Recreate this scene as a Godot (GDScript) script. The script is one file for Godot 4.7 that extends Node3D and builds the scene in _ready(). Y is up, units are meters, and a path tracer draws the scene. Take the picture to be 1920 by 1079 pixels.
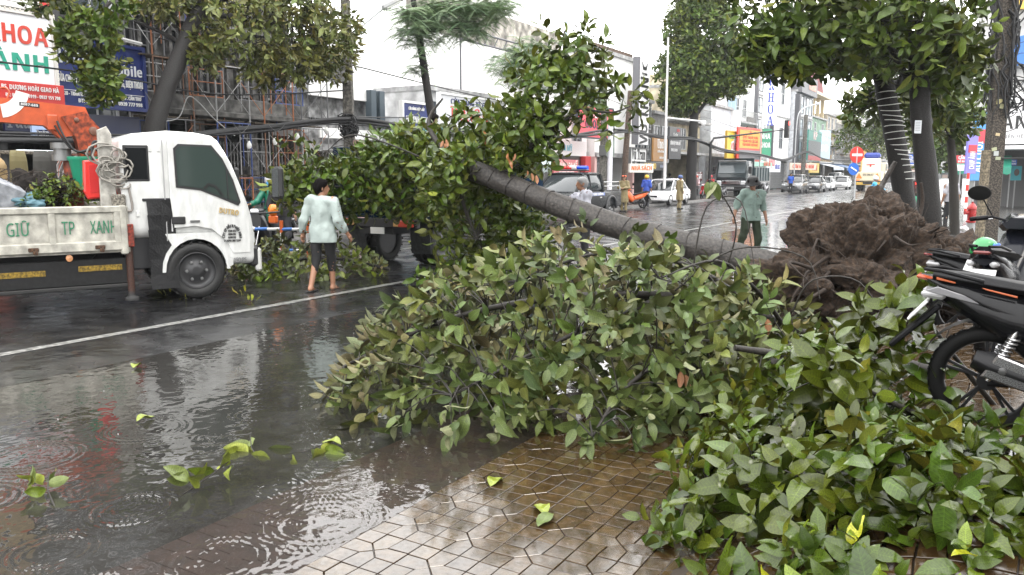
extends Node3D

const TH := 0.541052
var rng := RandomNumberGenerator.new()
var mats := {}
var boxes := {}
var cam: Camera3D


# ---------- helpers ----------
func S(u: float, v: float, y := 0.0) -> Vector3:
	return Vector3(u * sin(TH) - v * cos(TH), y, -(u * cos(TH) + v * sin(TH)))


func R(a: float, b: float) -> float:
	return rng.randf_range(a, b)


func V(x: float, y: float, z: float) -> Vector3:
	return Vector3(x, y, z)


func noise_tex(seed_: int, freq: float, lo: float, hi: float, size := 512, oct := 5, normal := false, strength := 4.0, kind := FastNoiseLite.TYPE_SIMPLEX_SMOOTH) -> NoiseTexture2D:
	var key := "tex%d_%f_%f_%f_%s_%d" % [seed_, freq, lo, hi, normal, size]
	if mats.has(key):
		return mats[key]
	var n := FastNoiseLite.new()
	n.seed = seed_
	n.noise_type = kind
	n.frequency = freq
	n.fractal_octaves = oct
	var t := NoiseTexture2D.new()
	t.width = size
	t.height = size
	t.seamless = true
	t.noise = n
	if normal:
		t.as_normal_map = true
		t.bump_strength = strength
	else:
		var g := Gradient.new()
		g.set_color(0, Color(lo, lo, lo))
		g.set_color(1, Color(hi, hi, hi))
		t.color_ramp = g
	mats[key] = t
	return t


# a material from a linear base colour; o: tex (0 grime, 1 streaky, 2 soil ...), scale, bump, alpha, emit, vc
func M(r: float, g: float, b: float, rough := 0.6, o := {}) -> StandardMaterial3D:
	var key := "%f,%f,%f,%f,%s" % [r, g, b, rough, o]
	if mats.has(key):
		return mats[key]
	var m := StandardMaterial3D.new()
	var c := Color(r, g, b).linear_to_srgb()
	m.albedo_color = c
	m.roughness = rough
	m.metallic = o.get("metal", 0.0)
	if o.has("tex"):
		match o.tex:
			0: m.albedo_texture = noise_tex(3, 0.008, 0.62, 1.0)
			1: m.albedo_texture = noise_tex(9, 0.02, 0.35, 1.0)
			2: m.albedo_texture = noise_tex(12, 0.03, 0.2, 1.0)
			3: m.albedo_texture = noise_tex(21, 0.012, 0.8, 1.0)
			4: m.albedo_texture = noise_tex(41, 0.02, 0.88, 1.0, 512, 3)
		m.uv1_triplanar = true
		var s: float = o.get("scale", 0.5)
		m.uv1_scale = o.get("scale3", Vector3(s, s, s))
		if o.get("world", false):
			m.uv1_world_triplanar = true
	if o.has("bump"):
		m.normal_enabled = true
		m.normal_texture = noise_tex(31, 0.03, 0, 1, 512, 5, true, 6.0)
		m.normal_scale = o.bump
		m.uv1_triplanar = true
		if not o.has("tex"):
			var s2: float = o.get("scale", 0.5)
			m.uv1_scale = Vector3(s2, s2, s2)
	if o.has("alpha"):
		m.transparency = BaseMaterial3D.TRANSPARENCY_ALPHA
		m.albedo_color.a = o.alpha
	if o.has("spec"):
		m.metallic_specular = o.spec
	if o.has("emit"):
		m.emission_enabled = true
		m.emission = c
		m.emission_energy_multiplier = o.emit
	if o.has("coat"):
		m.clearcoat_enabled = true
		m.clearcoat = o.coat
		m.clearcoat_roughness = 0.08
	if o.has("back"):
		m.backlight_enabled = true
		m.backlight = Color(o.back, o.back, o.back)
	if o.has("rim"):
		m.rim_enabled = true
		m.rim = o.rim
	if o.get("vc", false):
		m.vertex_color_use_as_albedo = true
	mats[key] = m
	return m


func G(tint := 0.05, a := 0.35) -> StandardMaterial3D:
	return M(tint, tint * 1.1, tint * 1.15, 0.05, {"alpha": a})


func meta(o: Node, label := "", cat := "", group := "", kind := "") -> Node:
	if label: o.set_meta("label", label)
	if cat: o.set_meta("category", cat)
	if group: o.set_meta("group", group)
	if kind: o.set_meta("kind", kind)
	return o


var used := {}
func nm(n: String, parent: Node) -> String:
	var key := "%d/%s" % [parent.get_instance_id(), n]
	var k: int = used.get(key, 0)
	used[key] = k + 1
	return n if k == 0 else "%s_%03d" % [n, k]


func thing(n: String, label: String, cat: String, at := Vector3.ZERO, yaw := 0.0, group := "") -> Node3D:
	var o := Node3D.new()
	o.name = nm(n, self)
	add_child(o, true)
	o.position = at
	o.rotation.y = yaw
	meta(o, label, cat, group)
	return o


func put(parent: Node, n: String, mesh: Mesh, m: Material, xf := Transform3D()) -> MeshInstance3D:
	var i := MeshInstance3D.new()
	i.name = nm(n, parent)
	i.mesh = mesh
	if m:
		i.material_override = m
	parent.add_child(i, true)
	i.transform = xf
	return i


func dup(src: Node3D, label: String, at: Vector3, yaw: float, group := "") -> Node3D:
	var c: Node3D = src.duplicate()
	var base: String = src.name
	if base.length() > 4 and base.right(4).begins_with("_") and base.right(3).is_valid_int():
		base = base.left(base.length() - 4)
	c.name = nm(base, self)
	add_child(c, true)
	c.position = at
	c.rotation.y = yaw
	meta(c, label, "", group)
	return c


func ST() -> SurfaceTool:
	var st := SurfaceTool.new()
	st.begin(Mesh.PRIMITIVE_TRIANGLES)
	return st


# triangle with its normal turned away from c
func tri(st: SurfaceTool, a: Vector3, b: Vector3, c: Vector3, from: Vector3) -> void:
	var n := (b - a).cross(c - a).normalized()
	if n.dot((a + b + c) / 3.0 - from) > 0:
		st.set_normal(n); st.add_vertex(a)
		st.set_normal(n); st.add_vertex(c)
		st.set_normal(n); st.add_vertex(b)
	else:
		st.set_normal(-n); st.add_vertex(a)
		st.set_normal(-n); st.add_vertex(b)
		st.set_normal(-n); st.add_vertex(c)


func quad(st: SurfaceTool, a: Vector3, b: Vector3, c: Vector3, d: Vector3, from: Vector3) -> void:
	tri(st, a, b, c, from)
	tri(st, a, c, d, from)


func abox(st: SurfaceTool, xf: Transform3D, s: Vector3, c := 0.0) -> void:
	var h := s * 0.5
	var o := xf.origin
	var bs := xf.basis
	for ax in 3:
		for sg in [-1.0, 1.0]:
			var p := []
			for q in [[-1, -1], [1, -1], [1, 1], [-1, 1]]:
				var v := Vector3.ZERO
				v[ax] = sg * h[ax]
				v[(ax + 1) % 3] = q[0] * (h[(ax + 1) % 3] - c)
				v[(ax + 2) % 3] = q[1] * (h[(ax + 2) % 3] - c)
				p.append(o + bs * v)
			quad(st, p[0], p[1], p[2], p[3], o)
	if c > 0.0:
		for ax in 3:
			var a1 := (ax + 1) % 3
			var a2 := (ax + 2) % 3
			for s1 in [-1.0, 1.0]:
				for s2 in [-1.0, 1.0]:
					var p := []
					for q in [[-1, 0], [1, 0], [1, 1], [-1, 1]]:
						var v := Vector3.ZERO
						v[ax] = q[0] * (h[ax] - c)
						v[a1] = s1 * (h[a1] - (c if q[1] else 0.0))
						v[a2] = s2 * (h[a2] - (0.0 if q[1] else c))
						p.append(o + bs * v)
					quad(st, p[0], p[1], p[2], p[3], o)
		for sx in [-1.0, 1.0]:
			for sy in [-1.0, 1.0]:
				for sz in [-1.0, 1.0]:
					tri(st, o + bs * V(sx * h.x, sy * (h.y - c), sz * (h.z - c)), o + bs * V(sx * (h.x - c), sy * h.y, sz * (h.z - c)), o + bs * V(sx * (h.x - c), sy * (h.y - c), sz * h.z), o)


# a box part
func bx(parent: Node, n: String, at: Vector3, s: Vector3, m: Material, c := 0.0, rot := Vector3.ZERO) -> MeshInstance3D:
	var key := "%.4f,%.4f,%.4f,%.4f" % [s.x, s.y, s.z, c]
	if not boxes.has(key):
		if c > 0.0:
			var st := ST()
			abox(st, Transform3D(), s, c)
			boxes[key] = st.commit()
		else:
			var b := BoxMesh.new()
			b.size = s
			boxes[key] = b
	return put(parent, n, boxes[key], m, Transform3D(Basis.from_euler(rot), at))


func atube(st: SurfaceTool, pts: Array, radii, sides := 8, caps := true) -> void:
	var n := pts.size()
	var t0: Vector3 = (pts[1] - pts[0]).normalized()
	var up := Vector3.UP if absf(t0.y) < 0.9 else Vector3.RIGHT
	var side := t0.cross(up).normalized()
	var rings := []
	var norms := []
	for i in n:
		var t: Vector3 = (pts[mini(i + 1, n - 1)] - pts[maxi(i - 1, 0)]).normalized()
		side = (side - t * side.dot(t)).normalized()
		var b := t.cross(side)
		var r: float = radii[i] if radii is Array else radii
		var ring := PackedVector3Array()
		var nn := PackedVector3Array()
		for k in sides:
			var a := TAU * k / sides
			var d := side * cos(a) + b * sin(a)
			ring.append(pts[i] + d * r)
			nn.append(d)
		rings.append(ring)
		norms.append(nn)
	for i in n - 1:
		for k in sides:
			var k2 := (k + 1) % sides
			for q in [[i, k], [i + 1, k], [i + 1, k2], [i, k], [i + 1, k2], [i, k2]]:
				st.set_normal(norms[q[0]][q[1]])
				st.add_vertex(rings[q[0]][q[1]])
	if caps:
		for e in [0, n - 1]:
			var inn: Vector3 = pts[1] if e == 0 else pts[n - 2]
			for k in sides:
				tri(st, pts[e], rings[e][k], rings[e][(k + 1) % sides], inn)


func tb(parent: Node, n: String, pts: Array, radii, m: Material, sides := 8) -> MeshInstance3D:
	var st := ST()
	atube(st, pts, radii, sides)
	return put(parent, n, st.commit(), m)


func curve(pts: Array, seg := 6) -> Array:
	var out := []
	for i in pts.size() - 1:
		var p0: Vector3 = pts[maxi(i - 1, 0)]
		var p3: Vector3 = pts[mini(i + 2, pts.size() - 1)]
		for k in seg:
			out.append((pts[i] as Vector3).cubic_interpolate(pts[i + 1], p0, p3, float(k) / seg))
	out.append(pts[-1])
	return out


# profile [[r, y], ...] turned about xf's y axis
func alathe(st: SurfaceTool, prof: Array, sides: int, xf: Transform3D, squash := 1.0) -> void:
	for i in prof.size() - 1:
		var a: Array = prof[i]
		var b: Array = prof[i + 1]
		var sl := Vector2(b[1] - a[1], a[0] - b[0]).normalized()
		var sa := sl
		var sb := sl
		if i > 0:
			var pv := Vector2(a[1] - prof[i - 1][1], prof[i - 1][0] - a[0]).normalized()
			if pv.dot(sl) > 0.6: sa = (pv + sl).normalized()
		if i < prof.size() - 2:
			var nx := Vector2(prof[i + 2][1] - b[1], b[0] - prof[i + 2][0]).normalized()
			if nx.dot(sl) > 0.6: sb = (nx + sl).normalized()
		for k in sides:
			var f0 := TAU * k / sides
			var f1 := TAU * (k + 1) / sides
			var q := [[a, f0], [a, f1], [b, f1], [b, f0]]
			var idx := [0, 1, 2, 0, 2, 3]
			for j in idx:
				var f: float = q[j][1]
				var pr: Array = q[j][0]
				var sn := sa if pr == a else sb
				st.set_normal((xf.basis * V(cos(f) * sn.x, sn.y, sin(f) * sn.x * squash)).normalized())
				st.add_vertex(xf * V(cos(f) * pr[0], pr[1], sin(f) * pr[0] * squash))


func lathe(parent: Node, n: String, prof: Array, m: Material, xf := Transform3D(), sides := 16) -> MeshInstance3D:
	var st := ST()
	alathe(st, prof, sides, Transform3D())
	return put(parent, n, st.commit(), m, xf)


# a flat polygon (x, y) with depth along z, centred on z = 0; c is a bevel
func aprism(st: SurfaceTool, poly: PackedVector2Array, depth: float, xf := Transform3D(), c := 0.0) -> void:
	var p := poly
	if not Geometry2D.is_polygon_clockwise(p):
		p = p.duplicate()
		p.reverse()
	var inner := p
	if c > 0.0:
		var off := Geometry2D.offset_polygon(p, -c)
		if off.size() == 1 and off[0].size() == p.size():
			inner = off[0]
			# align starts
			var best := 0
			for k in inner.size():
				if inner[k].distance_to(p[0]) < inner[best].distance_to(p[0]):
					best = k
			var al := PackedVector2Array()
			if Geometry2D.is_polygon_clockwise(inner) != Geometry2D.is_polygon_clockwise(p):
				for k in inner.size():
					al.append(inner[posmod(best - k, inner.size())])
			else:
				for k in inner.size():
					al.append(inner[(best + k) % inner.size()])
			inner = al
		else:
			c = 0.0
	var tris := Geometry2D.triangulate_polygon(inner)
	var h := depth * 0.5
	for sg in [-1.0, 1.0]:
		var nn: Vector3 = (xf.basis * V(0, 0, sg)).normalized()
		for i in range(0, tris.size(), 3):
			var a := xf * V(inner[tris[i]].x, inner[tris[i]].y, sg * h)
			var b := xf * V(inner[tris[i + 1]].x, inner[tris[i + 1]].y, sg * h)
			var d := xf * V(inner[tris[i + 2]].x, inner[tris[i + 2]].y, sg * h)
			tri(st, a, b, d, (a + b + d) / 3.0 - nn)
	var n := p.size()
	for i in n:
		var j := (i + 1) % n
		var e := p[j] - p[i]
		var outw := Vector3(-e.y, e.x, 0)
		var mid := xf * V((p[i].x + p[j].x) / 2, (p[i].y + p[j].y) / 2, 0) - (xf.basis * outw).normalized() * 0.01
		var z := h - c
		quad(st, xf * V(p[i].x, p[i].y, -z), xf * V(p[j].x, p[j].y, -z), xf * V(p[j].x, p[j].y, z), xf * V(p[i].x, p[i].y, z), mid)
		if c > 0.0:
			for sg in [-1.0, 1.0]:
				quad(st, xf * V(p[i].x, p[i].y, sg * z), xf * V(p[j].x, p[j].y, sg * z), xf * V(inner[j].x, inner[j].y, sg * h), xf * V(inner[i].x, inner[i].y, sg * h), mid - (xf.basis * V(0, 0, sg)).normalized() * 0.01)


func prism(parent: Node, n: String, poly: Array, depth: float, m: Material, xf := Transform3D(), c := 0.0) -> MeshInstance3D:
	var pv := PackedVector2Array()
	for q in poly:
		pv.append(Vector2(q[0], q[1]))
	var st := ST()
	aprism(st, pv, depth, Transform3D(), c)
	return put(parent, n, st.commit(), m, xf)


# rings of equal count joined smoothly; ends closed
func aloft(st: SurfaceTool, rings: Array, caps := true) -> void:
	st.set_smooth_group(1)
	var n: int = rings[0].size()
	for i in rings.size() - 1:
		for k in n:
			var k2 := (k + 1) % n
			for p in [rings[i][k], rings[i + 1][k2], rings[i + 1][k], rings[i][k], rings[i][k2], rings[i + 1][k2]]:
				st.add_vertex(p)
	if caps:
		st.set_smooth_group(-1)
		for e in [0, rings.size() - 1]:
			var c := Vector3.ZERO
			for p in rings[e]:
				c += p
			c /= n
			for k in n:
				var a: Vector3 = rings[e][k]
				var b: Vector3 = rings[e][(k + 1) % n]
				for p in ([c, a, b] if e == 0 else [c, b, a]):
					st.add_vertex(p)


func loft(parent: Node, n: String, rings: Array, m: Material, xf := Transform3D()) -> MeshInstance3D:
	var st := ST()
	aloft(st, rings)
	st.generate_normals()
	return put(parent, n, st.commit(), m, xf)


# a rounded-rectangle ring in the plane x = const: half width w (z), from y0 to y1, corner radius r
func rring(x: float, w: float, y0: float, y1: float, r: float, per := 3) -> PackedVector3Array:
	var out := PackedVector3Array()
	r = minf(r, minf(w, (y1 - y0) / 2) * 0.99)
	var cs := [[w - r, y1 - r, 0.0], [-w + r, y1 - r, PI / 2], [-w + r, y0 + r, PI], [w - r, y0 + r, 1.5 * PI]]
	for c in cs:
		for k in per + 1:
			var a: float = c[2] + PI / 2 * k / per
			out.append(V(x, c[1] + sin(a) * r, c[0] + cos(a) * r))
	return out


var fonts := {}
# letters the typefaces lack: base letter and the marks drawn on it (+ horn, ' acute, ` grave, ? hook, ~ tilde, . dot below)
const MARKS := "Ạ:A.;Ả:A?;Ấ:Â';Ầ:Â`;Ẩ:Â?;Ẫ:Â~;Ậ:Â.;Ắ:Ă';Ằ:Ă`;Ẳ:Ă?;Ẵ:Ă~;Ặ:Ă.;Ẹ:E.;Ẻ:E?;Ẽ:E~;Ế:Ê';Ề:Ê`;Ể:Ê?;Ễ:Ê~;Ệ:Ê.;Ỉ:I?;Ị:I.;Ọ:O.;Ỏ:O?;Ố:Ô';Ồ:Ô`;Ổ:Ô?;Ỗ:Ô~;Ộ:Ô.;Ơ:O+;Ớ:O+';Ờ:O+`;Ở:O+?;Ỡ:O+~;Ợ:O+.;Ụ:U.;Ủ:U?;Ư:U+;Ứ:U+';Ừ:U+`;Ử:U+?;Ữ:U+~;Ự:U+.;Ỳ:Y`;Ỵ:Y.;Ỷ:Y?;Ỹ:Y~;ấ:â'"
var mark_of := {}
func txt(parent: Node, s: String, at: Vector3, h: float, m: Material, rot := Vector3.ZERO, width := 0.0, bold := true, face := "Droid Sans", depth := 0.01) -> MeshInstance3D:
	if mark_of.is_empty():
		for e in MARKS.split(";"):
			mark_of[e[0]] = e.substr(2)
	var key := face + str(bold)
	if not fonts.has(key):
		var f := SystemFont.new()
		f.font_names = PackedStringArray([face])
		f.font_weight = 700 if bold else 400
		fonts[key] = f
	var font: Font = fonts[key]
	var plain := ""
	var todo := []
	for ch in s:
		if mark_of.has(ch):
			todo.append([plain.length(), mark_of[ch]])
			plain += mark_of[ch][0]
		else:
			plain += ch
	var t := TextMesh.new()
	t.font = font
	t.text = plain
	t.font_size = 32
	t.pixel_size = h / 23.0
	t.curve_step = 2.0
	t.depth = depth
	var i := put(parent, "lettering", t, m, Transform3D(Basis.from_euler(rot), at))
	if todo.size():
		var st := ST()
		var ps := h / 23.0
		var full := font.get_string_size(plain, HORIZONTAL_ALIGNMENT_LEFT, -1, 32).x
		var by := (font.get_descent(32) - font.get_ascent(32)) / 2.0
		var bw := 3.2 if bold else 2.2
		var bar := func(x: float, y: float, w: float, a: float) -> void:
			abox(st, Transform3D(Basis(Vector3(0, 0, 1), a), V(x * ps, y * ps, 0)), V(w * ps, bw * ps, depth))
		for q in todo:
			var x0 := font.get_string_size(plain.left(q[0]), HORIZONTAL_ALIGNMENT_LEFT, -1, 32).x - full / 2
			var w := font.get_string_size(plain[q[0]], HORIZONTAL_ALIGNMENT_LEFT, -1, 32).x
			var base: String = q[1][0]
			var cx := x0 + w * .5
			var top := by + (28.0 if base in "ÂÊÔĂâ" else 25.5)
			if base in "ÂÊÔĂâ":
				cx += 6.0
				top += 2.0
			if base == "â":
				top -= 4.0
			for k in q[1].substr(1):
				match k:
					"+":
						bar.call(x0 + w * .98, by + 22.5, 5.0, 1.0)
						bar.call(x0 + w * .90, by + 20.0, 4.0, .2)
					"'": bar.call(cx, top + 1, 7.0, .75)
					"`": bar.call(cx, top + 1, 7.0, -.75)
					"?":
						bar.call(cx, top + 3, 5.0, 0)
						bar.call(cx + 1.5, top + .5, 4.0, 1.2)
					"~":
						bar.call(cx - 2.6, top + 1, 5.0, .5)
						bar.call(cx + 2.6, top + 1.2, 5.5, -.25)
					".": bar.call(x0 + w * .5, by - 4.5, 3.6, 0)
		put(i, "diacritics", st.commit(), m)
	if width > 0.0:
		var w2 := t.get_aabb().size.x
		if w2 > 0.01:
			i.scale.x = width / w2
	return i


func multi(parent: Node, n: String, mesh: Mesh, xfs: Array, cols: Array, label := "", cat := "") -> MultiMeshInstance3D:
	var mm := MultiMesh.new()
	mm.transform_format = MultiMesh.TRANSFORM_3D
	mm.use_colors = cols.size() > 0
	mm.mesh = mesh
	mm.instance_count = xfs.size()
	for i in xfs.size():
		mm.set_instance_transform(i, xfs[i])
		if cols.size():
			mm.set_instance_color(i, cols[i])
	var o := MultiMeshInstance3D.new()
	o.name = nm(n, parent)
	o.multimesh = mm
	parent.add_child(o, true)
	meta(o, label, cat, "", "stuff")
	return o


func look_basis(y: Vector3, roll := 0.0) -> Basis:
	y = y.normalized()
	var x := y.cross(Vector3.FORWARD if absf(y.z) < 0.9 else Vector3.RIGHT).normalized()
	return Basis(x, y, x.cross(y)) * Basis(Vector3.UP, roll)


# ---------- leaves ----------
var leafsets := {}
func leaf_geo(top: SurfaceTool, und: SurfaceTool, L: float, W: float, fold: float, droop: float, wav: float, xf: Transform3D, stations := 9, teeth := 0.06) -> void:
	# grows along +Y in its own frame, upper face towards +Z
	var rows := []
	for i in stations + 1:
		var f := float(i) / stations
		var w := W * 0.5 * pow(sin(PI * pow(f, 0.85)), 0.75) if i > 0 and i < stations else 0.002
		if i % 2 == 1:
			w *= 1.0 - teeth
		var y := L * (f - 0.1 * droop * f * f)
		var z := -droop * L * 0.45 * f * f + sin(f * 9.0 + wav * 7.0) * wav * L * 0.03
		var lift := fold * w
		var lw := sin(f * 13.0 + wav * 20.0) * 0.012 * L
		rows.append([xf * V(-w, y, z + lift + lw), xf * V(0, y, z), xf * V(w, y, z + lift - lw), f])
	var nrm := []
	for i in stations + 1:
		var up: Vector3 = rows[mini(i + 1, stations)][1] - rows[maxi(i - 1, 0)][1]
		var rw: Array = rows[clampi(i, 1, stations - 1)]
		var nl := ((rw[1] - rw[0]) as Vector3).cross(up).normalized()
		var nr := ((rw[2] - rw[1]) as Vector3).cross(up).normalized()
		nrm.append([nl, (nl + nr).normalized(), nr])
	for i in stations:
		for k in 2:
			var q4 := []
			for c in [[i, k], [i, k + 1], [i + 1, k + 1], [i + 1, k]]:
				q4.append([rows[c[0]][c[1]], nrm[c[0]][c[1]], Vector2(c[1] * 0.5, rows[c[0]][3])])
			for o in [0, 2, 1, 0, 3, 2]:
				top.set_normal(q4[o][1]); top.set_uv(q4[o][2]); top.add_vertex(q4[o][0])
			for o in [0, 1, 2, 0, 2, 3]:
				und.set_normal(-q4[o][1]); und.set_uv(q4[o][2]); und.add_vertex(q4[o][0] - q4[o][1] * 0.0012)


func leaf_tex() -> ImageTexture:
	if mats.has("leaftex"):
		return mats.leaftex
	var w := 96
	var h := 192
	var im := Image.create(w, h, false, Image.FORMAT_RGB8)
	var nz := FastNoiseLite.new()
	nz.seed = 5
	nz.frequency = 0.05
	for y in h:
		for x in w:
			var dx := absf(x - w / 2.0 + 0.5) / (w / 2.0)
			var f := float(y) / h
			var c := 0.80 + nz.get_noise_2d(x, y) * 0.16
			var ph := fposmod((f - dx * 0.13) * 13.0, 1.0)
			var vein := exp(-pow((ph - 0.5) / 0.10, 2.0)) * (1.0 - dx * 0.5)
			c += vein * 0.16 - exp(-pow((ph - 0.72) / 0.12, 2.0)) * 0.10
			c += 0.30 * exp(-pow(dx / 0.035, 2.0))
			if nz.get_noise_2d(x * 2.3 + 90, y * 2.3) > 0.55:
				c *= 0.75
			c = clampf(c, 0.0, 1.0)
			im.set_pixel(x, y, Color(c, c, c * 0.96))
	mats.leaftex = ImageTexture.create_from_image(im)
	return mats.leaftex


func leaf_mat(c: Color, rough: float, back: float, vc: bool, tex := true) -> StandardMaterial3D:
	var key := "leaf%s%f%f%s%s" % [c, rough, back, vc, tex]
	if mats.has(key):
		return mats[key]
	var m := StandardMaterial3D.new()
	m.albedo_color = c.linear_to_srgb()
	if tex:
		m.albedo_texture = leaf_tex()
	m.roughness = rough
	m.metallic_specular = 0.42
	m.backlight_enabled = true
	m.backlight = Color(back, back, back * 0.6)
	m.vertex_color_use_as_albedo = vc
	mats[key] = m
	return m


# a kind of leaf: palette of [top, underside] colours; returns {single: [variant][palette] meshes, whorl: mesh, place: [Transform3D]}
func leafset(key: String, pal: Array, L: float, W: float, n_leaf: int, open: float, rough_top := 0.3, rough_und := 0.55, stations := 9) -> Dictionary:
	if leafsets.has(key):
		return leafsets[key]
	var r := RandomNumberGenerator.new()
	r.seed = hash(key)
	var d := {"single": [], "place": [], "shape": []}
	var shapes := []
	for v in 5:
		shapes.append([L * r.randf_range(0.75, 1.2), W * r.randf_range(0.8, 1.15), r.randf_range(0.1, 0.75), r.randf_range(0.1, 1.15), r.randf_range(0.2, 1.6)])
	for v in 5:
		var row := []
		var t := ST()
		var u := ST()
		leaf_geo(t, u, shapes[v][0], shapes[v][1], shapes[v][2], shapes[v][3], shapes[v][4], Transform3D(), stations)
		var at := t.commit_to_arrays()
		var au := u.commit_to_arrays()
		for p in pal:
			var am := ArrayMesh.new()
			am.add_surface_from_arrays(Mesh.PRIMITIVE_TRIANGLES, at)
			am.add_surface_from_arrays(Mesh.PRIMITIVE_TRIANGLES, au)
			am.surface_set_material(0, leaf_mat(p[0], rough_top, 0.22, false))
			am.surface_set_material(1, leaf_mat(p[1], rough_und, 0.22, false))
			row.append(am)
		d.single.append(row)
	var wt := ST()
	var wu := ST()
	for i in n_leaf:
		var a := 2.4 * i + r.randf_range(-0.5, 0.5)
		var f := float(i) / maxf(n_leaf - 1, 1)
		var op := open * lerpf(1.25, 0.45, f) * r.randf_range(0.75, 1.3)
		var sc := r.randf_range(0.65, 1.1) * (0.75 if i == n_leaf - 1 else 1.0)
		var bs := Basis(Vector3.UP, a) * Basis(Vector3.RIGHT, op) * Basis(Vector3.UP, PI + r.randf_range(-0.9, 0.9))
		var xf := Transform3D(bs.scaled(V(sc, sc, sc)), V(0, (f - 0.5) * 0.85 * L, 0) + bs * V(0, 0.14 * L, 0))
		var v := r.randi_range(0, 4)
		d.place.append([xf, v])
		leaf_geo(wt, wu, shapes[v][0], shapes[v][1], shapes[v][2], shapes[v][3], shapes[v][4], xf, maxi(4, stations - 3))
	var wm := ArrayMesh.new()
	wm.add_surface_from_arrays(Mesh.PRIMITIVE_TRIANGLES, wt.commit_to_arrays())
	wm.add_surface_from_arrays(Mesh.PRIMITIVE_TRIANGLES, wu.commit_to_arrays())
	wm.surface_set_material(0, leaf_mat(pal[0][0], rough_top, 0.22, true))
	wm.surface_set_material(1, leaf_mat(pal[0][1], rough_und, 0.22, true))
	d.whorl = wm
	d.pal = pal
	leafsets[key] = d
	return d


# whorls: Array of Transform3D in the parent's frame; the ones nearest to the road side camera become single leaves
func leafy(parent: Node3D, set_: Dictionary, whorls: Array, singles := 300, jitter := 0.3) -> void:
	var eye := cam.position
	var base: Transform3D = Transform3D(Basis(Vector3.UP, parent.rotation.y), parent.position)
	var order := []
	for w in whorls:
		var p: Vector3 = base * w.origin
		order.append([p.distance_to(eye), w])
	order.sort_custom(func(a, b): return a[0] < b[0])
	var per: int = set_.place.size()
	var n_w := mini(whorls.size(), int(floor(float(singles) / per)))
	var step := 1
	for i in n_w:
		var w: Transform3D = order[i * step][1]
		for pl in set_.place:
			if R(0, 1) < 0.04:
				continue
			var ls := R(0.72, 1.2)
			var x: Transform3D = w * pl[0] * Transform3D(Basis.from_euler(V(R(-jitter, jitter), R(-0.5, 0.5), R(-jitter, jitter))).scaled(V(ls, ls, ls)), Vector3.ZERO)
			var pi := 0
			var q := R(0, 1)
			var np: int = set_.pal.size()
			pi = int(q * q * np) if q < 0.9 else rng.randi_range(0, np - 1)
			put(parent, "leaf", set_.single[pl[1]][mini(pi, np - 1)], null, x)
	var xs := []
	var cs := []
	for i in range(n_w, order.size()):
		xs.append(order[i][1])
		var k := R(0.42, 1.3)
		cs.append(Color(k * R(0.85, 1.3), k, k * R(0.7, 1.1)))
	if xs.size():
		multi(parent, "foliage", set_.whorl, xs, cs)


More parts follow.
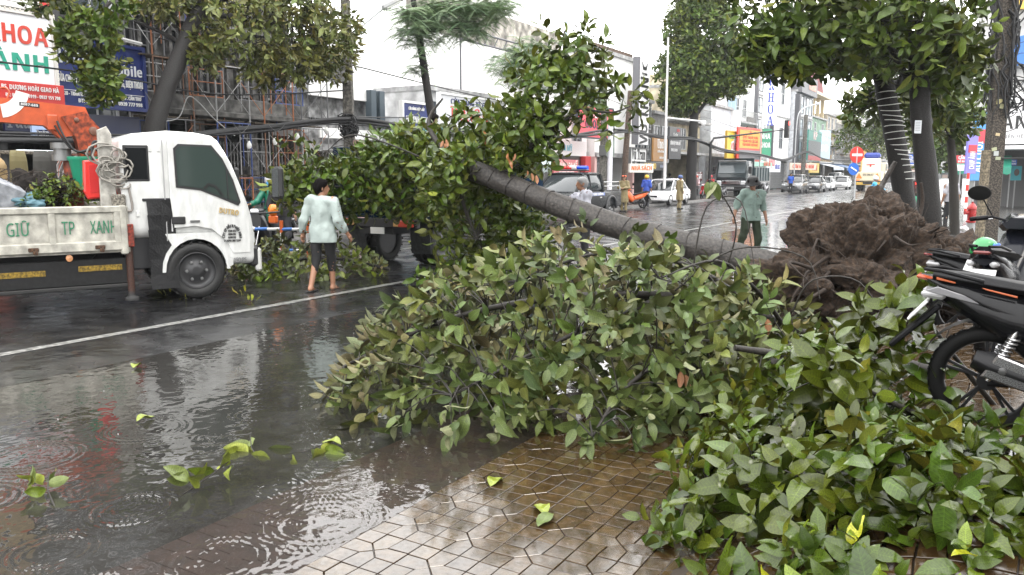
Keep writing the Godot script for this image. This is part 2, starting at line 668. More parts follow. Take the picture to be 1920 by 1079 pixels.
# ---------- bodies: tapered capsules joined by a smooth minimum, meshed as surface nets ----------
# bones: [a, b, radius a, radius b, (squash xz optional)]
func sdf_mesh(bones: Array, cell: float, k := 0.03, wrinkle := 0.0, seed_ := 1, flat_y := -99.0, cut_hi := 99.0) -> ArrayMesh:
	var lo := V(99, 99, 99)
	var hi := V(-99, -99, -99)
	for b in bones:
		var m: float = maxf(b[2], b[3]) + k + cell * 3
		for q in [b[0], b[1]]:
			lo = lo.min(q - V(m, m, m))
			hi = hi.max(q + V(m, m, m))
	var nx := int((hi.x - lo.x) / cell) + 2
	var ny := int((hi.y - lo.y) / cell) + 2
	var nz := int((hi.z - lo.z) / cell) + 2
	var d := PackedFloat32Array()
	d.resize(nx * ny * nz)
	d.fill(1.0)
	for b in bones:
		var a: Vector3 = b[0]
		var e: Vector3 = b[1]
		var ra: float = b[2]
		var rb: float = b[3]
		var sq: float = b[4] if b.size() > 4 else 1.0  # depth scale (z)
		var m: float = maxf(ra, rb) * maxf(1.0, sq) + k + cell * 2
		var i0 := ((a.min(e) - V(m, m, m)) - lo) / cell
		var i1 := ((a.max(e) + V(m, m, m)) - lo) / cell
		var ab := e - a
		var il := 1.0 / maxf(ab.length_squared(), 1e-9)
		var isq := 1.0 / sq
		for x in range(maxi(0, int(i0.x)), mini(nx, int(i1.x) + 2)):
			for y in range(maxi(0, int(i0.y)), mini(ny, int(i1.y) + 2)):
				var row := (x * ny + y) * nz
				for z in range(maxi(0, int(i0.z)), mini(nz, int(i1.z) + 2)):
					var p := lo + V(x, y, z) * cell
					var ap := p - a
					var t := clampf(ap.dot(ab) * il, 0.0, 1.0)
					var q := ap - ab * t
					q.z *= isq
					var dd := q.length() - lerpf(ra, rb, t)
					var o := d[row + z]
					var h := maxf(k - absf(o - dd), 0.0) / k
					d[row + z] = minf(o, dd) - h * h * k * 0.25
	if wrinkle > 0.0 or flat_y > -50.0 or cut_hi < 50.0:
		var nz_ := FastNoiseLite.new()
		nz_.seed = seed_
		nz_.frequency = 4.5
		nz_.fractal_octaves = 2
		for i in d.size():
			if absf(d[i]) < 0.12:
				var z := i % nz
				var y := (i / nz) % ny
				var x := i / (nz * ny)
				var p := lo + V(x, y, z) * cell
				if wrinkle > 0.0 and absf(d[i]) < 0.05:
					d[i] += nz_.get_noise_3d(p.x, p.y * 0.6, p.z) * wrinkle
				if flat_y > -50.0:
					d[i] = maxf(d[i], flat_y - p.y)
				if cut_hi < 50.0:
					d[i] = maxf(d[i], p.y - cut_hi)
	# surface nets
	var idx := {}
	var vs := PackedVector3Array()
	var sx := ny * nz
	var offs := [0, sx, nz, sx + nz, 1, sx + 1, nz + 1, sx + nz + 1]
	var edges := [[0, 1], [2, 3], [4, 5], [6, 7], [0, 2], [1, 3], [4, 6], [5, 7], [0, 4], [1, 5], [2, 6], [3, 7]]
	var cp := [V(0, 0, 0), V(1, 0, 0), V(0, 1, 0), V(1, 1, 0), V(0, 0, 1), V(1, 0, 1), V(0, 1, 1), V(1, 1, 1)]
	for x in nx - 1:
		for y in ny - 1:
			var base := (x * ny + y) * nz
			for z in nz - 1:
				var i := base + z
				var d0 := d[i]
				if absf(d0) > cell * 1.8:
					continue
				var neg := 0
				for o in offs:
					if d[i + o] < 0.0:
						neg += 1
				if neg == 0 or neg == 8:
					continue
				var s := Vector3.ZERO
				var n := 0
				for e in edges:
					var da := d[i + offs[e[0]]]
					var db := d[i + offs[e[1]]]
					if (da < 0.0) != (db < 0.0):
						s += (cp[e[0]] as Vector3).lerp(cp[e[1]], da / (da - db))
						n += 1
				idx[i] = vs.size()
				vs.append(lo + (V(x, y, z) + s / n) * cell)
	var ns := PackedVector3Array()
	ns.resize(vs.size())
	var tri_ := PackedInt32Array()
	for i in idx.keys():
		var d0 := d[i]
		for ax in 3:
			var st: int = [sx, nz, 1][ax]
			var d1 := d[i + st]
			if (d0 < 0.0) == (d1 < 0.0):
				continue
			var u: int = [nz, 1, sx][ax]
			var w: int = [1, sx, nz][ax]
			if not (idx.has(i - u) and idx.has(i - w) and idx.has(i - u - w)):
				continue
			var q := [idx[i], idx[i - u], idx[i - u - w], idx[i - w]]
			if d0 < 0.0:
				tri_.append_array([q[0], q[2], q[1], q[0], q[3], q[2]])
			else:
				tri_.append_array([q[0], q[1], q[2], q[0], q[2], q[3]])
	for i in range(0, tri_.size(), 3):
		var n := (vs[tri_[i + 2]] - vs[tri_[i]]).cross(vs[tri_[i + 1]] - vs[tri_[i]])
		for j in 3:
			ns[tri_[i + j]] += n
	for i in ns.size():
		ns[i] = ns[i].normalized()
	var arr := []
	arr.resize(Mesh.ARRAY_MAX)
	arr[Mesh.ARRAY_VERTEX] = vs
	arr[Mesh.ARRAY_NORMAL] = ns
	arr[Mesh.ARRAY_INDEX] = tri_
	var am := ArrayMesh.new()
	if vs.size() > 2 and tri_.size() > 2:
		am.add_surface_from_arrays(Mesh.PRIMITIVE_TRIANGLES, arr)
	return am


# ---------- ground ----------
func road_y(v: float) -> float:
	if v < 2.6:
		return -0.16
	if v < 7.9:
		return lerpf(-0.14, 0.0, smoothstep(3.0, 7.9, v))
	if v < 13.0:
		return 0.0
	return lerpf(0.0, -0.03, clampf((v - 13.0) / 3.0, 0, 1))


func grid(us: Array, vs: Array, hf: Callable) -> ArrayMesh:
	var nu := us.size()
	var nv := vs.size()
	var p := PackedVector3Array()
	var n := PackedVector3Array()
	p.resize(nu * nv)
	n.resize(nu * nv)
	for i in nu:
		for j in nv:
			p[i * nv + j] = S(us[i], vs[j], hf.call(us[i], vs[j]))
	var t := PackedInt32Array()
	for i in nu - 1:
		for j in nv - 1:
			var a := i * nv + j
			if float(vs[1]) > float(vs[0]):
				t.append_array([a, a + 1, a + nv + 1, a, a + nv + 1, a + nv])
			else:
				t.append_array([a, a + nv + 1, a + 1, a, a + nv, a + nv + 1])
	for i in nu:
		for j in nv:
			var a := p[mini(i + 1, nu - 1) * nv + j] - p[maxi(i - 1, 0) * nv + j]
			var b := p[i * nv + mini(j + 1, nv - 1)] - p[i * nv + maxi(j - 1, 0)]
			var m := a.cross(b).normalized()
			n[i * nv + j] = m if m.y > 0 else -m
	var arr := []
	arr.resize(Mesh.ARRAY_MAX)
	arr[Mesh.ARRAY_VERTEX] = p
	arr[Mesh.ARRAY_NORMAL] = n
	arr[Mesh.ARRAY_INDEX] = t
	var am := ArrayMesh.new()
	am.add_surface_from_arrays(Mesh.PRIMITIVE_TRIANGLES, arr)
	return am


# the pavement rises towards the shops
func pave_y(u: float, v: float) -> float:
	return .40 * smoothstep(1.3, -.05, v) * smoothstep(1.6, 3.6, u) * smoothstep(11.0, 8.0, u)


func span(a: float, b: float, n: int) -> Array:
	var o := []
	for i in n + 1:
		o.append(lerpf(a, b, float(i) / n))
	return o


var rings := []
func water_h(u: float, v: float) -> float:
	var h := 0.0
	for r in rings:
		var dx: float = u - r[0]
		var dv: float = v - r[1]
		var d2 := dx * dx + dv * dv
		var rr: float = r[2]
		var w: float = r[4]
		var mx := rr + w * 3.0
		if d2 > mx * mx:
			continue
		var d := sqrt(d2)
		var q := (d - rr) / w
		h += r[3] * exp(-q * q) * cos(TAU * (d - rr) / r[5])
	return h


func ground() -> void:
	var asphalt := M(0.026, 0.026, 0.027, 1.0)
	asphalt.albedo_texture = noise_tex(12, 0.03, 0.45, 1.0)
	asphalt.roughness_texture = noise_tex(77, 0.006, 0.06, 0.42, 1024, 4)
	asphalt.roughness_texture_channel = BaseMaterial3D.TEXTURE_CHANNEL_RED
	asphalt.normal_enabled = true
	asphalt.normal_texture = noise_tex(31, 0.03, 0, 1, 512, 5, true, 6.0)
	asphalt.normal_scale = 0.10
	asphalt.uv1_triplanar = true
	asphalt.uv1_world_triplanar = true
	asphalt.uv1_scale = V(0.16, 0.16, 0.16)
	var vs := [2.6, 3.0]
	vs.append_array(span(3.4, 7.9, 10))
	vs.append_array([9.0, 11.0, 13.0, 14.5, 16.0])
	meta(put(self, "road", grid(span(-12, 420, 108), vs, func(_u, v): return road_y(v)), asphalt), "wet dark asphalt road flooded along its near side", "", "", "structure")
	# everything under and beyond the street
	var earth := M(0.10, 0.09, 0.08, 0.9, {"tex": 0, "scale": 0.05, "world": true})
	var g := PlaneMesh.new()
	g.size = Vector2(1600, 1600)
	meta(put(self, "ground", g, earth, Transform3D(Basis(), V(0, -0.3, -300))), "", "", "", "structure")
	# painted lines
	var paint := M(0.42, 0.42, 0.40, 0.3, {"tex": 1, "scale": 1.2, "world": true})
	var line := grid(span(1.0, 400, 100), [8.0, 8.07, 8.14], func(_u, v): return road_y(v) + 0.005)
	meta(put(self, "road_line", line, paint), "", "", "", "structure")
	for i in 24:
		var u := 14.0 + i * 9.0
		meta(put(self, "lane_mark", grid([u, u + 3.0], [11.6, 11.72], func(_u, v): return road_y(v) + 0.005), paint), "", "", "", "structure")
	# far pavement with its kerb
	var kerb_m := M(0.22, 0.21, 0.20, 0.35, {"tex": 0, "scale": 0.8, "world": true})
	var walk := M(0.16, 0.15, 0.14, 0.25, {"tex": 0, "scale": 0.6, "world": true})
	var st := ST()
	quad(st, S(-12, 16.0, 0.1), S(400, 16.0, 0.1), S(400, 16.0, -0.1), S(-12, 16.0, -0.1), S(100, 18, 0))
	quad(st, S(-12, 16.0, 0.1), S(400, 16.0, 0.1), S(400, 16.25, 0.1), S(-12, 16.25, 0.1), S(100, 16, -1))
	meta(put(self, "far_kerb", st.commit(), kerb_m), "", "", "", "structure")
	meta(put(self, "far_pavement", grid(span(-12, 400, 40), [16.25, 18.0, 20.4], func(_u, _v): return 0.098), walk), "", "", "", "structure")
	# near pavement: brown glazed tiles, each in four pieces
	var pave := Node3D.new()
	pave.name = "pavement"
	add_child(pave)
	meta(pave, "", "", "", "structure")
	var grout := M(0.035, 0.026, 0.02, 0.4)
	put(pave, "bedding", grid(span(-6, 9.0, 60), [2.508, 1.5, 1.2, .9, .6, .3, 0.0, -.2, -4.0, -10.0], func(u, v): return pave_y(u, v) - 0.012), grout)
	put(pave, "far_slab", grid(span(9.0, 12.0, 12) + span(14, 300, 20), [2.508, 1.5, 1.2, .9, .6, .3, 0.0, -.2, -4.0, -30.0], func(u, v): return pave_y(u, v) - 0.004), M(0.13, 0.125, 0.12, 0.22, {"tex": 0, "scale": 0.35, "world": true, "bump": 0.15}))
	put(pave, "slab_edge", grid(span(-6, 300, 4), [2.51, 2.512], func(_u, v): return -0.006 if v < 2.511 else -0.2), grout)
	put(pave, "sunken_bed", grid(span(-6, 40, 10), [2.512, 2.8, 3.35], func(_u, v): return -0.055 - (v - 2.5) * 0.07), grout)
	var T := 0.32
	var q3 := .333
	var shapes := [[[0, 0], [q3, 0], [.355, .355], [0, q3]], [[1, 1], [1 - q3, 1], [.645, .645], [1, 1 - q3]], [[0, 1], [0, .66], [.34, .66], [.34, 1]], [[1, 0], [1, .34], [.66, .34], [.66, 0]],
		[[0, q3], [.355, .355], [.5, .5], [.34, .66], [0, .66]], [[q3, 0], [.66, 0], [.66, .34], [.5, .5], [.355, .355]], [[1, .34], [1, 1 - q3], [.645, .645], [.5, .5], [.66, .34]], [[.34, 1], [1 - q3, 1], [.645, .645], [.5, .5], [.34, .66]]]
	var tm := []
	for s in shapes:
		var pv := PackedVector2Array()
		for q in s:
			pv.append(Vector2((q[1] - 0.5) * T, (0.5 - q[0]) * T))
		pv = Geometry2D.offset_polygon(pv, -0.0028)[0]
		var cen := Vector2.ZERO
		for q in pv:
			cen += q
		cen /= pv.size()
		var pl := PackedVector2Array()
		for q in pv:
			pl.append(q - cen)
		var s2 := ST()
		aprism(s2, pl, 0.014, Transform3D(Basis(Vector3.RIGHT, -PI / 2), Vector3.ZERO), 0.0018)
		tm.append([s2.commit(), cen])
	var tmat := []
	for c in [[.080, .046, .018], [.066, .039, .016], [.088, .055, .024], [.058, .035, .016], [.073, .042, .015]]:
		var m := M(c[0], c[1], c[2], 0.6, {"tex": 0, "scale": 2.3, "world": true, "coat": 0.5})
		m.roughness_texture = noise_tex(78, 0.02, 0.08, 0.5)
		m.roughness_texture_channel = BaseMaterial3D.TEXTURE_CHANNEL_RED
		m.normal_enabled = true
		m.normal_texture = noise_tex(32, 0.012, 0, 1, 512, 3, true, 3.0)
		m.normal_scale = 0.18
		tmat.append(m)
	var spots := []
	for i in range(-6, 29):
		for j in range(0, 22):
			var u := i * T + 0.1
			var v := 2.505 - (j + 0.5) * T
			for k in 8:
				spots.append([S(u, v).distance_to(cam.position * V(1, 0, 1)) + (6.0 if S(u, v).z > -2.7 or S(u, v).x > 1.1 else 0.0), u, v, k])
	spots.sort_custom(func(a, b): return a[0] < b[0])
	var bs := Basis(Vector3.UP, PI / 2 - TH)
	var rest := []
	for i in spots.size():
		var k: int = spots[i][3]
		var o: Vector2 = tm[k][1]
		var pu: float = spots[i][1] + o.x
		var pv: float = spots[i][2] + o.y
		var py := pave_y(pu, pv)
		var gx := (pave_y(pu + .05, pv) - py) / .05
		var gv := (pave_y(pu, pv + .05) - py) / .05
		var xf := Transform3D(bs * Basis.from_euler(V(R(-.013, .013) + gv, 0, R(-.013, .013) + gx)), S(pu, pv, py - 0.008 + R(-.0012, .0012)))
		if i < 300:
			put(pave, "tile", tm[k][0], tmat[rng.randi_range(0, 4)], xf)
		else:
			rest.append([k, xf])
	var all := ST()
	for q in rest:
		all.append_from(tm[q[0]][0], 0, q[1])
	meta(put(pave, "far_tiles", all.commit(), tmat[0]), "", "", "", "stuff")
	var sunk := ST()
	for i in range(-4, 40):
		for j in 3:
			for k in 8:
				var o: Vector2 = tm[k][1]
				var vv := 2.53 + (j + 0.5) * T * 0.9
				sunk.append_from(tm[k][0], 0, Transform3D(bs, S(i * T + 0.1 + o.x, vv + o.y * 0.9, -0.05 - (vv - 2.5) * 0.07)))
	meta(put(pave, "sunken_tiles", sunk.commit(), M(0.09, 0.04, 0.028, 0.4, {"tex": 0, "scale": 1.3, "world": true})), "", "", "", "stuff")
	# flood water
	var water := M(0.030, 0.028, 0.024, 0.02, {"alpha": 0.5})
	water.normal_enabled = true
	water.normal_texture = noise_tex(55, 0.011, 0, 1, 1024, 3, true, 5.0)
	water.normal_scale = 0.22
	water.uv1_triplanar = true
	water.uv1_world_triplanar = true
	water.uv1_scale = V(0.42, 0.42, 0.42)
	for q in [[3.72, 3.74, .12, .0030, .022, .035], [3.0, 3.3, .14, .0034, .022, .035], [3.02, 3.28, .08, .0026, .02, .03], [2.39, 3.75, .19, .0036, .035, .045], [2.4, 3.74, .10, .002, .03, .04], [2.42, 4.21, .08, .0034, .03, .035], [1.9, 3.64, .17, .0032, .05, .045], [3.25, 4.9, .26, .0022, .05, .05],
			[2.78, 2.78, .22, .0030, .03, .04], [2.8, 2.8, .30, .0022, .03, .035], [2.55, 5.0, .25, .0026, .05, .05], [4.9, 5.6, .2, .0016, .04, .05], [2.25, 2.9, .2, .0024, .05, .045], [1.75, 3.1, .16, .0026, .05, .045], [3.9, 4.5, .18, .002, .04, .045], [2.0, 4.6, .22, .003, .05, .05]]:
		rings.append(q)
	for i in 70:
		rings.append([R(1.6, 9.0), R(2.7, 7.4), R(0.02, 0.15), R(0.0005, 0.0014), R(0.02, 0.05), R(0.03, 0.05)])
	var wy := -0.016
	var hf := func(u, v): return wy + water_h(u, v)
	meta(put(self, "flood_water", grid(span(1.2, 6.8, 300), span(2.44, 7.9, 260), hf), water), "murky flood water ringed by raindrops beside the pavement", "", "", "structure")
	var flat := func(_u, _v): return wy
	meta(put(self, "flood_water", grid(span(6.8, 60, 10), span(2.44, 7.9, 4), flat), water), "", "", "", "structure")
	meta(put(self, "flood_water", grid(span(-8, 1.2, 4), span(2.44, 7.9, 4), flat), water), "", "", "", "structure")
	# splash crowns of drops
	var drop := SphereMesh.new()
	drop.radius = 0.0035
	drop.height = 0.014
	drop.radial_segments = 6
	drop.rings = 3
	var dx := []
	for i in 40:
		dx.append(Transform3D(Basis(), S(R(1.6, 8.0), R(2.7, 7.0), R(-0.01, 0.01))))
	multi(self, "raindrop_splashes", drop, dx, [], "small white raindrop splashes on the flood water", "splash").material_override = M(0.7, 0.7, 0.7, 0.1, {"alpha": 0.5})


func _ready() -> void:
	rng.seed = 20
	cam = Camera3D.new()
	cam.name = "camera"
	cam.position = V(0, 1.72, 0)
	cam.rotation.x = -0.14102
	cam.fov = 39.57
	cam.near = 0.05
	cam.far = 2000
	add_child(cam)
	cam.current = true
	var we := WorldEnvironment.new()
	var env := Environment.new()
	env.background_mode = Environment.BG_SKY
	var sky := Sky.new()
	var sm := ProceduralSkyMaterial.new()
	sm.sky_top_color = Color(1.0, 1.0, 1.0)
	sm.sky_horizon_color = Color(0.84, 0.835, 0.825)
	sm.sky_curve = 0.25
	sm.ground_bottom_color = Color(0.3, 0.3, 0.3)
	sm.ground_horizon_color = Color(0.6, 0.6, 0.6)
	sm.sky_energy_multiplier = 1.9
	sm.sun_angle_max = 2.0
	var nt := NoiseTexture2D.new()
	var fn := FastNoiseLite.new()
	fn.seed = 8
	fn.frequency = 0.006
	nt.noise = fn
	nt.width = 1024
	nt.height = 512
	nt.seamless = true
	var cg := Gradient.new()
	cg.set_color(0, Color(1, 1, 1, 0.0))
	cg.set_color(1, Color(1, 1, 1, 0.22))
	nt.color_ramp = cg
	sm.sky_cover = nt
	sky.sky_material = sm
	env.sky = sky
	env.tonemap_mode = Environment.TONE_MAPPER_LINEAR
	env.tonemap_exposure = 1.06
	env.sdfgi_enabled = true
	env.ssao_enabled = true
	env.ssil_enabled = true
	env.fog_enabled = true
	env.fog_density = 0.0004
	env.fog_light_color = Color(0.93, 0.95, 0.97)
	we.environment = env
	we.name = "world"
	add_child(we)
	var sun := DirectionalLight3D.new()
	sun.name = "sun"
	sun.light_energy = 0.35
	sun.light_angular_distance = 14.0
	sun.light_color = Color(1.0, 0.98, 0.95)
	sun.rotation_degrees = V(-62, 40, 0)
	sun.shadow_enabled = true
	add_child(sun)
	ground()
	buildings()
	vehicles()
	people()
	plants()
	street()


# ---------- buildings ----------
const FY := PI / 2 - TH


func window_(parent: Node3D, x: float, y: float, w: float, h: float, z: float, fm: Material, gm: Material, mull := 1, trans := 0) -> void:
	var st := ST()
	var t := 0.07
	for q in [[x, y + h / 2, w + t, t], [x, y - h / 2, w + t, t], [x - w / 2, y, t, h - t], [x + w / 2, y, t, h - t]]:
		abox(st, Transform3D(Basis(), V(q[0], q[1], z + .03)), V(q[2], q[3], .08))
	for i in mull:
		abox(st, Transform3D(Basis(), V(x - w / 2 + w * (i + 1) / (mull + 1), y, z + .025)), V(.04, h - t, .05))
	for i in trans:
		abox(st, Transform3D(Basis(), V(x, y - h / 2 + h * (i + 1) / (trans + 1), z + .022)), V(w - t, .04, .044))
	var f := put(parent, "window", st.commit(), fm)
	bx(f, "pane", V(x, y, z + .008), V(w - .02, h - .02, .012), gm)


func shutter(parent: Node3D, x: float, w: float, h: float, z: float, m: Material) -> void:
	var st := ST()
	var n := int(h / .16)
	for i in n:
		abox(st, Transform3D(Basis(Vector3.RIGHT, .18), V(x, .1 + (i + .5) * h / n, z)), V(w, h / n * .98, .03))
	put(parent, "roller_shutter", st.commit(), m)


func balcony(parent: Node3D, x: float, y: float, w: float, z: float, m: Material, rail: Material, d := 1.0) -> void:
	var b := bx(parent, "balcony", V(x, y, z + d / 2), V(w, .16, d), m)
	var st := ST()
	for i in int(w / .18) + 1:
		atube(st, [V(-w / 2 + .04 + i * .18, .08, d / 2 - .05), V(-w / 2 + .04 + i * .18, .95, d / 2 - .05)], .012, 4, false)
	abox(st, Transform3D(Basis(), V(0, .97, d / 2 - .05)), V(w, .05, .06))
	put(b, "railing", st.commit(), rail)


# shop house: o = wall, trim, floors, cols, win (w, h), shop ("shutter", "open"), roof, aircon
func house(label: String, u0: float, u1: float, v: float, h: float, o := {}) -> Node3D:
	var w := u1 - u0
	var t := thing("shop_house", label, "building", S((u0 + u1) / 2, v, .1), FY, "")
	var wm: Material = o.get("wall", M(.62, .62, .6, .8, {"tex": 0, "scale": .25}))
	var tr: Material = o.get("trim", M(.5, .5, .5, .8, {"tex": 0, "scale": .4}))
	var D: float = o.get("deep", 9.0)
	var g: float = o.get("g", 3.0)
	bx(t, "wall", V(0, (g + h) / 2, -D / 2), V(w - .02, h - g, D), wm)
	# ground floor room: piers, side walls, back wall
	bx(t, "pier", V(-w / 2 + .16, g / 2, -.15), V(.28, g, .3), o.get("pier", tr))
	bx(t, "pier", V(w / 2 - .16, g / 2, -.15), V(.28, g, .3), o.get("pier", tr))
	bx(t, "side_wall", V(-w / 2 + .08, g / 2, -D / 2 - .1), V(.12, g, D - .5), wm)
	bx(t, "side_wall", V(w / 2 - .08, g / 2, -D / 2 - .1), V(.12, g, D - .5), wm)
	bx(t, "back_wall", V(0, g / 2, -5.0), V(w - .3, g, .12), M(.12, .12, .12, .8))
	if o.get("shop", "open") == "shutter":
		shutter(t, 0, w - .6, g - .3, -.3, o.get("shut", M(.25, .26, .27, .5, {"tex": 1, "scale": .5})))
	elif o.get("shop", "open") == "half":
		shutter(t, -w / 4, w / 2 - .4, g - .3, -.3, o.get("shut", M(.3, .3, .3, .5, {"tex": 1, "scale": .5})))
	if o.get("shop", "open") != "shutter":
		for k in 4:
			bx(t, "goods_shelf", V(-w * .3 + k * w * .2, .6, -2.5 - (k % 2)), V(w * .14, R(.8, 1.9), .5), M(R(.1, .5), R(.1, .4), R(.08, .4), .7))
	bx(t, "fascia", V(0, g + .12, .06), V(w - .04, .24, .12), tr)
	bx(t, "cornice", V(0, h + .08, .08 - D / 2 + .02), V(w + .06, .2, D + .2), tr)
	var fl: int = o.get("floors", 2)
	var co: int = o.get("cols", 2)
	var fh := (h - g) / maxf(fl, 1)
	var ws: Vector2 = o.get("win", Vector2(1.1, 1.5))
	var fr: Material = o.get("frame", M(.45, .46, .47, .5))
	var gl: Material = o.get("glass", M(.05, .06, .07, .08))
	for f in fl:
		for c in co:
			window_(t, -w / 2 + w * (c + .5) / co, g + fh * (f + .52), ws.x, minf(ws.y, fh - .6), 0.0, fr, gl, 1, 1)
		if f > 0:
			bx(t, "band", V(0, g + fh * f, .05), V(w - .04, .14, .1), tr)
		if o.has("balcony"):
			balcony(t, 0, g + fh * f + .1, w * .86, .1, tr, o.balcony)
	if o.has("roof"):
		var rm: Material = o.roof
		var st := ST()
		aprism(st, PackedVector2Array([Vector2(-D / 2 - .6, 0), Vector2(D / 2 + .6, 0), Vector2(0, 2.2)]), w + .8, Transform3D(Basis(Vector3.UP, PI / 2), V(0, h + .2, -D / 2)))
		put(t, "roof", st.commit(), rm)
	if o.has("aircon"):
		for k in o.aircon:
			var a := bx(t, "air_conditioner", V(R(-w * .35, w * .35), g + R(.6, h - g - .8), .22), V(.8, .55, .3), M(.6, .6, .58, .6), .02)
			lathe(a, "fan_grille", [[.2, 0], [.18, .02], [.0, .02]], M(.2, .2, .2, .6), Transform3D(Basis(Vector3.RIGHT, PI / 2), V(-.12, 0, .15)), 12)
	if o.has("awning"):
		awning(t, 0, g + .05, w * .9, 1.6, o.awning)
	return t


func awning(t: Node3D, x: float, y: float, w: float, d: float, m: Material) -> void:
	var st := ST()
	var n := 8
	for i in n:
		var x0 := x - w / 2 + w * i / n
		var x1 := x0 + w / n
		quad(st, V(x0, y, .1), V(x1, y, .1), V(x1, y - .55, d), V(x0, y - .55, d), V(x0, -9, 0))
		quad(st, V(x0, y - .02, .1), V(x1, y - .02, .1), V(x1, y - .57, d), V(x0, y - .57, d), V(x0, 99, 0))
		quad(st, V(x0, y - .55, d), V(x1, y - .55, d), V(x1, y - .85, d + .02), V((x0 + x1) / 2, y - .92, d + .02), V(x0, y, -9))
		quad(st, V(x0, y - .55, d), V((x0 + x1) / 2, y - .92, d + .02), V(x0, y - .85, d + .02), V(x0, y - .7, d + .02), V(x0, y, -9))
	put(t, "awning", st.commit(), m)


# signs: texts [string, x, y, height, colour material, width, bold, face]
func sign_(label: String, u: float, v: float, y: float, w: float, h: float, m: Material, texts: Array, yaw := FY, fm: Material = null, cat := "sign", d := .12) -> Node3D:
	var t := thing("shop_sign", label, cat, S(u, v, y), yaw)
	bx(t, "board", Vector3.ZERO, V(w, h, d), m, .01)
	if fm:
		var st := ST()
		for q in [[0, h / 2, w + .08, .08], [0, -h / 2, w + .08, .08], [-w / 2, 0, .08, h - .08], [w / 2, 0, .08, h - .08]]:
			abox(st, Transform3D(Basis(), V(q[0], q[1], .02)), V(q[2], q[3], d + .06))
		put(t, "frame", st.commit(), fm)
	for q in texts:
		txt(t, q[0], V(q[1], q[2], d / 2 + .012), q[3], q[4], Vector3.ZERO, q[5] if q.size() > 5 else 0.0, q[6] if q.size() > 6 else true, q[7] if q.size() > 7 else "Droid Sans", .02)
	return t


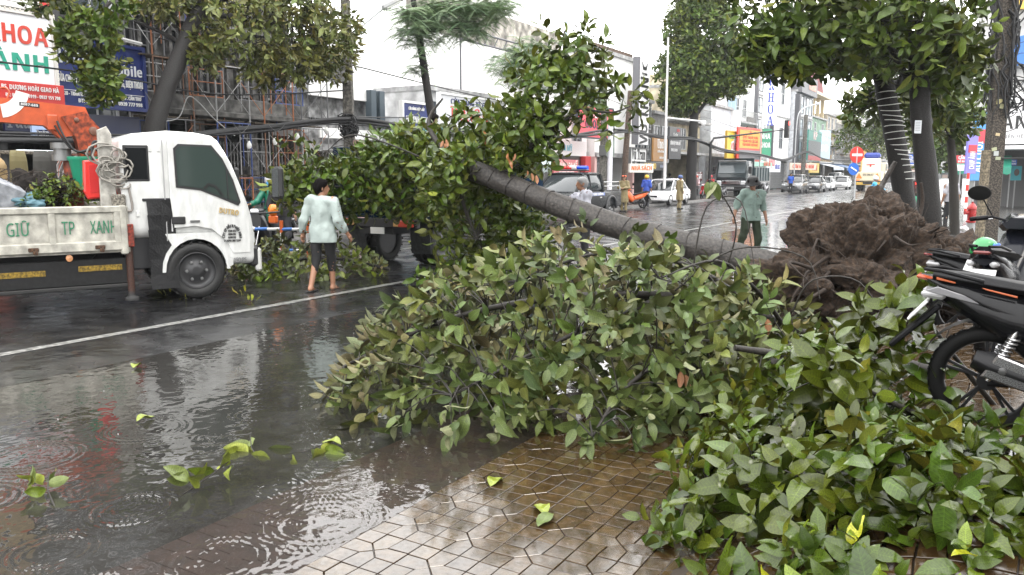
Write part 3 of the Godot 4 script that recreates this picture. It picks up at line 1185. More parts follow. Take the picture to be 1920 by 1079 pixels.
func left_row() -> void:
	var white := M(.72, .72, .71, .5)
	var blue := M(.014, .03, .16, .35, {"tex": 3, "scale": .6})
	var grey := M(.19, .185, .175, .9, {"tex": 1, "scale": .22})
	var dgrey := M(.10, .10, .10, .85, {"tex": 1, "scale": .3})
	# the clinic shop on the far left
	house("yellow rendered shop house behind the white and red clinic sign", -6, 10.0, 20, 11.5, {"wall": M(.5, .38, .2, .8, {"tex": 0, "scale": .3}), "floors": 3, "cols": 6, "trim": M(.16, .05, .04, .7), "shop": "half"})
	var cl := sign_("white and red clinic sign with raised red and green letters", 9.05, 18.8, 4.45, 3.5, 1.62, M(.78, .79, .82, .4), [["KHOA", .95, .32, .40, M(.55, .05, .03, .4), 1.28, true], ["THÀNH", .62, -.28, .38, M(.01, .30, .20, .4), 1.95, true]], FY, M(.6, .58, .55, .5))
	bx(cl, "red_board", V(.12, -.93, .09), V(3.5, .44, .1), M(.52, .03, .025, .4), .01)
	txt(cl, "BS. DƯƠNG HOÀI GIAO HÀ", V(1.1, -.84, .16), .10, white, Vector3.ZERO, 1.25)
	txt(cl, "ĐT: 0292 360 1919 - 0937 151 798", V(1.15, -1.01, .16), .075, white, Vector3.ZERO, 1.2)
	var stp := M(.55, .03, .03, .4)
	for q in [[.98, .26], [.98, .02]]:
		bx(cl, "striped_panel", V(.9, q[0] - .04 + q[1] * .5, .02), V(1.7, .11, .1), white, .01)
		bx(cl, "red_block", V(1.62, q[0] - .04 + q[1] * .5, .04), V(.24, .13, .12), stp, .01)
	var bulbs := ST()
	for i in 34:
		for q in [V(1.78, .8 - i * .054, .1), V(-1.7 + i * .105, .85, .12), V(-1.6 + i * .105, -1.17, .16)]:
			abox(bulbs, Transform3D(Basis(), q), V(.03, .03, .03), .008)
	meta(put(cl, "bulb_rim", bulbs.commit(), M(.75, .72, .62, .4)), "", "", "", "stuff")
	# the phone shop
	var ps := house("dark phone shop with a blue fascia under the hanging branch", 10.05, 13.5, 20.2, 10.2, {"wall": dgrey, "floors": 3, "cols": 2, "trim": dgrey, "g": 2.5})
	bx(ps, "strip_light", V(-.3, 2.42, .5), V(2.3, .05, .1), M(.9, .95, 1, .5, {"emit": 2.0}))
	bx(ps, "strip_light", V(.2, 2.2, -.8), V(2.0, .05, .1), M(.9, .95, 1, .5, {"emit": 2.0}))
	sign_("large blue shop sign with white lettering under hanging leaves", 12.17, 19.2, 4.13, 2.32, 1.55, blue, [["Tuấn", -.72, .4, .42, M(.55, .58, .62, .4), .8, true, "Droid Serif"], ["Mobile", .62, .17, .24, M(.62, .63, .66, .4), .95, true],
		["SỬA CHỮA SMARTPHONE, MÁY TÍNH BẢNG, ĐIỆN THOẠI", 0, -.15, .17, white, 2.2, true], ["120 - TRẦN HƯNG ĐẠO - Q. NINH KIỀU - TP. CẦN THƠ", 0, -.5, .09, white, 2.05, true], ["ĐT: 0710 6 251 645 - 0939 777 998", .2, -.65, .09, white, 1.7, true], ["________________________________", 0, -.34, .12, white, 2.25, false]], FY, blue)
	sign_("dark blue fascia board with large faint serif letters above the phone shop", 11.7, 19.6, 2.95, 3.4, .5, M(.008, .014, .06, .3), [["Tuấn mobile", -.75, 0, .36, M(.2, .21, .24, .4), 1.9, true, "Droid Serif"]])
	sign_("small blue projecting sign with a white name, behind the crane", 9.74, 17.5, 2.56, .42, .26, blue, [["Tuấn", -.06, .02, .12, white, .26, true, "Droid Serif"]], FY - .3, M(.3, .4, .6, .4))
	for q in [[10.48, 17.5, 4.8, -.33, "white fluorescent tube sticking out of the leaves over the blue sign"], [12.0, 17.6, 4.8, -.1, "white fluorescent tube at the top right corner of the blue sign"]]:
		var tl := thing("tube_light", q[4], "lamp", S(q[0], q[1], q[2]), FY)
		bx(tl, "housing", Vector3.ZERO, V(.5, .05, .08), M(.5, .5, .5, .5), .01, V(0, 0, q[3]))
		bx(tl, "tube", V(.01, -.035, .0), V(.46, .03, .03), M(.8, .8, .8, .4), .01, V(0, 0, q[3]))
	# the house under works
	var c := thing("building_under_works", "tall grey concrete building behind scaffolding", "building", S(16.6, 20.5, .1), FY)
	bx(c, "wall", V(0, 7.6, -4.2), V(6.1, 8.6, 8), grey)
	bx(c, "ledge", V(0, 3.35, .1), V(6.1, .16, 1.6), grey, .02)
	bx(c, "parapet", V(0, 3.62, .75), V(6.1, .4, .12), grey, .01)
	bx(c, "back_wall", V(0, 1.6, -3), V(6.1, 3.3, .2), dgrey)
	for i in 13:
		bx(c, "fin", V(-2.95 + i * .49, 7.6, -.05), V(.1, 8.4, .3), M(.15, .145, .14, .85, {"tex": 1, "scale": .5}))
	for i in 12:
		for j in 3:
			if (i * 7 + j * 3) % 5 < 3:
				window_(c, -2.7 + i * .49, 4.9 + j * 2.3, .34, 1.7, -.19, M(.25, .25, .25, .5), M(.03, .032, .035, .1), 0, 2)
	for i in 3:
		bx(c, "slab_edge", V(0, 6.0 + i * 2.3, .12), V(6.1, .12, .35), M(.24, .235, .225, .85, {"tex": 1, "scale": .4}))
	for i in 4:
		bx(c, "pillar", V(-2.9 + i * 1.95, 1.6, .3), V(.35, 3.3, .35), M(.24, .23, .22, .85, {"tex": 1, "scale": .5}))
	for i in 3:
		var st := ST()
		for k in 12:
			atube(st, [V(-2.6 + i * 1.95 + k * .125, .1, .2), V(-2.6 + i * 1.95 + k * .125, 2.6, .2)], .016, 4, false)
		for r in 9:
			for k in 11:
				atube(st, [V(-2.6 + i * 1.95 + k * .125, .2 + r * .28, .2), V(-2.54 + i * 1.95 + k * .125, .34 + r * .28, .2), V(-2.6 + i * 1.95 + (k + 1) * .125, .2 + r * .28, .2)], .008, 3, false)
		put(c, "folding_gate", st.commit(), M(.3, .3, .3, .4, {"metal": .6}))
	bx(c, "vent_block", V(2.2, 3.0, .5), V(.9, .3, .1), M(.3, .3, .3, .8))
	# scaffolding
	var cols := [M(.3, .3, .3, .45, {"metal": .5}), M(.28, .10, .04, .6), M(.10, .10, .105, .5), M(.03, .06, .2, .5), M(.14, .07, .04, .7)]
	for b in 4:
		var u: float = [13.3, 15.2, 16.9, 18.4][b]
		var sc := thing("scaffolding", ["scaffold bay beside the leaning tree trunk", "scaffold bay with a blue jointed upright behind the truck cab", "rusty scaffold bay in the middle of the works", "dark scaffold bay next to the utility pole"][b], "scaffold", S(u, 18.7, .1), FY, "scaffold bays along the grey building")
		for l in (5 if b < 2 else 3):
			for z in [0.0, 1.1]:
				var st := ST()
				var y := l * 1.55
				for x in [0.0, 1.15]:
					atube(st, [V(x, y, -z), V(x, y + 1.53, -z)], .022, 6)
				for yy in [1.5, 1.15, .75]:
					if yy == 1.5 or z > 0:
						atube(st, [V(0, y + yy, -z), V(1.15, y + yy, -z)], .018, 5)
				atube(st, [V(.28, y + .3, -z), V(.28, y + 1.5, -z)], .014, 5)
				atube(st, [V(.87, y + .3, -z), V(.87, y + 1.5, -z)], .014, 5)
				put(sc, "frame", st.commit(), cols[(b + l * 2 + int(z)) % 5])
			var br := ST()
			atube(br, [V(0, l * 1.55 + .2, -.02), V(1.15, l * 1.55 + 1.4, -.02)], .011, 4)
			atube(br, [V(1.15, l * 1.55 + .2, .02), V(0, l * 1.55 + 1.4, .02)], .011, 4)
			atube(br, [V(0, l * 1.55 + .2, 0), V(.0, l * 1.55 + 1.4, -1.1)], .011, 4)
			put(sc, "brace", br.commit(), cols[(b + l) % 3])
			if l > 0:
				bx(sc, "plank", V(.55, l * 1.55 + .03, -.55), V(1.3, .04, .5), M(.14, .11, .08, .9, {"tex": 1, "scale": 1.0}))
	for i in 4:
		var q: Array = [[15.24, 2.5], [16.16, 2.63], [17.02, 2.79], [18.22, 3.02]][i]
		var bl := thing("work_lamp", ["white work bulb hanging nearest the truck mirror", "second white work bulb from the truck mirror", "third white work bulb, before the rusty upright", "white work bulb farthest right, nearest the utility pole"][i], "lamp", S(q[0], 17.5, q[1]), 0, "white work bulbs on a cable")
		lathe(bl, "bulb", [[.0, -.1], [.05, -.085], [.065, -.03], [.065, .03], [.04, .07], [.03, .11], [.0, .11]], M(.8, .8, .78, .35), Transform3D(), 12)
		tb(bl, "flex", [V(0, .1, 0), V(.0, .3, -.02)], .008, M(.02, .02, .02), 5)
	# white house with a balcony
	var d := house("white house with grey-blue columns and a barred window, beside the utility pole", 19.6, 23.3, 20, 4.3, {"wall": M(.46, .46, .46, .8, {"tex": 1, "scale": .25}), "floors": 0, "shop": "shutter", "shut": M(.2, .2, .21, .5, {"tex": 1, "scale": .5}), "g": 2.4})
	bx(d, "wall", V(0, 5.0, -3.5), V(3.6, 1.6, 4), M(.5, .5, .5, .8, {"tex": 1, "scale": .3}))
	bx(d, "parapet", V(-.2, 4.45, .35), V(3.2, .5, .12), white, .01)
	bx(d, "parapet", V(.2, 3.0, .4), V(3.2, .34, .1), white, .01)
	for x in [1.15, 1.62]:
		bx(d, "column", V(x, 4.0, .5), V(.28, 1.2, .28), M(.055, .075, .09, .6), .01)
	window_(d, -.9, 5.1, 1.5, .9, -1.48, M(.5, .5, .5, .5), M(.12, .13, .14, .1), 6, 1)
	for i in 6:
		bx(d, "vent_block", V(-1.5 + i * .22, 3.45, .02), V(.15, .13, .05), M(.03, .03, .03, .9))
	house("low shop with a pink pier and a blue awning behind the fallen crown", 23.4, 26.4, 20, 3.6, {"floors": 0, "g": 2.6, "pier": M(.55, .33, .30, .7), "awning": M(.06, .25, .36, .6), "wall": M(.4, .4, .4, .8, {"tex": 1, "scale": .3})})
	sign_("blue shop sign with white capitals beside the curving trunk", 23.87, 18.5, 3.86, 1.62, .88, blue, [["CỬA HÀNG ĐIỆN MÁY", 0, .22, .10, white, .95], ["HUỲNH THƠ", .06, -.16, .22, white, 1.35]], FY, white)
	house("white shop behind the long grey banner", 26.5, 31.5, 20, 5.0, {"floors": 1, "cols": 3, "wall": M(.66, .66, .66, .8, {"tex": 0, "scale": .25}), "g": 2.6})
	sign_("long pale banner with red capitals behind the fallen crown", 28.45, 19, 4.25, 4.9, 1.25, M(.5, .51, .53, .5), [["CỬA HÀNG XE GẮN MÁY", .2, .36, .2, M(.03, .04, .12, .5), 3.8], ["HỒNG ĐẠI", .1, -.12, .52, M(.55, .05, .05, .5), 3.6, true, "Droid Serif"]], FY, white)
	sign_("narrow blue lettered board hanging below the blue shop sign", 24.2, 18.3, 3.12, 1.6, .4, M(.02, .03, .12, .4), [["SỬA CHỮA - BẢO HÀNH", 0, .06, .1, white, 1.3], ["ĐIỆN THOẠI", 0, -.1, .09, white, .9]])


func mid_row() -> void:
	var white := M(.86, .86, .85, .6)
	var w2 := M(.74, .74, .74, .5)
	var b := thing("apartment_block", "tall white building with a stained parapet above the treetops", "building", S(37.4, 23, .1), FY)
	bx(b, "wall", V(0, 4.2, -5), V(14.6, 8.4, 9), white)
	bx(b, "parapet", V(0, 9.2, -.6), V(14.6, 1.7, .3), M(.62, .58, .51, .9, {"tex": 1, "scale": .12}))
	bx(b, "upper_wall", V(4.4, 10.3, -6), V(5.6, 4.6, 7), white)
	bx(b, "roof_slab", V(3.9, 8.3, .6), V(6.6, .16, 1.6), M(.55, .55, .56, .7))
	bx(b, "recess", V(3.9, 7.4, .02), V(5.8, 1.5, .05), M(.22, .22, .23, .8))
	bx(b, "vent", V(4.2, 10.4, -2.46), V(1.7, .5, .1), M(.14, .14, .15, .6))
	bx(b, "downpipe", V(7.2, 8, .05), V(.1, 7, .1), M(.35, .42, .55, .5))
	var tr := ST()
	for i in 7:
		atube(tr, [V(-4.6 + i * .9, 8.0, .6), V(-4.2 + i * .9, 8.5, .6)], .04, 4)
	atube(tr, [V(-4.9, 8.0, .6), V(1.6, 8.0, .6)], .05, 4)
	atube(tr, [V(-4.9, 8.5, .6), V(1.6, 8.5, .6)], .05, 4)
	atube(tr, [V(-4.9, 3.0, .6), V(-4.9, 8.4, .6)], .06, 4)
	put(b, "roof_truss", tr.commit(), M(.08, .08, .09, .5))
	bx(b, "green_sheet", V(5.9, 6.9, 1.0), V(2.6, 1.0, .05), M(.02, .28, .17, .5))
	# the shop with the red sign
	var g := house("white shop with red columns under the red sign", 33.5, 41.5, 20, 4.6, {"floors": 1, "cols": 3, "wall": white, "pier": M(.5, .03, .035, .5), "g": 2.6, "shop": "half"})
	bx(g, "fascia_panel", V(1.2, 3.0, .12), V(4.8, .8, .1), w2)
	txt(g, "SƠN MỸ", V(1.0, 3.0, .19), .3, M(.2, .5, .6, .5))
	bx(g, "column", V(3.4, 1.3, .25), V(.7, 2.6, .3), M(.5, .03, .035, .5), .02)
	awning(g, -2.6, 2.6, 2.6, 1.5, M(.35, .42, .42, .6))
	sign_("red shop sign with white letters on the roof edge of the shop", 39.1, 18.4, 4.42, 4.4, 1.65, M(.60, .045, .07, .35), [["KÉT SẮT", .6, .42, .42, w2, 2.2, false], ["GOOD", -.4, -.12, .44, M(.01, .012, .04, .4), 1.7], ["WILL", 1.25, -.12, .44, M(.62, .25, .28, .4), 1.5], ["CHO MỌI NHÀ", .6, -.55, .2, w2, 1.8]], FY, M(.05, .05, .06, .5))
	sign_("low red and cream sign with red letters over a shop awning", 35.4, 18.2, 2.02, 2.6, .8, M(.5, .14, .15, .4), [["CHÁNH ĐA KẾ", 0, .1, .3, M(.7, .6, .55, .5), 2.2], ["ĐT 0292 382 1688", 0, -.25, .15, w2, 1.6]])
	sign_("long white and orange awning sign by the wooden pole", 43.2, 17.4, 2.05, 2.0, .5, M(.62, .6, .55, .5), [["NHÀ SÁCH", 0, 0, .24, M(.6, .15, .04, .5), 1.7]], FY - .35)
	# white facade with the vertical sign
	var f := house("white windowless shop front behind the tall vertical sign", 41.7, 47.6, 19.6, 8.4, {"floors": 0, "wall": white, "g": 2.6, "pier": M(.6, .38, .36, .6), "shop": "half"})
	bx(f, "glass_bay", V(-1.4, 3.6, .12), V(1.6, 1.9, .1), M(.25, .30, .27, .1))
	bx(f, "brick_parapet", V(0, 8.7, -.4), V(5.8, .45, .3), M(.3, .2, .15, .9, {"tex": 2, "scale": .8}))
	bx(f, "lightning_rod", V(1.2, 9.6, -.4), V(.05, 2.0, .05), w2)
	var vs := thing("vertical_sign", "tall white vertical sign with large black letters running upward", "sign", S(45.5, 18.4, 5.95), FY)
	bx(vs, "board", Vector3.ZERO, V(1.75, 5.0, .3), M(.76, .76, .77, .4), .02)
	bx(vs, "side_edge", V(-.95, 0, .05), V(.12, 5.0, .4), M(.12, .12, .13, .4))
	txt(vs, "VŨ TRAN", V(.1, -.5, .17), 1.2, M(.012, .012, .014, .4), V(0, 0, PI / 2), 3.9, true, "Droid Sans", .03)
	prism(vs, "wing_mark", [[-.4, .3], [-.25, -.1], [-.05, -.12], [0, -.04], [.05, -.12], [.25, -.1], [.4, .3], [.12, .02], [0, .1], [-.12, .02]], .03, M(.02, .02, .02, .4), Transform3D(Basis(), V(.05, 1.95, .17)))
	txt(vs, "VU TRAN", V(.05, 1.6, .17), .14, M(.02, .02, .02, .4))
	sign_("white and black shop sign with tall black lettering below the vertical sign", 45.6, 18.6, 2.75, 2.5, 1.0, M(.7, .7, .7, .4), [["Vũ Tran", 0, .12, .6, M(.015, .015, .015, .4), 2.1, true, "Droid Serif"], ["THỜI TRANG NAM", 0, -.36, .16, M(.02, .02, .02, .4), 2.0]], FY, M(.1, .1, .1, .5))
	house("narrow dark shop under the black and gold sign", 47.7, 50.8, 19.8, 6.2, {"wall": M(.16, .15, .15, .7, {"tex": 0, "scale": .3}), "floors": 2, "cols": 2, "g": 2.2})
	sign_("black sign with gold numerals over the shop door", 47.9, 18.5, 2.2, 4.6, .5, M(.012, .012, .015, .3), [["U-30-40", -.6, 0, .36, M(.6, .42, .10, .4), 1.9], ["XẢ HÀNG", 1.5, 0, .16, M(.3, .32, .4, .4), .8]])
	sign_("ochre brown shop sign with a white name", 49.3, 18.6, 3.3, 2.5, 1.55, M(.33, .165, .045, .4), [["Uno!", 0, .3, .55, w2, 1.2, true, "Droid Serif"], ["coffee & tea", 0, -.15, .15, w2, 1.1, false], ["0939 220 220", .4, -.55, .12, w2, 1.2, false]])
	house("dark narrow shop behind the thin pale pole", 50.9, 54.0, 19.8, 5.6, {"wall": M(.22, .21, .2, .7, {"tex": 0, "scale": .3}), "floors": 1, "cols": 2, "g": 2.4})
	sign_("charcoal shop sign with white lettering right of the pale pole", 52.0, 18.6, 3.75, 2.3, 2.1, M(.035, .037, .042, .4), [["Optic", 0, .55, .22, w2, .9, false], ["KÍNH ĐẸP SONG HỒ", 0, 0, .22, w2, 1.9], ["0912 30 10", -.2, -.45, .18, w2, 1.2], ["RED", .5, .85, .18, M(.6, .03, .03, .4), .5]])
	house("pale yellow house behind the dense green tree", 54.1, 62.2, 20.2, 7.6, {"wall": M(.66, .58, .42, .8, {"tex": 0, "scale": .25}), "floors": 2, "cols": 3, "balcony": M(.2, .2, .2, .5)})
	sign_("dark sign reading KÉT SẮT beside the green tree's trunk", 55.2, 18.0, 1.55, 1.9, .6, M(.10, .03, .03, .5), [["KÉT SẮT", 0, 0, .34, w2, 1.5]])


func far_row() -> void:
	var white := M(.85, .85, .84, .7)
	var w2 := M(.74, .74, .74, .5)
	var blue := M(.03, .05, .34, .5)
	var kw := house("white boxy shop house with a blank pale panel wall", 62.4, 67.8, 19.4, 6.9, {"wall": M(.68, .71, .76, .6, {"tex": 3, "scale": .3}), "floors": 0, "shop": "open"})
	bx(kw, "side_frame", V(2.8, 5, .3), V(.3, 3.8, .9), w2)
	balcony(kw, .6, 7.1, 4.2, -1.2, w2, M(.25, .25, .25, .5))
	bx(kw, "upper_wall", V(.6, 8.4, -4.6), V(4.4, 2.6, 5), M(.7, .6, .42, .8, {"tex": 0, "scale": .25}))
	var l := house("white terrace house with a blue recess and a long balcony", 67.9, 75.2, 20, 8.9, {"wall": white, "floors": 2, "cols": 3, "balcony": M(.3, .3, .3, .5)})
	bx(l, "blue_recess", V(-1.6, 7.4, .04), V(2.6, 1.9, .05), M(.25, .36, .45, .7))
	bx(l, "orange_wall", V(-3.0, 9.4, -3), V(1.6, 1.4, 2), M(.55, .22, .12, .8))
	sign_("tall white vertical sign with blue capitals reading upward to the top of the terrace", 76.0, 18.2, 9.2, 1.7, 6.0, M(.72, .72, .74, .5), [["N", 0, 2.2, .9, blue], ["H", 0, 1.1, .9, blue], ["A", 0, 2.9, .6, blue]], FY - .5)
	var kh: Node3D = get_child(get_child_count() - 1)
	for i in 4:
		txt(kh, "KHOA"[i], V(0, .55 - i * 1.05 - .1, .08), .8, blue, Vector3.ZERO, 0, true, "Droid Serif")
	var m := house("modern white house framed by dark window columns", 77.5, 84.5, 20, 11.2, {"wall": white, "floors": 4, "cols": 2, "win": Vector2(2.2, 1.7), "frame": M(.08, .08, .09, .5), "glass": M(.35, .4, .42, .1)})
	bx(m, "dark_column", V(-3.3, 7, .12), V(.5, 8.4, .3), M(.09, .09, .10, .6))
	bx(m, "dark_column", V(3.3, 7, .12), V(.5, 8.4, .3), M(.09, .09, .10, .6))
	bx(m, "lattice", V(-5.0, 5.2, .1), V(2.4, 3.2, .14), M(.34, .29, .24, .9, {"tex": 2, "scale": 2.5}))
	house("plain tall white house with an arched panel", 84.7, 92.6, 20, 12.2, {"wall": white, "floors": 2, "cols": 1, "win": Vector2(1.6, 2.2), "shop": "shutter"})
	var d := house("dark grey framed office front with a lettered sign on its roof", 92.8, 102.5, 19.5, 10.6, {"wall": M(.6, .62, .66, .5, {"tex": 3, "scale": .3}), "floors": 3, "cols": 2, "win": Vector2(3.4, 2.0), "frame": M(.06, .06, .07, .4), "glass": M(.3, .36, .4, .08)})
	bx(d, "dark_frame", V(-4.4, 6, .2), V(.9, 8.6, .5), M(.07, .07, .08, .5))
	bx(d, "top_box", V(-.4, 11.5, -.2), V(8.6, 2.0, 1.6), M(.12, .12, .13, .5))
	txt(d, "GOMMA", V(.8, 11.5, .66), .9, M(.75, .4, .3, .5), Vector3.ZERO, 4.0)
	for i in 5:
		txt(d, "ELIFE"[i], V(-1.6 + i * 1.2, 13.6, -.2), 1.5, [M(.6, .08, .03, .5), M(.65, .4, .04, .5), M(.55, .03, .03, .5), M(.5, .03, .2, .5), M(.55, .1, .3, .5)][i], Vector3.ZERO, 0, true, "Droid Sans", .2)
	var gr := house("pale green house with a red pitched roof and an open loggia", 104.5, 114.5, 20, 8.6, {"wall": M(.30, .44, .33, .8, {"tex": 0, "scale": .25}), "floors": 2, "cols": 2, "balcony": M(.3, .2, .1, .6)})
	bx(gr, "loggia_back", V(0, 10, -5), V(9.6, 2.6, 4), M(.35, .24, .15, .8))
	for i in 4:
		bx(gr, "loggia_column", V(-4.6 + i * 3.05, 10, -.5), V(.4, 2.6, .4), M(.62, .52, .34, .7))
	bx(gr, "loggia_slab", V(0, 11.45, -3), V(10.8, .35, 7.2), M(.66, .58, .42, .7))
	var rf := ST()
	aprism(rf, PackedVector2Array([Vector2(-5.2, 0), Vector2(5.2, 0), Vector2(3.2, 2.6), Vector2(-3.2, 2.6)]), 5.0, Transform3D(Basis(), V(0, 11.7, -3)))
	put(gr, "roof", rf.commit(), M(.42, .10, .10, .7, {"tex": 1, "scale": .8}))
	var specs := [[115, 123, 9.5, .62, .55, .45], [123.2, 131, 7.5, .5, .45, .4], [131.2, 141, 10.5, .64, .6, .52], [141.2, 150, 8, .42, .4, .36], [150.2, 163, 11, .66, .66, .64], [163.2, 178, 8, .5, .42, .34], [178.2, 196, 12, .62, .62, .6], [196.2, 222, 9, .5, .5, .5], [222.2, 255, 13, .6, .6, .6], [255.2, 300, 10, .55, .52, .48], [300.2, 380, 14, .6, .6, .6]]
	var names := ["cream house next to the green house", "brownish low house with plants on its balcony", "tall cream shop house down the street", "grey low house beyond the tall cream one", "white block far down the street", "tan house far down the street", "tall white block near the end of the street", "grey house near the end of the street", "pale block closing the street on the left", "far pale row closing the street", "farthest pale block at the street's end"]
	for i in specs.size():
		var q: Array = specs[i]
		house(names[i], q[0], q[1], 20, q[2], {"wall": M(q[3], q[4], q[5], .8, {"tex": 0, "scale": .2}), "floors": 3, "cols": 3, "balcony": M(.2, .2, .2, .6), "aircon": 3, "awning": M([.1, .05, .3][i % 3], [.2, .22, .12][i % 3], [.3, .16, .05][i % 3], .6)})
	# closing off the far end and the near side beyond the crossing
	for i in 5:
		house(["pale shop house across the end of the road", "tan shop house across the end of the road", "white shop house across the end of the road", "grey shop house across the end of the road", "cream shop house across the end of the road"][i], 0, 14, 0, R(7, 13), {"wall": M(.6, .58, .54, .8, {"tex": 0, "scale": .2}), "floors": 3, "cols": 3})
		var hh: Node3D = get_child(get_child_count() - 1)
		hh.position = S(395, 18 - i * 14.5, 0)
		hh.rotation.y = FY - PI / 2
	# signs and awnings along the far row
	sign_("yellow billboard with a white cloud and red letters", 62.5, 17.5, 3.93, 3.6, 2.0, M(.68, .48, .045, .4), [["KEM", -.9, .6, .3, M(.05, .3, .1, .5), 1.0], ["VỊ ĐÀO", 0, -.1, .42, M(.6, .05, .03, .5), 1.9], ["Ngon", .9, -.7, .24, M(.6, .05, .03, .5), .8]], FY - .1, M(.55, .35, .04, .5))
	var yb: Node3D = get_child(get_child_count() - 1)
	for q in [[-.6, -.1, .5], [.6, -.1, .5], [0, .15, .62], [0, -.4, .5]]:
		lathe(yb, "white_cloud", [[.0, 0], [q[2] * .8, 0], [q[2] * .8, -.01], [0, -.01]], M(.75, .75, .74, .5), Transform3D(Basis(Vector3.RIGHT, -PI / 2), V(q[0], q[1], .062)), 18)
	lathe(yb, "green_top", [[.0, 0], [.25, 0], [.25, -.01], [0, -.01]], M(.05, .35, .12, .5), Transform3D(Basis(Vector3.RIGHT, -PI / 2), V(0, .72, .067)), 14)
	sign_("red framed billboard with an orange notice over a grey screen", 64.4, 16.9, 4.0, 4.6, 2.6, M(.60, .05, .03, .4), [], FY - .15)
	var rb: Node3D = get_child(get_child_count() - 1)
	bx(rb, "orange_panel", V(0, .42, .07), V(4.0, 1.4, .03), M(.68, .32, .03, .4))
	bx(rb, "grey_screen", V(0, -.78, .07), V(4.0, .72, .03), M(.16, .16, .17, .4))
	for i in 3:
		txt(rb, ["QUYẾT TÂM XÂY DỰNG", "THÀNH PHỐ CẦN THƠ", "VĂN MINH HIỆN ĐẠI"][i], V(0, .55 - i * .28, .09), .2, M(.6, .04, .03, .5), Vector3.ZERO, 2.9)
	prism(rb, "star", [[0, .2], [.05, .06], [.2, .06], [.08, -.03], [.12, -.18], [0, -.09], [-.12, -.18], [-.08, -.03], [-.2, .06], [-.05, .06]], .02, M(.6, .04, .03, .5), Transform3D(Basis(), V(0, .92, .09)))
	sign_("green shop sign with a photo of two faces below, on the far row", 96.5, 18, 4.9, 7.6, 3.3, M(.02, .2, .16, .4), [["KP", 0, 1.1, .9, M(.7, .5, .5, .4), 2.0]], FY)
	var gp: Node3D = get_child(get_child_count() - 1)
	bx(gp, "photo_print", V(0, -.5, .07), V(7.2, 2.0, .03), M(.3, .33, .35, .5, {"tex": 2, "scale": .8}))
	bx(gp, "red_band", V(0, -1.4, .09), V(7.2, .5, .03), M(.4, .06, .06, .5))
	sign_("green vertical sign beside the modern white house", 77.0, 18.8, 4.6, 1.9, 2.6, M(.03, .26, .14, .5), [["NHA", 0, .6, .5, w2, 1.4], ["KHOA", 0, -.2, .5, w2, 1.5]], FY - .4)
	sign_("white sign with red and blue lettering over a shop front", 80.0, 18.6, 2.6, 5.6, 1.4, M(.66, .68, .72, .5), [["HẠO", -.9, .2, .7, M(.5, .06, .06, .5), 2.2], ["SỬA XE", 1.4, -.2, .4, blue, 2.0]])
	sign_("cream and red tilted sign further along the row", 87.8, 17.4, 2.5, 5.4, .7, M(.6, .5, .42, .5), [["CƠM GÀ HẢI NAM", 0, 0, .4, M(.5, .08, .05, .5), 4.4]], FY - .3)
	sign_("yellow shop board below the green sign", 96, 17.8, 2.4, 5.5, 1.1, M(.6, .42, .06, .5), [["VÀNG", 0, 0, .6, M(.5, .05, .03, .5), 3]])
	sign_("blue and white upright sign right of the green sign", 102.6, 18, 5.2, 2.4, 3.4, M(.4, .52, .6, .4), [["ĐT", 0, .8, .8, w2], ["DĐ", 0, -.4, .8, w2]], FY - .4)
	for q in [[70, 2.75, 7, M(.33, .58, .47, .6), "mint striped awning with red letters"], [109, 2.6, 8, M(.35, .38, .42, .6), "grey tarpaulin awning"], [120, 2.6, 10, M(.05, .1, .2, .6), "dark blue awning far along the row"]]:
		var a := thing("awning", q[4] + " over the far pavement", "awning", S(q[0], 19.4, .1), FY)
		awning(a, 0, q[1] + .4, q[2], 2.2, q[3])
		if q[0] == 70:
			txt(a, "BÁNH MÌ", V(1.5, q[1] - .25, 2.26), .4, M(.6, .1, .05, .5))
	var ob := sign_("orange lattice hoarding at the bend far along the street", 128, 16.6, 3.6, 9, 3.4, M(.6, .38, .12, .6), [])
	for i in 5:
		bx(ob, "lattice_bar", V(-3.6 + i * 1.8, 0, .08), V(.14, 3.2, .04), M(.4, .2, .05, .6))


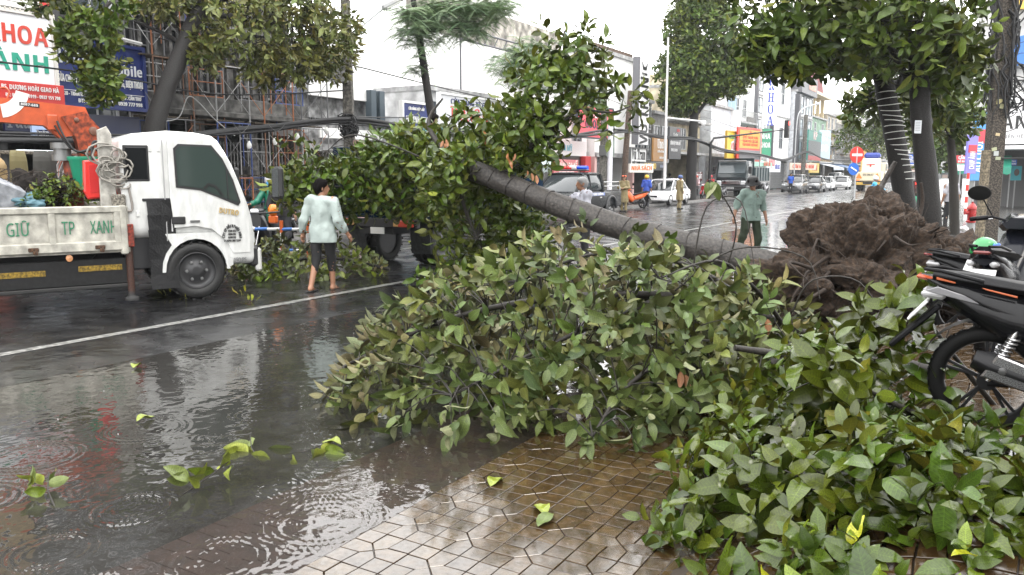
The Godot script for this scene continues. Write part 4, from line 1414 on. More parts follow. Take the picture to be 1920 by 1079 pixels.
func right_side() -> void:
	var w2 := M(.74, .74, .74, .5)
	# corner building across the side street, its face square to us
	var t := thing("corner_building", "white corner building with a large black lettered board at the right edge", "building", S(46, .55, 0), FY - PI / 2)
	# local x runs to the right (-v), z towards us (-u)
	bx(t, "wall", V(2.5, 6.5, -4), V(6.5, 7, 8), M(.7, .7, .68, .7, {"tex": 0, "scale": .25}))
	bx(t, "side_wall", V(5.0, 1.5, -4), V(1.6, 3, 7.8), M(.5, .5, .48, .8))
	bx(t, "back_wall", V(2.5, 1.5, -5), V(6.3, 3, .2), M(.15, .15, .15, .8))
	bx(t, "pier", V(-.6, 1.5, -.3), V(.3, 3, .4), M(.45, .45, .45, .8))
	bx(t, "canopy", V(2.4, 2.95, .6), V(6.6, .18, 1.6), M(.55, .55, .56, .6), .02)
	bx(t, "sign_board", V(2.6, 4.35, .25), V(5.6, 2.4, .3), M(.74, .74, .75, .5), .02)
	txt(t, "MẶT BẰNG", V(1.9, 4.95, .42), .55, M(.02, .02, .02, .5), Vector3.ZERO, 3.4)
	txt(t, "ĐĂNG KÝ", V(1.7, 4.15, .42), .62, M(.02, .02, .02, .5), Vector3.ZERO, 3.4)
	txt(t, "LIÊN HỆ: 0918 456 789", V(1.8, 3.5, .42), .16, M(.2, .2, .2, .5))
	bx(t, "blue_tarp", V(1.6, 7.6, .5), V(3.2, 1.3, .08), M(.05, .17, .48, .5), .01, V(0, 0, .25))
	bx(t, "yellow_panel", V(2.6, 10.2, .2), V(4.6, 1.6, .15), M(.66, .44, .08, .5))
	for i in 3:
		window_(t, .3 + i * 1.7, 8.0, 1.1, 1.3, 0.0, w2, M(.08, .09, .1, .1), 1, 1)
	awning(t, -.2, 2.6, 2.6, 1.4, M(.02, .2, .13, .5))
	# upright boards on the near pavement
	for q in [[1835, 275, 36, .75, 3.0, "tall blue upright banner with a red block behind the concrete pole", M(.06, .24, .52, .4), "ÁO CƯỚI"], [1822, 290, 34, .55, 1.6, "violet lower banner beside the tall blue one", M(.2, .18, .5, .4), "CHỤP ẢNH"]]:
		var p := at(q[0], q[1], q[2])
		var b := thing("banner", q[5], "banner", p, .3)
		bx(b, "board", Vector3.ZERO, V(q[3], q[4], .1), q[6], .01)
		bx(b, "red_block", V(0, .3 * q[4] * .5, .06), V(q[3] * .8, q[4] * .2, .03), M(.5, .04, .06, .4))
		txt(b, q[7], V(0, -.15 * q[4], .07), q[3] * .5, w2, V(0, 0, PI / 2), q[4] * .45)
		bx(b, "post", V(0, -p.y / 2 - q[4] / 4, -.08), V(.07, p.y + q[4] / 2, .07), M(.3, .3, .3, .5))
	var cam_sign := thing("prohibition_board", "red notice board with white capitals over a small white board", "sign", at(1804, 299, 36), .2)
	bx(cam_sign, "red_board", Vector3.ZERO, V(.62, .34, .04), M(.55, .04, .05, .4), .005)
	txt(cam_sign, "CẤM", V(0, .07, .026), .13, w2)
	txt(cam_sign, "ĐỔ RÁC", V(0, -.09, .026), .08, w2)
	bx(cam_sign, "white_board", V(.02, -.37, 0), V(.48, .26, .04), M(.7, .7, .7, .5), .005)
	tb(cam_sign, "post", [V(0, -2.4, -.04), V(0, .2, -.04)], .03, M(.3, .3, .3, .5))
	var sb := thing("street_sign", "small blue street name plate at the right edge", "sign", at(1897, 305, 40), -.1)
	bx(sb, "plate", Vector3.ZERO, V(.52, .28, .03), M(.04, .12, .5, .4), .005)
	txt(sb, "ĐƯỜNG", V(0, .06, .02), .08, w2)
	txt(sb, "LÝ TỰ TRỌNG", V(0, -.06, .02), .08, w2, Vector3.ZERO, .44)
	tb(sb, "post", [V(0, -2.2, -.03), V(0, .12, -.03)], .03, M(.3, .3, .3, .5))
	var po := thing("poster", "teal poster with a dark portrait at the right edge", "poster", at(1906, 325, 41), -.1)
	bx(po, "sheet", Vector3.ZERO, V(.52, .72, .03), M(.06, .38, .45, .5), .005)
	lathe(po, "printed_head", [[0, 0], [.13, 0], [.13, -.006], [0, -.006]], M(.12, .1, .09, .5), Transform3D(Basis(Vector3.RIGHT, -PI / 2).scaled(V(1, 1.35, 1)), V(.02, .04, .017)), 16)
	tb(po, "post", [V(0, -2.0, -.03), V(0, .3, -.03)], .03, M(.3, .3, .3, .5))
	# our own side of the street, behind the camera: the shops we stand in front of
	for i in 3:
		var hh := house(["shop house on the near pavement behind the viewer, left", "shop house on the near pavement right behind the viewer", "shop house on the near pavement beside the parked motorbikes"][i], 0, 5.2, 0, R(8, 11), {"wall": M(.5, .47, .4, .8, {"tex": 0, "scale": .25}), "floors": 2, "cols": 2, "balcony": M(.2, .2, .2, .5)})
		hh.position = S(-5 + i * 5.4, -7.5, 0)
		hh.rotation.y = FY + PI


func buildings() -> void:
	left_row()
	mid_row()
	far_row()
	right_side()


# ---------- vehicles (local x forward, z to the right-hand side) ----------
func tring(x: float, wb: float, wt: float, y0: float, y1: float, r := .08) -> PackedVector3Array:
	var out := PackedVector3Array()
	r = minf(r, (y1 - y0) * .45)
	var ps := [[wt - r * .9, y1, 0], [wt, y1 - r, 0], [lerpf(wb, wt, .5) + .02, (y0 + y1) / 2, 0], [wb, y0 + r, 0], [wb - r * .9, y0, 0]]
	for i in 5:
		out.append(V(x, ps[i][1], ps[i][0]))
	for i in 5:
		out.append(V(x, ps[4 - i][1], -ps[4 - i][0]))
	return out


var wheel_cache := {}
func wheel(parent: Node3D, at_: Vector3, r: float, w: float, side := 1.0, style := 0) -> Node3D:
	var key := "%f%f%d" % [r, w, style]
	if not wheel_cache.has(key):
		var st := ST()
		var h := w / 2
		alathe(st, [[r * .64, -h * .8], [r * .72, -h], [r * .9, -h], [r * .97, -h * .8], [r, -h * .45], [r, h * .45], [r * .97, h * .8], [r * .9, h], [r * .72, h], [r * .64, h * .8]], 32, Transform3D(Basis(Vector3.RIGHT, PI / 2), Vector3.ZERO))
		if style == 1:
			for i in 40:
				var a := TAU * i / 40
				abox(st, Transform3D(Basis(Vector3(0, 0, 1), a), V(cos(a) * r, sin(a) * r, (.3 if i % 2 else -.3) * w)), V(.02, r * .09, w * .38))
		var s2 := ST()
		alathe(s2, [[r * .66, h * .82], [r * .63, h * .86], [r * .58, h * .5], [r * .5, h * .35], [r * .3, h * .45], [r * .2, h * .75], [r * .1, h * .8], [0, h * .8]], 24, Transform3D(Basis(Vector3.RIGHT, PI / 2), Vector3.ZERO))
		alathe(s2, [[0, -h * .6], [r * .66, -h * .6]], 16, Transform3D(Basis(Vector3.RIGHT, PI / 2), Vector3.ZERO))
		var s3 := ST()
		var n := 6 if style == 1 else 5
		for i in n:
			var a := TAU * i / n
			if style == 1:
				alathe(s3, [[.022, 0], [.022, .03], [0, .034]], 6, Transform3D(Basis(Vector3.RIGHT, PI / 2), V(cos(a) * r * .33, sin(a) * r * .33, h * .5)))
			else:
				abox(s3, Transform3D(Basis(Vector3(0, 0, 1), a), V(cos(a) * r * .36, sin(a) * r * .36, h * .62)), V(r * .56, r * .12, h * .3), .004)
		wheel_cache[key] = [st.commit(), s2.commit(), s3.commit()]
	var n3 := Node3D.new()
	n3.name = nm("wheel", parent)
	parent.add_child(n3, true)
	n3.position = at_
	n3.rotation.y = 0.0 if side > 0 else PI
	var c: Array = wheel_cache[key]
	put(n3, "tyre", c[0], M(.018, .018, .018, .6, {"tex": 1, "scale": 3.0}))
	put(n3, "rim", c[1], M(.05, .05, .052, .45, {"metal": .6}) if style == 1 else M(.09, .09, .09, .4, {"metal": .6}))
	put(n3, "nuts" if style == 1 else "spokes", c[2], M(.22, .22, .22, .4, {"metal": .8}) if style == 1 else M(.45, .45, .46, .3, {"metal": .7}))
	return n3


func crane_truck() -> void:
	var yaw := .60
	var zd := V(sin(yaw), 0, cos(yaw))
	var t := thing("crane_truck", "white crane truck with a dropside bed stopped across the road", "truck", V(-4.39, 0, -11.03) - zd * .86, yaw)
	t.scale = V(.88, 1, 1)
	var white := M(.66, .665, .65, .28, {"coat": .5, "tex": 4, "scale3": V(.8, .3, .8)})
	var blk := M(.014, .014, .015, .55)
	var dirty := M(.56, .54, .47, .6, {"tex": 0, "scale": 1.0})
	var rust := M(.16, .08, .04, .85, {"tex": 2, "scale": 2.0})
	var glass := M(.03, .036, .036, .04, {"alpha": .45})
	# cab shell
	var ss := [[-1.0, .88, 2.05, .12, .86], [-.97, .86, 2.18, .16, .90], [-.8, .86, 2.25, .16, .915], [-.3, .86, 2.30, .17, .92], [.1, .86, 2.285, .17, .925], [.34, .86, 2.245, .14, .93], [.42, .86, 2.19, .13, .935], [.5, .86, 2.07, .13, .935], [.51, .45, 2.06, .12, .935], [.62, .45, 1.86, .12, .94], [.74, .45, 1.58, .12, .94], [.83, .45, 1.33, .1, .94], [.88, .45, 1.16, .1, .93], [.91, .47, 1.0, .1, .91]]
	var rg := []
	for s in ss:
		rg.append(rring(s[0], s[4], s[1], s[2], s[3], 4))
	loft(t, "cab", rg, white)
	for sd in [1.0, -1.0]:
		var z: float = .945 * sd
		var dr := Node3D.new()
		dr.name = nm("door", t)
		t.add_child(dr)
		# door skin slightly proud, with a shut line round it
		prism(dr, "door_skin", [[-.30, 1.0], [-.34, 1.4], [-.34, 2.12], [-.28, 2.19], [.32, 2.18], [.50, 1.99], [.66, 1.68], [.78, 1.36], [.83, .98], [.83, .62], [.56, .62], [.46, .8], [.25, .97], [0, 1.02]], .03, white, Transform3D(Basis(), V(0, 0, z - .006 * sd)), .008)
		prism(dr, "window_rubber", [[-.25, 1.54], [-.26, 2.06], [-.19, 2.12], [.30, 2.11], [.46, 1.93], [.61, 1.64], [.71, 1.33], [.67, 1.28], [.42, 1.38], [.1, 1.5]], .014, blk, Transform3D(Basis(), V(0, 0, z + .012 * sd)), .004)
		prism(dr, "pane", [[-.22, 1.57], [-.23, 2.03], [-.17, 2.09], [.28, 2.08], [.44, 1.91], [.58, 1.63], [.675, 1.33], [.42, 1.41], [.1, 1.53]], .014, M(.035, .05, .045, .05, {"coat": 1.0}), Transform3D(Basis(), V(0, 0, z + .016 * sd)))
		prism(dr, "quarter_bar", [[.51, 1.39], [.53, 1.39], [.52, 1.76], [.50, 1.78]], .02, blk, Transform3D(Basis(), V(0, 0, z + .02 * sd)))
		bx(dr, "handle", V(-.24, 1.1, z + .018 * sd), V(.2, .1, .03), blk, .01)
		bx(dr, "handle_trim", V(0.0, 1.08, z + .016 * sd), V(.14, .03, .02), M(.1, .1, .1, .5))
	# what can be seen inside the cab through its window: seat and wheel shapes on the glass side
	for q in [[-.14, 1.7, .1, .28]]:
		bx(t, "seat_silhouette", V(q[0], q[1], .952), V(q[2], q[3], .03), M(.008, .008, .009, .5), .01)
	prism(t, "steering_wheel", [[.14, 1.53], [.22, 1.6], [.34, 1.57], [.46, 1.42], [.42, 1.42], [.33, 1.53], [.23, 1.565], [.19, 1.51]], .03, M(.006, .006, .006, .5), Transform3D(Basis(), V(0, 0, .957)))
	# rear side window, panel ribs
	bx(t, "rear_window", V(-.78, 1.86, .92), V(.3, .42, .02), M(.01, .011, .012, .08), .008)
	bx(t, "rear_window_rubber", V(-.78, 1.86, .915), V(.35, .47, .02), blk, .008)
	for q in [[-.58, 2.05], [-.46, 2.05], [-.58, 1.2], [-.46, 1.2], [-.8, 1.2]]:
		bx(t, "panel_rib", V(q[0], q[1], .918), V(.05, .08, .02), white, .006)
	bx(t, "roof_seam", V(-.33, 1.6, .926), V(.02, 1.3, .012), M(.5, .5, .5, .4), .004)
	bx(t, "pillar_seam", V(-.41, 1.5, .93), V(.014, 1.35, .01), M(.3, .3, .3, .4))
	# windscreen and front
	var wsb := Basis(Vector3(0, 0, 1), -.43)
	bx(t, "windscreen", V(.68, 1.74, 0), V(.02, .84, 1.6), M(.01, .012, .013, .04), .0, V(0, 0, .44))
	bx(t, "grille", V(.905, .9, 0), V(.04, .24, 1.2), blk, .01)
	bx(t, "bumper", V(.93, .55, 0), V(.14, .3, 1.84), blk, .04)
	bx(t, "bumper_end", V(.98, .5, .87), V(.1, .34, .1), M(.5, .5, .48, .5), .03)
	for sd in [1.0, -1.0]:
		bx(t, "headlight", V(.91, .82, .74 * sd), V(.05, .18, .3), M(.6, .62, .62, .15), .02)
		var ar := ST()
		var pv := PackedVector2Array()
		for i in 13:
			var a := PI * i / 12
			pv.append(Vector2(cos(a) * .51, .40 + sin(a) * .50))
		for i in 13:
			var a := PI * (12 - i) / 12
			pv.append(Vector2(cos(a) * .46, .40 + sin(a) * .44))
		aprism(ar, pv, .08, Transform3D(Basis(), V(0, 0, .90 * sd)), .01)
		put(t, "wheel_arch", ar.commit(), white)
		var pw := PackedVector2Array([Vector2(-.44, .92)])
		for i in range(3, 13):
			var a := PI - PI * i / 12
			pw.append(Vector2(cos(a) * .48, .42 + sin(a) * .46))
		pw.append(Vector2(.56, .45))
		pw.append(Vector2(.56, .92))
		var aw := ST()
		aprism(aw, pw, .05, Transform3D(Basis(), V(0, 0, .905 * sd)))
		put(t, "fender", aw.commit(), white)
		bx(t, "arch_liner", V(.02, .6, .55 * sd), V(.96, .5, .3), M(.008, .008, .008, .9))
		var mi := Node3D.new()
		mi.name = nm("mirror", t)
		t.add_child(mi)
		tb(mi, "arm", [V(.84, 1.16, .8 * sd), V(1.05, 1.17, 1.0 * sd), V(1.3, 1.18, 1.06 * sd), V(1.31, 1.3, 1.06 * sd)], .016, blk, 6)
		bx(mi, "housing", V(1.3, 1.6, 1.06 * sd), V(.11, .46, .2), blk, .04, V(0, .3 * sd, 0))
		bx(mi, "mirror_glass", V(1.245, 1.6, 1.06 * sd), V(.01, .4, .16), M(.3, .32, .32, .03, {"metal": .9}), .0, V(0, .3 * sd, 0))
	# chassis
	for sd in [1.0, -1.0]:
		bx(t, "chassis_rail", V(-1.9, .62, .4 * sd), V(5.2, .2, .1), blk)
		wheel(t, V(0, .395, .82 * sd), .395, .23, sd, 1)
		wheel(t, V(-3.9, .395, .80 * sd), .395, .22, sd, 1)
		wheel(t, V(-3.9, .395, .5 * sd), .395, .2, sd, 1)
	for ch in t.get_children():
		if String(ch.name).begins_with("wheel") and not ch is MeshInstance3D:
			ch.scale.x = 1.0 / .88
	bx(t, "battery_box", V(-.75, .7, .62), V(.4, .5, .4), M(.02, .02, .022, .5), .02)
	bx(t, "air_tank", V(-1.2, .55, .6), V(.5, .26, .3), M(.016, .016, .017, .5), .1)
	bx(t, "side_skirt", V(-2.2, .46, .86), V(2.6, .34, .04), M(.012, .012, .013, .5, {"tex": 1, "scale": 1.0}), .01)
	for q in [[-1.35, .56], [-2.35, .53]]:
		bx(t, "yellow_strip", V(q[0], q[1] - .05, .885), V(.58, .07, .01), M(.42, .27, .03, .5, {"tex": 1, "scale": 2.0}))
	bx(t, "side_guard", V(-2.2, .26, .86), V(2.7, .05, .05), M(.02, .02, .02, .5), .01)
	lathe(t, "spare_tyre", [[.2, -.1], [.36, -.1], [.39, 0], [.36, .1], [.2, .1]], M(.018, .018, .018, .7), Transform3D(Basis(), V(-1.35, .3, .3)), 20)
	lathe(t, "marker_lamp", [[0, .0], [.045, .0], [.045, .03], [0, .045]], M(.6, .28, .12, .3), Transform3D(Basis(Vector3.RIGHT, PI / 2), V(-1.75, .66, .9)), 12)
	# hanging black flap
	var fl := ST()
	for i in 6:
		for j in 2:
			var x0 := -.68 + j * .2
			quad(fl, V(x0, 1.38 - i * .2, .93 + .02 * sin(i + j)), V(x0 + .2, 1.38 - i * .2, .93 + .02 * sin(i + j + 1)), V(x0 + .2 + .01, 1.18 - i * .2, .93 + .02 * sin(i + j + 2)), V(x0 + .01, 1.18 - i * .2, .93 + .02 * sin(i + j + 1)), V(0, 0, 0))
	put(t, "black_flap", fl.commit(), M(.012, .012, .013, .35, {"bump": .4, "scale": 1.5}))
	bx(t, "flap_bar", V(-.5, 1.38, .915), V(.46, .04, .03), blk, .008)
	# stabiliser leg
	bx(t, "stabiliser_housing", V(-.95, .92, .88), V(.14, .3, .16), M(.36, .05, .025, .6, {"tex": 1, "scale": 2}), .01)
	tb(t, "stabiliser_leg", [V(-.95, .16, .88), V(-.95, .8, .88)], .05, M(.13, .05, .03, .6, {"tex": 2, "scale": 3}), 12)
	lathe(t, "stabiliser_foot", [[0, 0], [.1, 0], [.1, .03], [.05, .06], [.05, .12], [0, .12]], M(.03, .03, .03, .7), Transform3D(Basis(), V(-.95, .06, .88)), 14)
	# bed
	var bed := Node3D.new()
	bed.name = "dropside_bed"
	t.add_child(bed)
	bx(bed, "bed_floor", V(-2.75, .76, 0), V(3.6, .1, 1.9), dirty)
	bx(bed, "front_wall", V(-.98, 1.0, 0), V(.08, .6, 1.9), dirty, .01)
	bx(bed, "rear_wall", V(-4.55, 1.0, 0), V(.06, .5, 1.9), dirty, .01)
	for sd in [1.0, -1.0]:
		var z: float = .95 * sd
		bx(bed, "side_panel", V(-2.8, 1.02, z), V(3.5, .44, .03), dirty, .004)
		bx(bed, "top_rail", V(-2.8, 1.27, z + .01 * sd), V(3.52, .09, .07), dirty, .015)
		bx(bed, "bottom_rail", V(-2.8, .80, z + .01 * sd), V(3.52, .13, .07), dirty, .015)
		for i in 5:
			bx(bed, "rib", V(-1.1 - i * .84, 1.03, z + .018 * sd), V(.09, .42, .05), dirty, .012)
		for i in 4:
			var hg := bx(bed, "hinge", V(-1.35 - i * .84, .79, z + .05 * sd), V(.13, .05, .03), rust, .008)
			bx(hg, "latch", V(.02, -.04, .01), V(.06, .05, .03), rust, .008)
		bx(bed, "corner_post", V(-1.02, 1.0, z), V(.1, .64, .09), dirty, .015)
	var green := M(.03, .17, .09, .6)
	for q in [["GIỮ", -2.42], ["TP", -1.80], ["XANH", -1.34]]:
		txt(bed, q[0], V(q[1] + .06, 1.04, .972), .155, green, Vector3.ZERO, .34 if q[0].length() > 3 else (.26 if q[0].length() > 2 else .16), false)
	# rack on the far side and tall post
	var old := M(.44, .40, .33, .75, {"tex": 2, "scale": 1.8})
	var rk := Node3D.new()
	rk.name = "rack"
	t.add_child(rk)
	for y in [1.5, 2.02]:
		bx(rk, "rail", V(-2.0, y, -.9), V(2.1, .05, .05), old, .008)
	for i in 8:
		bx(rk, "bar", V(-1.0 - i * .285, 1.62, -.9), V(.05, .8, .05), old, .008)
	prism(t, "tall_post", [[-.12, 0], [.1, 0], [.08, .95], [.02, 1.05], [-.1, 1.0]], .1, M(.52, .5, .45, .7, {"tex": 0, "scale": 1.5}), Transform3D(Basis(), V(-1.16, 1.28, .82)), .01)
	bx(t, "post_bracket", V(-1.05, 1.36, .9), V(.18, .2, .1), old, .02)
	# crane
	var org := M(.52, .085, .022, .42, {"tex": 3, "scale": .8, "coat": .3})
	var cr := Node3D.new()
	cr.name = "crane"
	t.add_child(cr)
	lathe(cr, "column", [[.0, .8], [.2, .8], [.2, 1.0], [.13, 1.05], [.12, 1.9], [.0, 1.9]], M(.36, .06, .02, .55, {"tex": 1, "scale": 1}), Transform3D(Basis(), V(-1.5, 0, -.15)), 18)
	lathe(cr, "slew_collar", [[0, 1.9], [.15, 1.9], [.15, 1.98], [.12, 1.98], [.12, 2.06], [.16, 2.06], [.16, 2.14], [0, 2.14]], M(.22, .22, .22, .45, {"metal": .6}), Transform3D(Basis(), V(-1.62, 0, -.15)), 20)
	prism(cr, "boom", [[-4.6, 2.86], [-1.28, 2.62], [-1.18, 2.36], [-1.24, 2.28], [-1.65, 2.2], [-1.85, 2.36], [-4.6, 2.5]], .26, org, Transform3D(Basis(), V(0, 0, -.12)), .02)
	prism(cr, "boom_cheek", [[-1.62, 2.48], [-1.3, 2.56], [-1.1, 2.34], [-1.1, 1.86], [-1.38, 1.86], [-1.44, 2.2]], .34, M(.48, .075, .02, .45, {"tex": 1, "scale": 1.2}), Transform3D(Basis(), V(0, 0, -.12)), .02)
	bx(cr, "bracket", V(-1.74, 2.40, .03), V(.14, .2, .06), org, .01)
	for q in [[-1.2, 2.3, .06], [-1.3, 1.98, .04], [-1.42, 2.44, .035]]:
		lathe(cr, "pin", [[0, 0], [q[2], 0], [q[2], .03], [q[2] * .6, .045], [0, .045]], M(.12, .05, .03, .5), Transform3D(Basis(Vector3.RIGHT, PI / 2), V(q[0], q[1], .05)), 14)
	tb(cr, "hydraulic_hose", curve([V(-1.68, 2.42, .08), V(-1.6, 2.2, .12), V(-1.45, 2.02, .12), V(-1.2, 2.06, .12), V(-1.1, 1.9, .1)], 5), .017, blk, 7)
	tb(cr, "hydraulic_hose", curve([V(-1.72, 2.36, .07), V(-1.55, 2.08, .11), V(-1.3, 1.98, .11)], 5), .013, blk, 7)
	tb(cr, "lifting_eye", curve([V(-2.42, 2.7, -.05), V(-2.4, 2.8, -.05), V(-2.32, 2.83, -.05), V(-2.26, 2.78, -.05), V(-2.3, 2.68, -.05)], 4), .014, org, 6)
	var chart := ST()
	var pc := PackedVector2Array()
	for i in 9:
		var a := -1.45 + 1.2 * i / 8
		pc.append(Vector2(cos(a) * .42, sin(a) * .42))
	for i in 9:
		var a := -.25 - 1.2 * i / 8
		pc.append(Vector2(cos(a) * .25, sin(a) * .25))
	aprism(chart, pc, .004)
	put(cr, "load_chart", chart.commit(), M(.62, .62, .6, .5), Transform3D(Basis(), V(-2.42, 2.86, .014)))
	var pl := bx(cr, "maker_plate", V(-2.02, 2.62, .014), V(.26, .05, .006), M(.02, .02, .02, .5), 0, V(0, 0, -.07))
	txt(pl, "8087-685", V(0, 0, .005), .03, M(.6, .6, .6), Vector3.ZERO, .22)
	# lettering on the door
	txt(t, "DUTRO", V(.52, 1.2, .966), .075, M(.42, .30, .12, .5), V(0, 0, -.16), .3)
	txt(t, "150 PS", V(.66, .52, .966), .06, M(.18, .18, .18, .5), Vector3.ZERO, .2)
	var word := "CTY CP ĐẦU TƯ VIỆT NAM"
	for i in word.length():
		var a := PI * .98 - PI * .96 * i / (word.length() - 1)
		if word[i] != " ":
			txt(t, word[i], V(.55 + cos(a) * .13, .84 + sin(a) * .16, .966), .04, M(.03, .03, .03, .6), V(0, 0, a - PI / 2))
	for i in 4:
		txt(t, ["1500 KG", "4990 KG", "6690 KG", "ĐT 0292 382 1234"][i], V(.55, .93 - i * .045, .966), .03, M(.04, .04, .04, .6), Vector3.ZERO, .12 if i < 3 else .26)
	# load in the bed
	var B := func(n: String, l: String, c: String, p: Vector3) -> Node3D:
		return thing(n, l, c, t.position + Basis(Vector3.UP, yaw) * (p * V(.88, 1, 1)), yaw)
	var o: Node3D
	o = B.call("plastic_basin", "red plastic container hanging at the truck bed's front corner", "container", V(-1.28, 1.70, .66))
	prism(o, "shell", [[-.14, .2], [.14, .22], [.22, -.28], [-.14, -.3], [-.18, -.2]], .16, M(.62, .03, .025, .35, {"coat": .3}), Transform3D(Basis(Vector3(0, 0, 1), .05), Vector3.ZERO), .02)
	prism(o, "recess", [[-.09, .14], [.09, .16], [.16, -.2], [-.11, -.22]], .01, M(.5, .02, .02, .4), Transform3D(Basis(Vector3(0, 0, 1), .05), V(0, 0, .082)), .003)
	tb(o, "strap", curve([V(-.05, .2, .08), V(-.03, .4, .06), V(.03, .42, .04), V(.05, .2, .08)], 4), .02, M(.01, .01, .012), 6)
	o = B.call("bucket", "green plastic bucket behind the red container on the truck", "bucket", V(-1.36, 1.55, .25))
	lathe(o, "shell", [[.0, 0], [.15, 0], [.2, .34], [.22, .36], [.22, .4], [.19, .4], [.14, .04], [0, .04]], M(.02, .26, .15, .4), Transform3D(), 20)
	o = B.call("foam_block", "grey-white slab tilted on blue tarpaulin in the truck bed", "slab", V(-2.55, 1.5, .45))
	bx(o, "slab", Vector3.ZERO, V(.5, .32, .36), M(.42, .44, .48, .8, {"tex": 0, "scale": 1.5}), .015, V(.25, .2, -.45))
	for q in [[V(-2.85, 1.33, .5), V(.3, .1, .3), "crumpled blue tarpaulin at the left edge of the truck bed"], [V(-2.2, 1.36, .55), V(.24, .13, .25), "folded blue-grey tarpaulin beside the tilted slab"]]:
		o = B.call("tarpaulin", q[2], "tarpaulin", q[0])
		put(o, "sheet", clod_mesh(q[1], .9, int(q[0].x * -10), 40, 24, 3.0), M(.08, .17, .21, .5, {"bump": .6, "scale": 2.0}))
	o = B.call("root_heap", "dark heap of dug-up roots and soil in the truck bed", "roots", V(-2.05, 1.4, .1))
	put(o, "soil", clod_mesh(V(.5, .3, .4), .8, 5, 70, 40, 3.0), M(.03, .022, .018, .95, {"tex": 2, "scale": 3.0}))
	var hair := ST()
	for i in 120:
		var p := V(R(-.45, .45), R(-.05, .28), R(-.2, .4))
		atube(hair, [p, p + V(R(-.12, .12), R(.0, .12), R(-.1, .1)), p + V(R(-.2, .2), R(-.05, .12), R(-.1, .1))], .005, 4, false)
	meta(put(o, "rootlets", hair.commit(), M(.04, .03, .024, .9)), "", "", "", "stuff")
	o = B.call("leafy_clippings", "green leafy clippings between the roots and the red container", "clippings", V(-1.75, 1.42, .5))
	leafy(o, leafset("small", P_MID, .1, .045, 6, 1.1), heap_whorls(50, V(0, -.1, 0), .45, .25, .35, -.2, Vector3.ZERO), 150)
	o = B.call("palm_frond", "cut palm frond poking up at the left edge of the truck bed", "palm frond", V(-2.95, 1.4, .3))
	var pf := ST()
	for i in 22:
		var a := -.6 + i * .1
		for k in 2:
			quad(pf, V(-.02, .02 * i * .4, 0), V(.02, .02 * i * .4, 0), V(sin(a) * .42 + .006, .2 + cos(a) * .25, .08 * k), V(sin(a) * .42 - .006, .2 + cos(a) * .25, .08 * k), V(0, 0, -5))
	put(o, "leaflets", pf.commit(), M(.03, .10, .02, .5))
	o = B.call("sack", "tan sack hanging on the rack at the back of the truck bed", "sack", V(-2.5, 1.72, -.78))
	put(o, "cloth", clod_mesh(V(.17, .27, .12), .35, 11, 40, 26, 3.0), M(.36, .26, .13, .8))
	for q in [[-2.2, M(.17, .15, .07, .8), "olive webbing strap looped over the truck rack"], [-1.88, M(.06, .06, .055, .8), "dark grey strap looped over the truck rack"], [-1.68, M(.05, .048, .045, .8), "second dark strap, nearest the coiled wire"]]:
		o = B.call("strap", q[2], "strap", V(q[0], 2.0, -.85))
		for k in 3:
			var st := ST()
			var pp := [V(-.07 + k * .02, -.45 - R(0, .2), .07), V(-.05 + k * .03, -.1, .07), V(-.02 + k * .04, .05, .0), V(.03 + k * .03, -.1, .08), V(.06 + k * .02, -.35 - R(0, .2), .07)]
			var cc := curve(pp, 4)
			for i in cc.size() - 1:
				quad(st, cc[i] - V(.035, 0, .01), cc[i] + V(.035, 0, .01), cc[i + 1] + V(.035, 0, .01), cc[i + 1] - V(.035, 0, .01), V(0, -.3, -1))
			put(o, "band", st.commit(), q[1])
	o = B.call("wire_coil", "loose coil of grey and red wire hung on the truck rack", "wire", V(-1.42, 1.78, -.5))
	for k in 9:
		var pts := []
		var rr := R(.2, .34)
		for i in 19:
			var a := TAU * i / 18
			pts.append(V(cos(a) * rr * .75 + R(-.01, .01), sin(a) * rr - .02 * k, .02 * k + R(-.02, .02)))
		tb(o, "loop", pts, .009, M(.42, .42, .42, .5) if k % 4 else M(.4, .1, .05, .5), 5)
	o = B.call("rope", "tangle of grey rope tied round the post behind the cab", "rope", V(-1.08, 1.86, .82))
	for k in 12:
		var pts := []
		var rr := R(.08, .2)
		var cx := R(-.12, .12)
		var cy := R(-.3, .12)
		for i in 11:
			var a := TAU * i / 10
			pts.append(V(cx + cos(a) * rr, cy + sin(a) * rr * .7, .1 + sin(a * 2 + k) * .03))
		tb(o, "strand", pts, .012, M(.24, .225, .2, .85), 5)
	tb(o, "strand", curve([V(.15, -.3, .1), V(.18, -.6, .1), V(.05, -.62, .12), V(-.2, -.72, .1), V(-.35, -.66, .1)], 4), .016, M(.22, .2, .18, .85), 6)


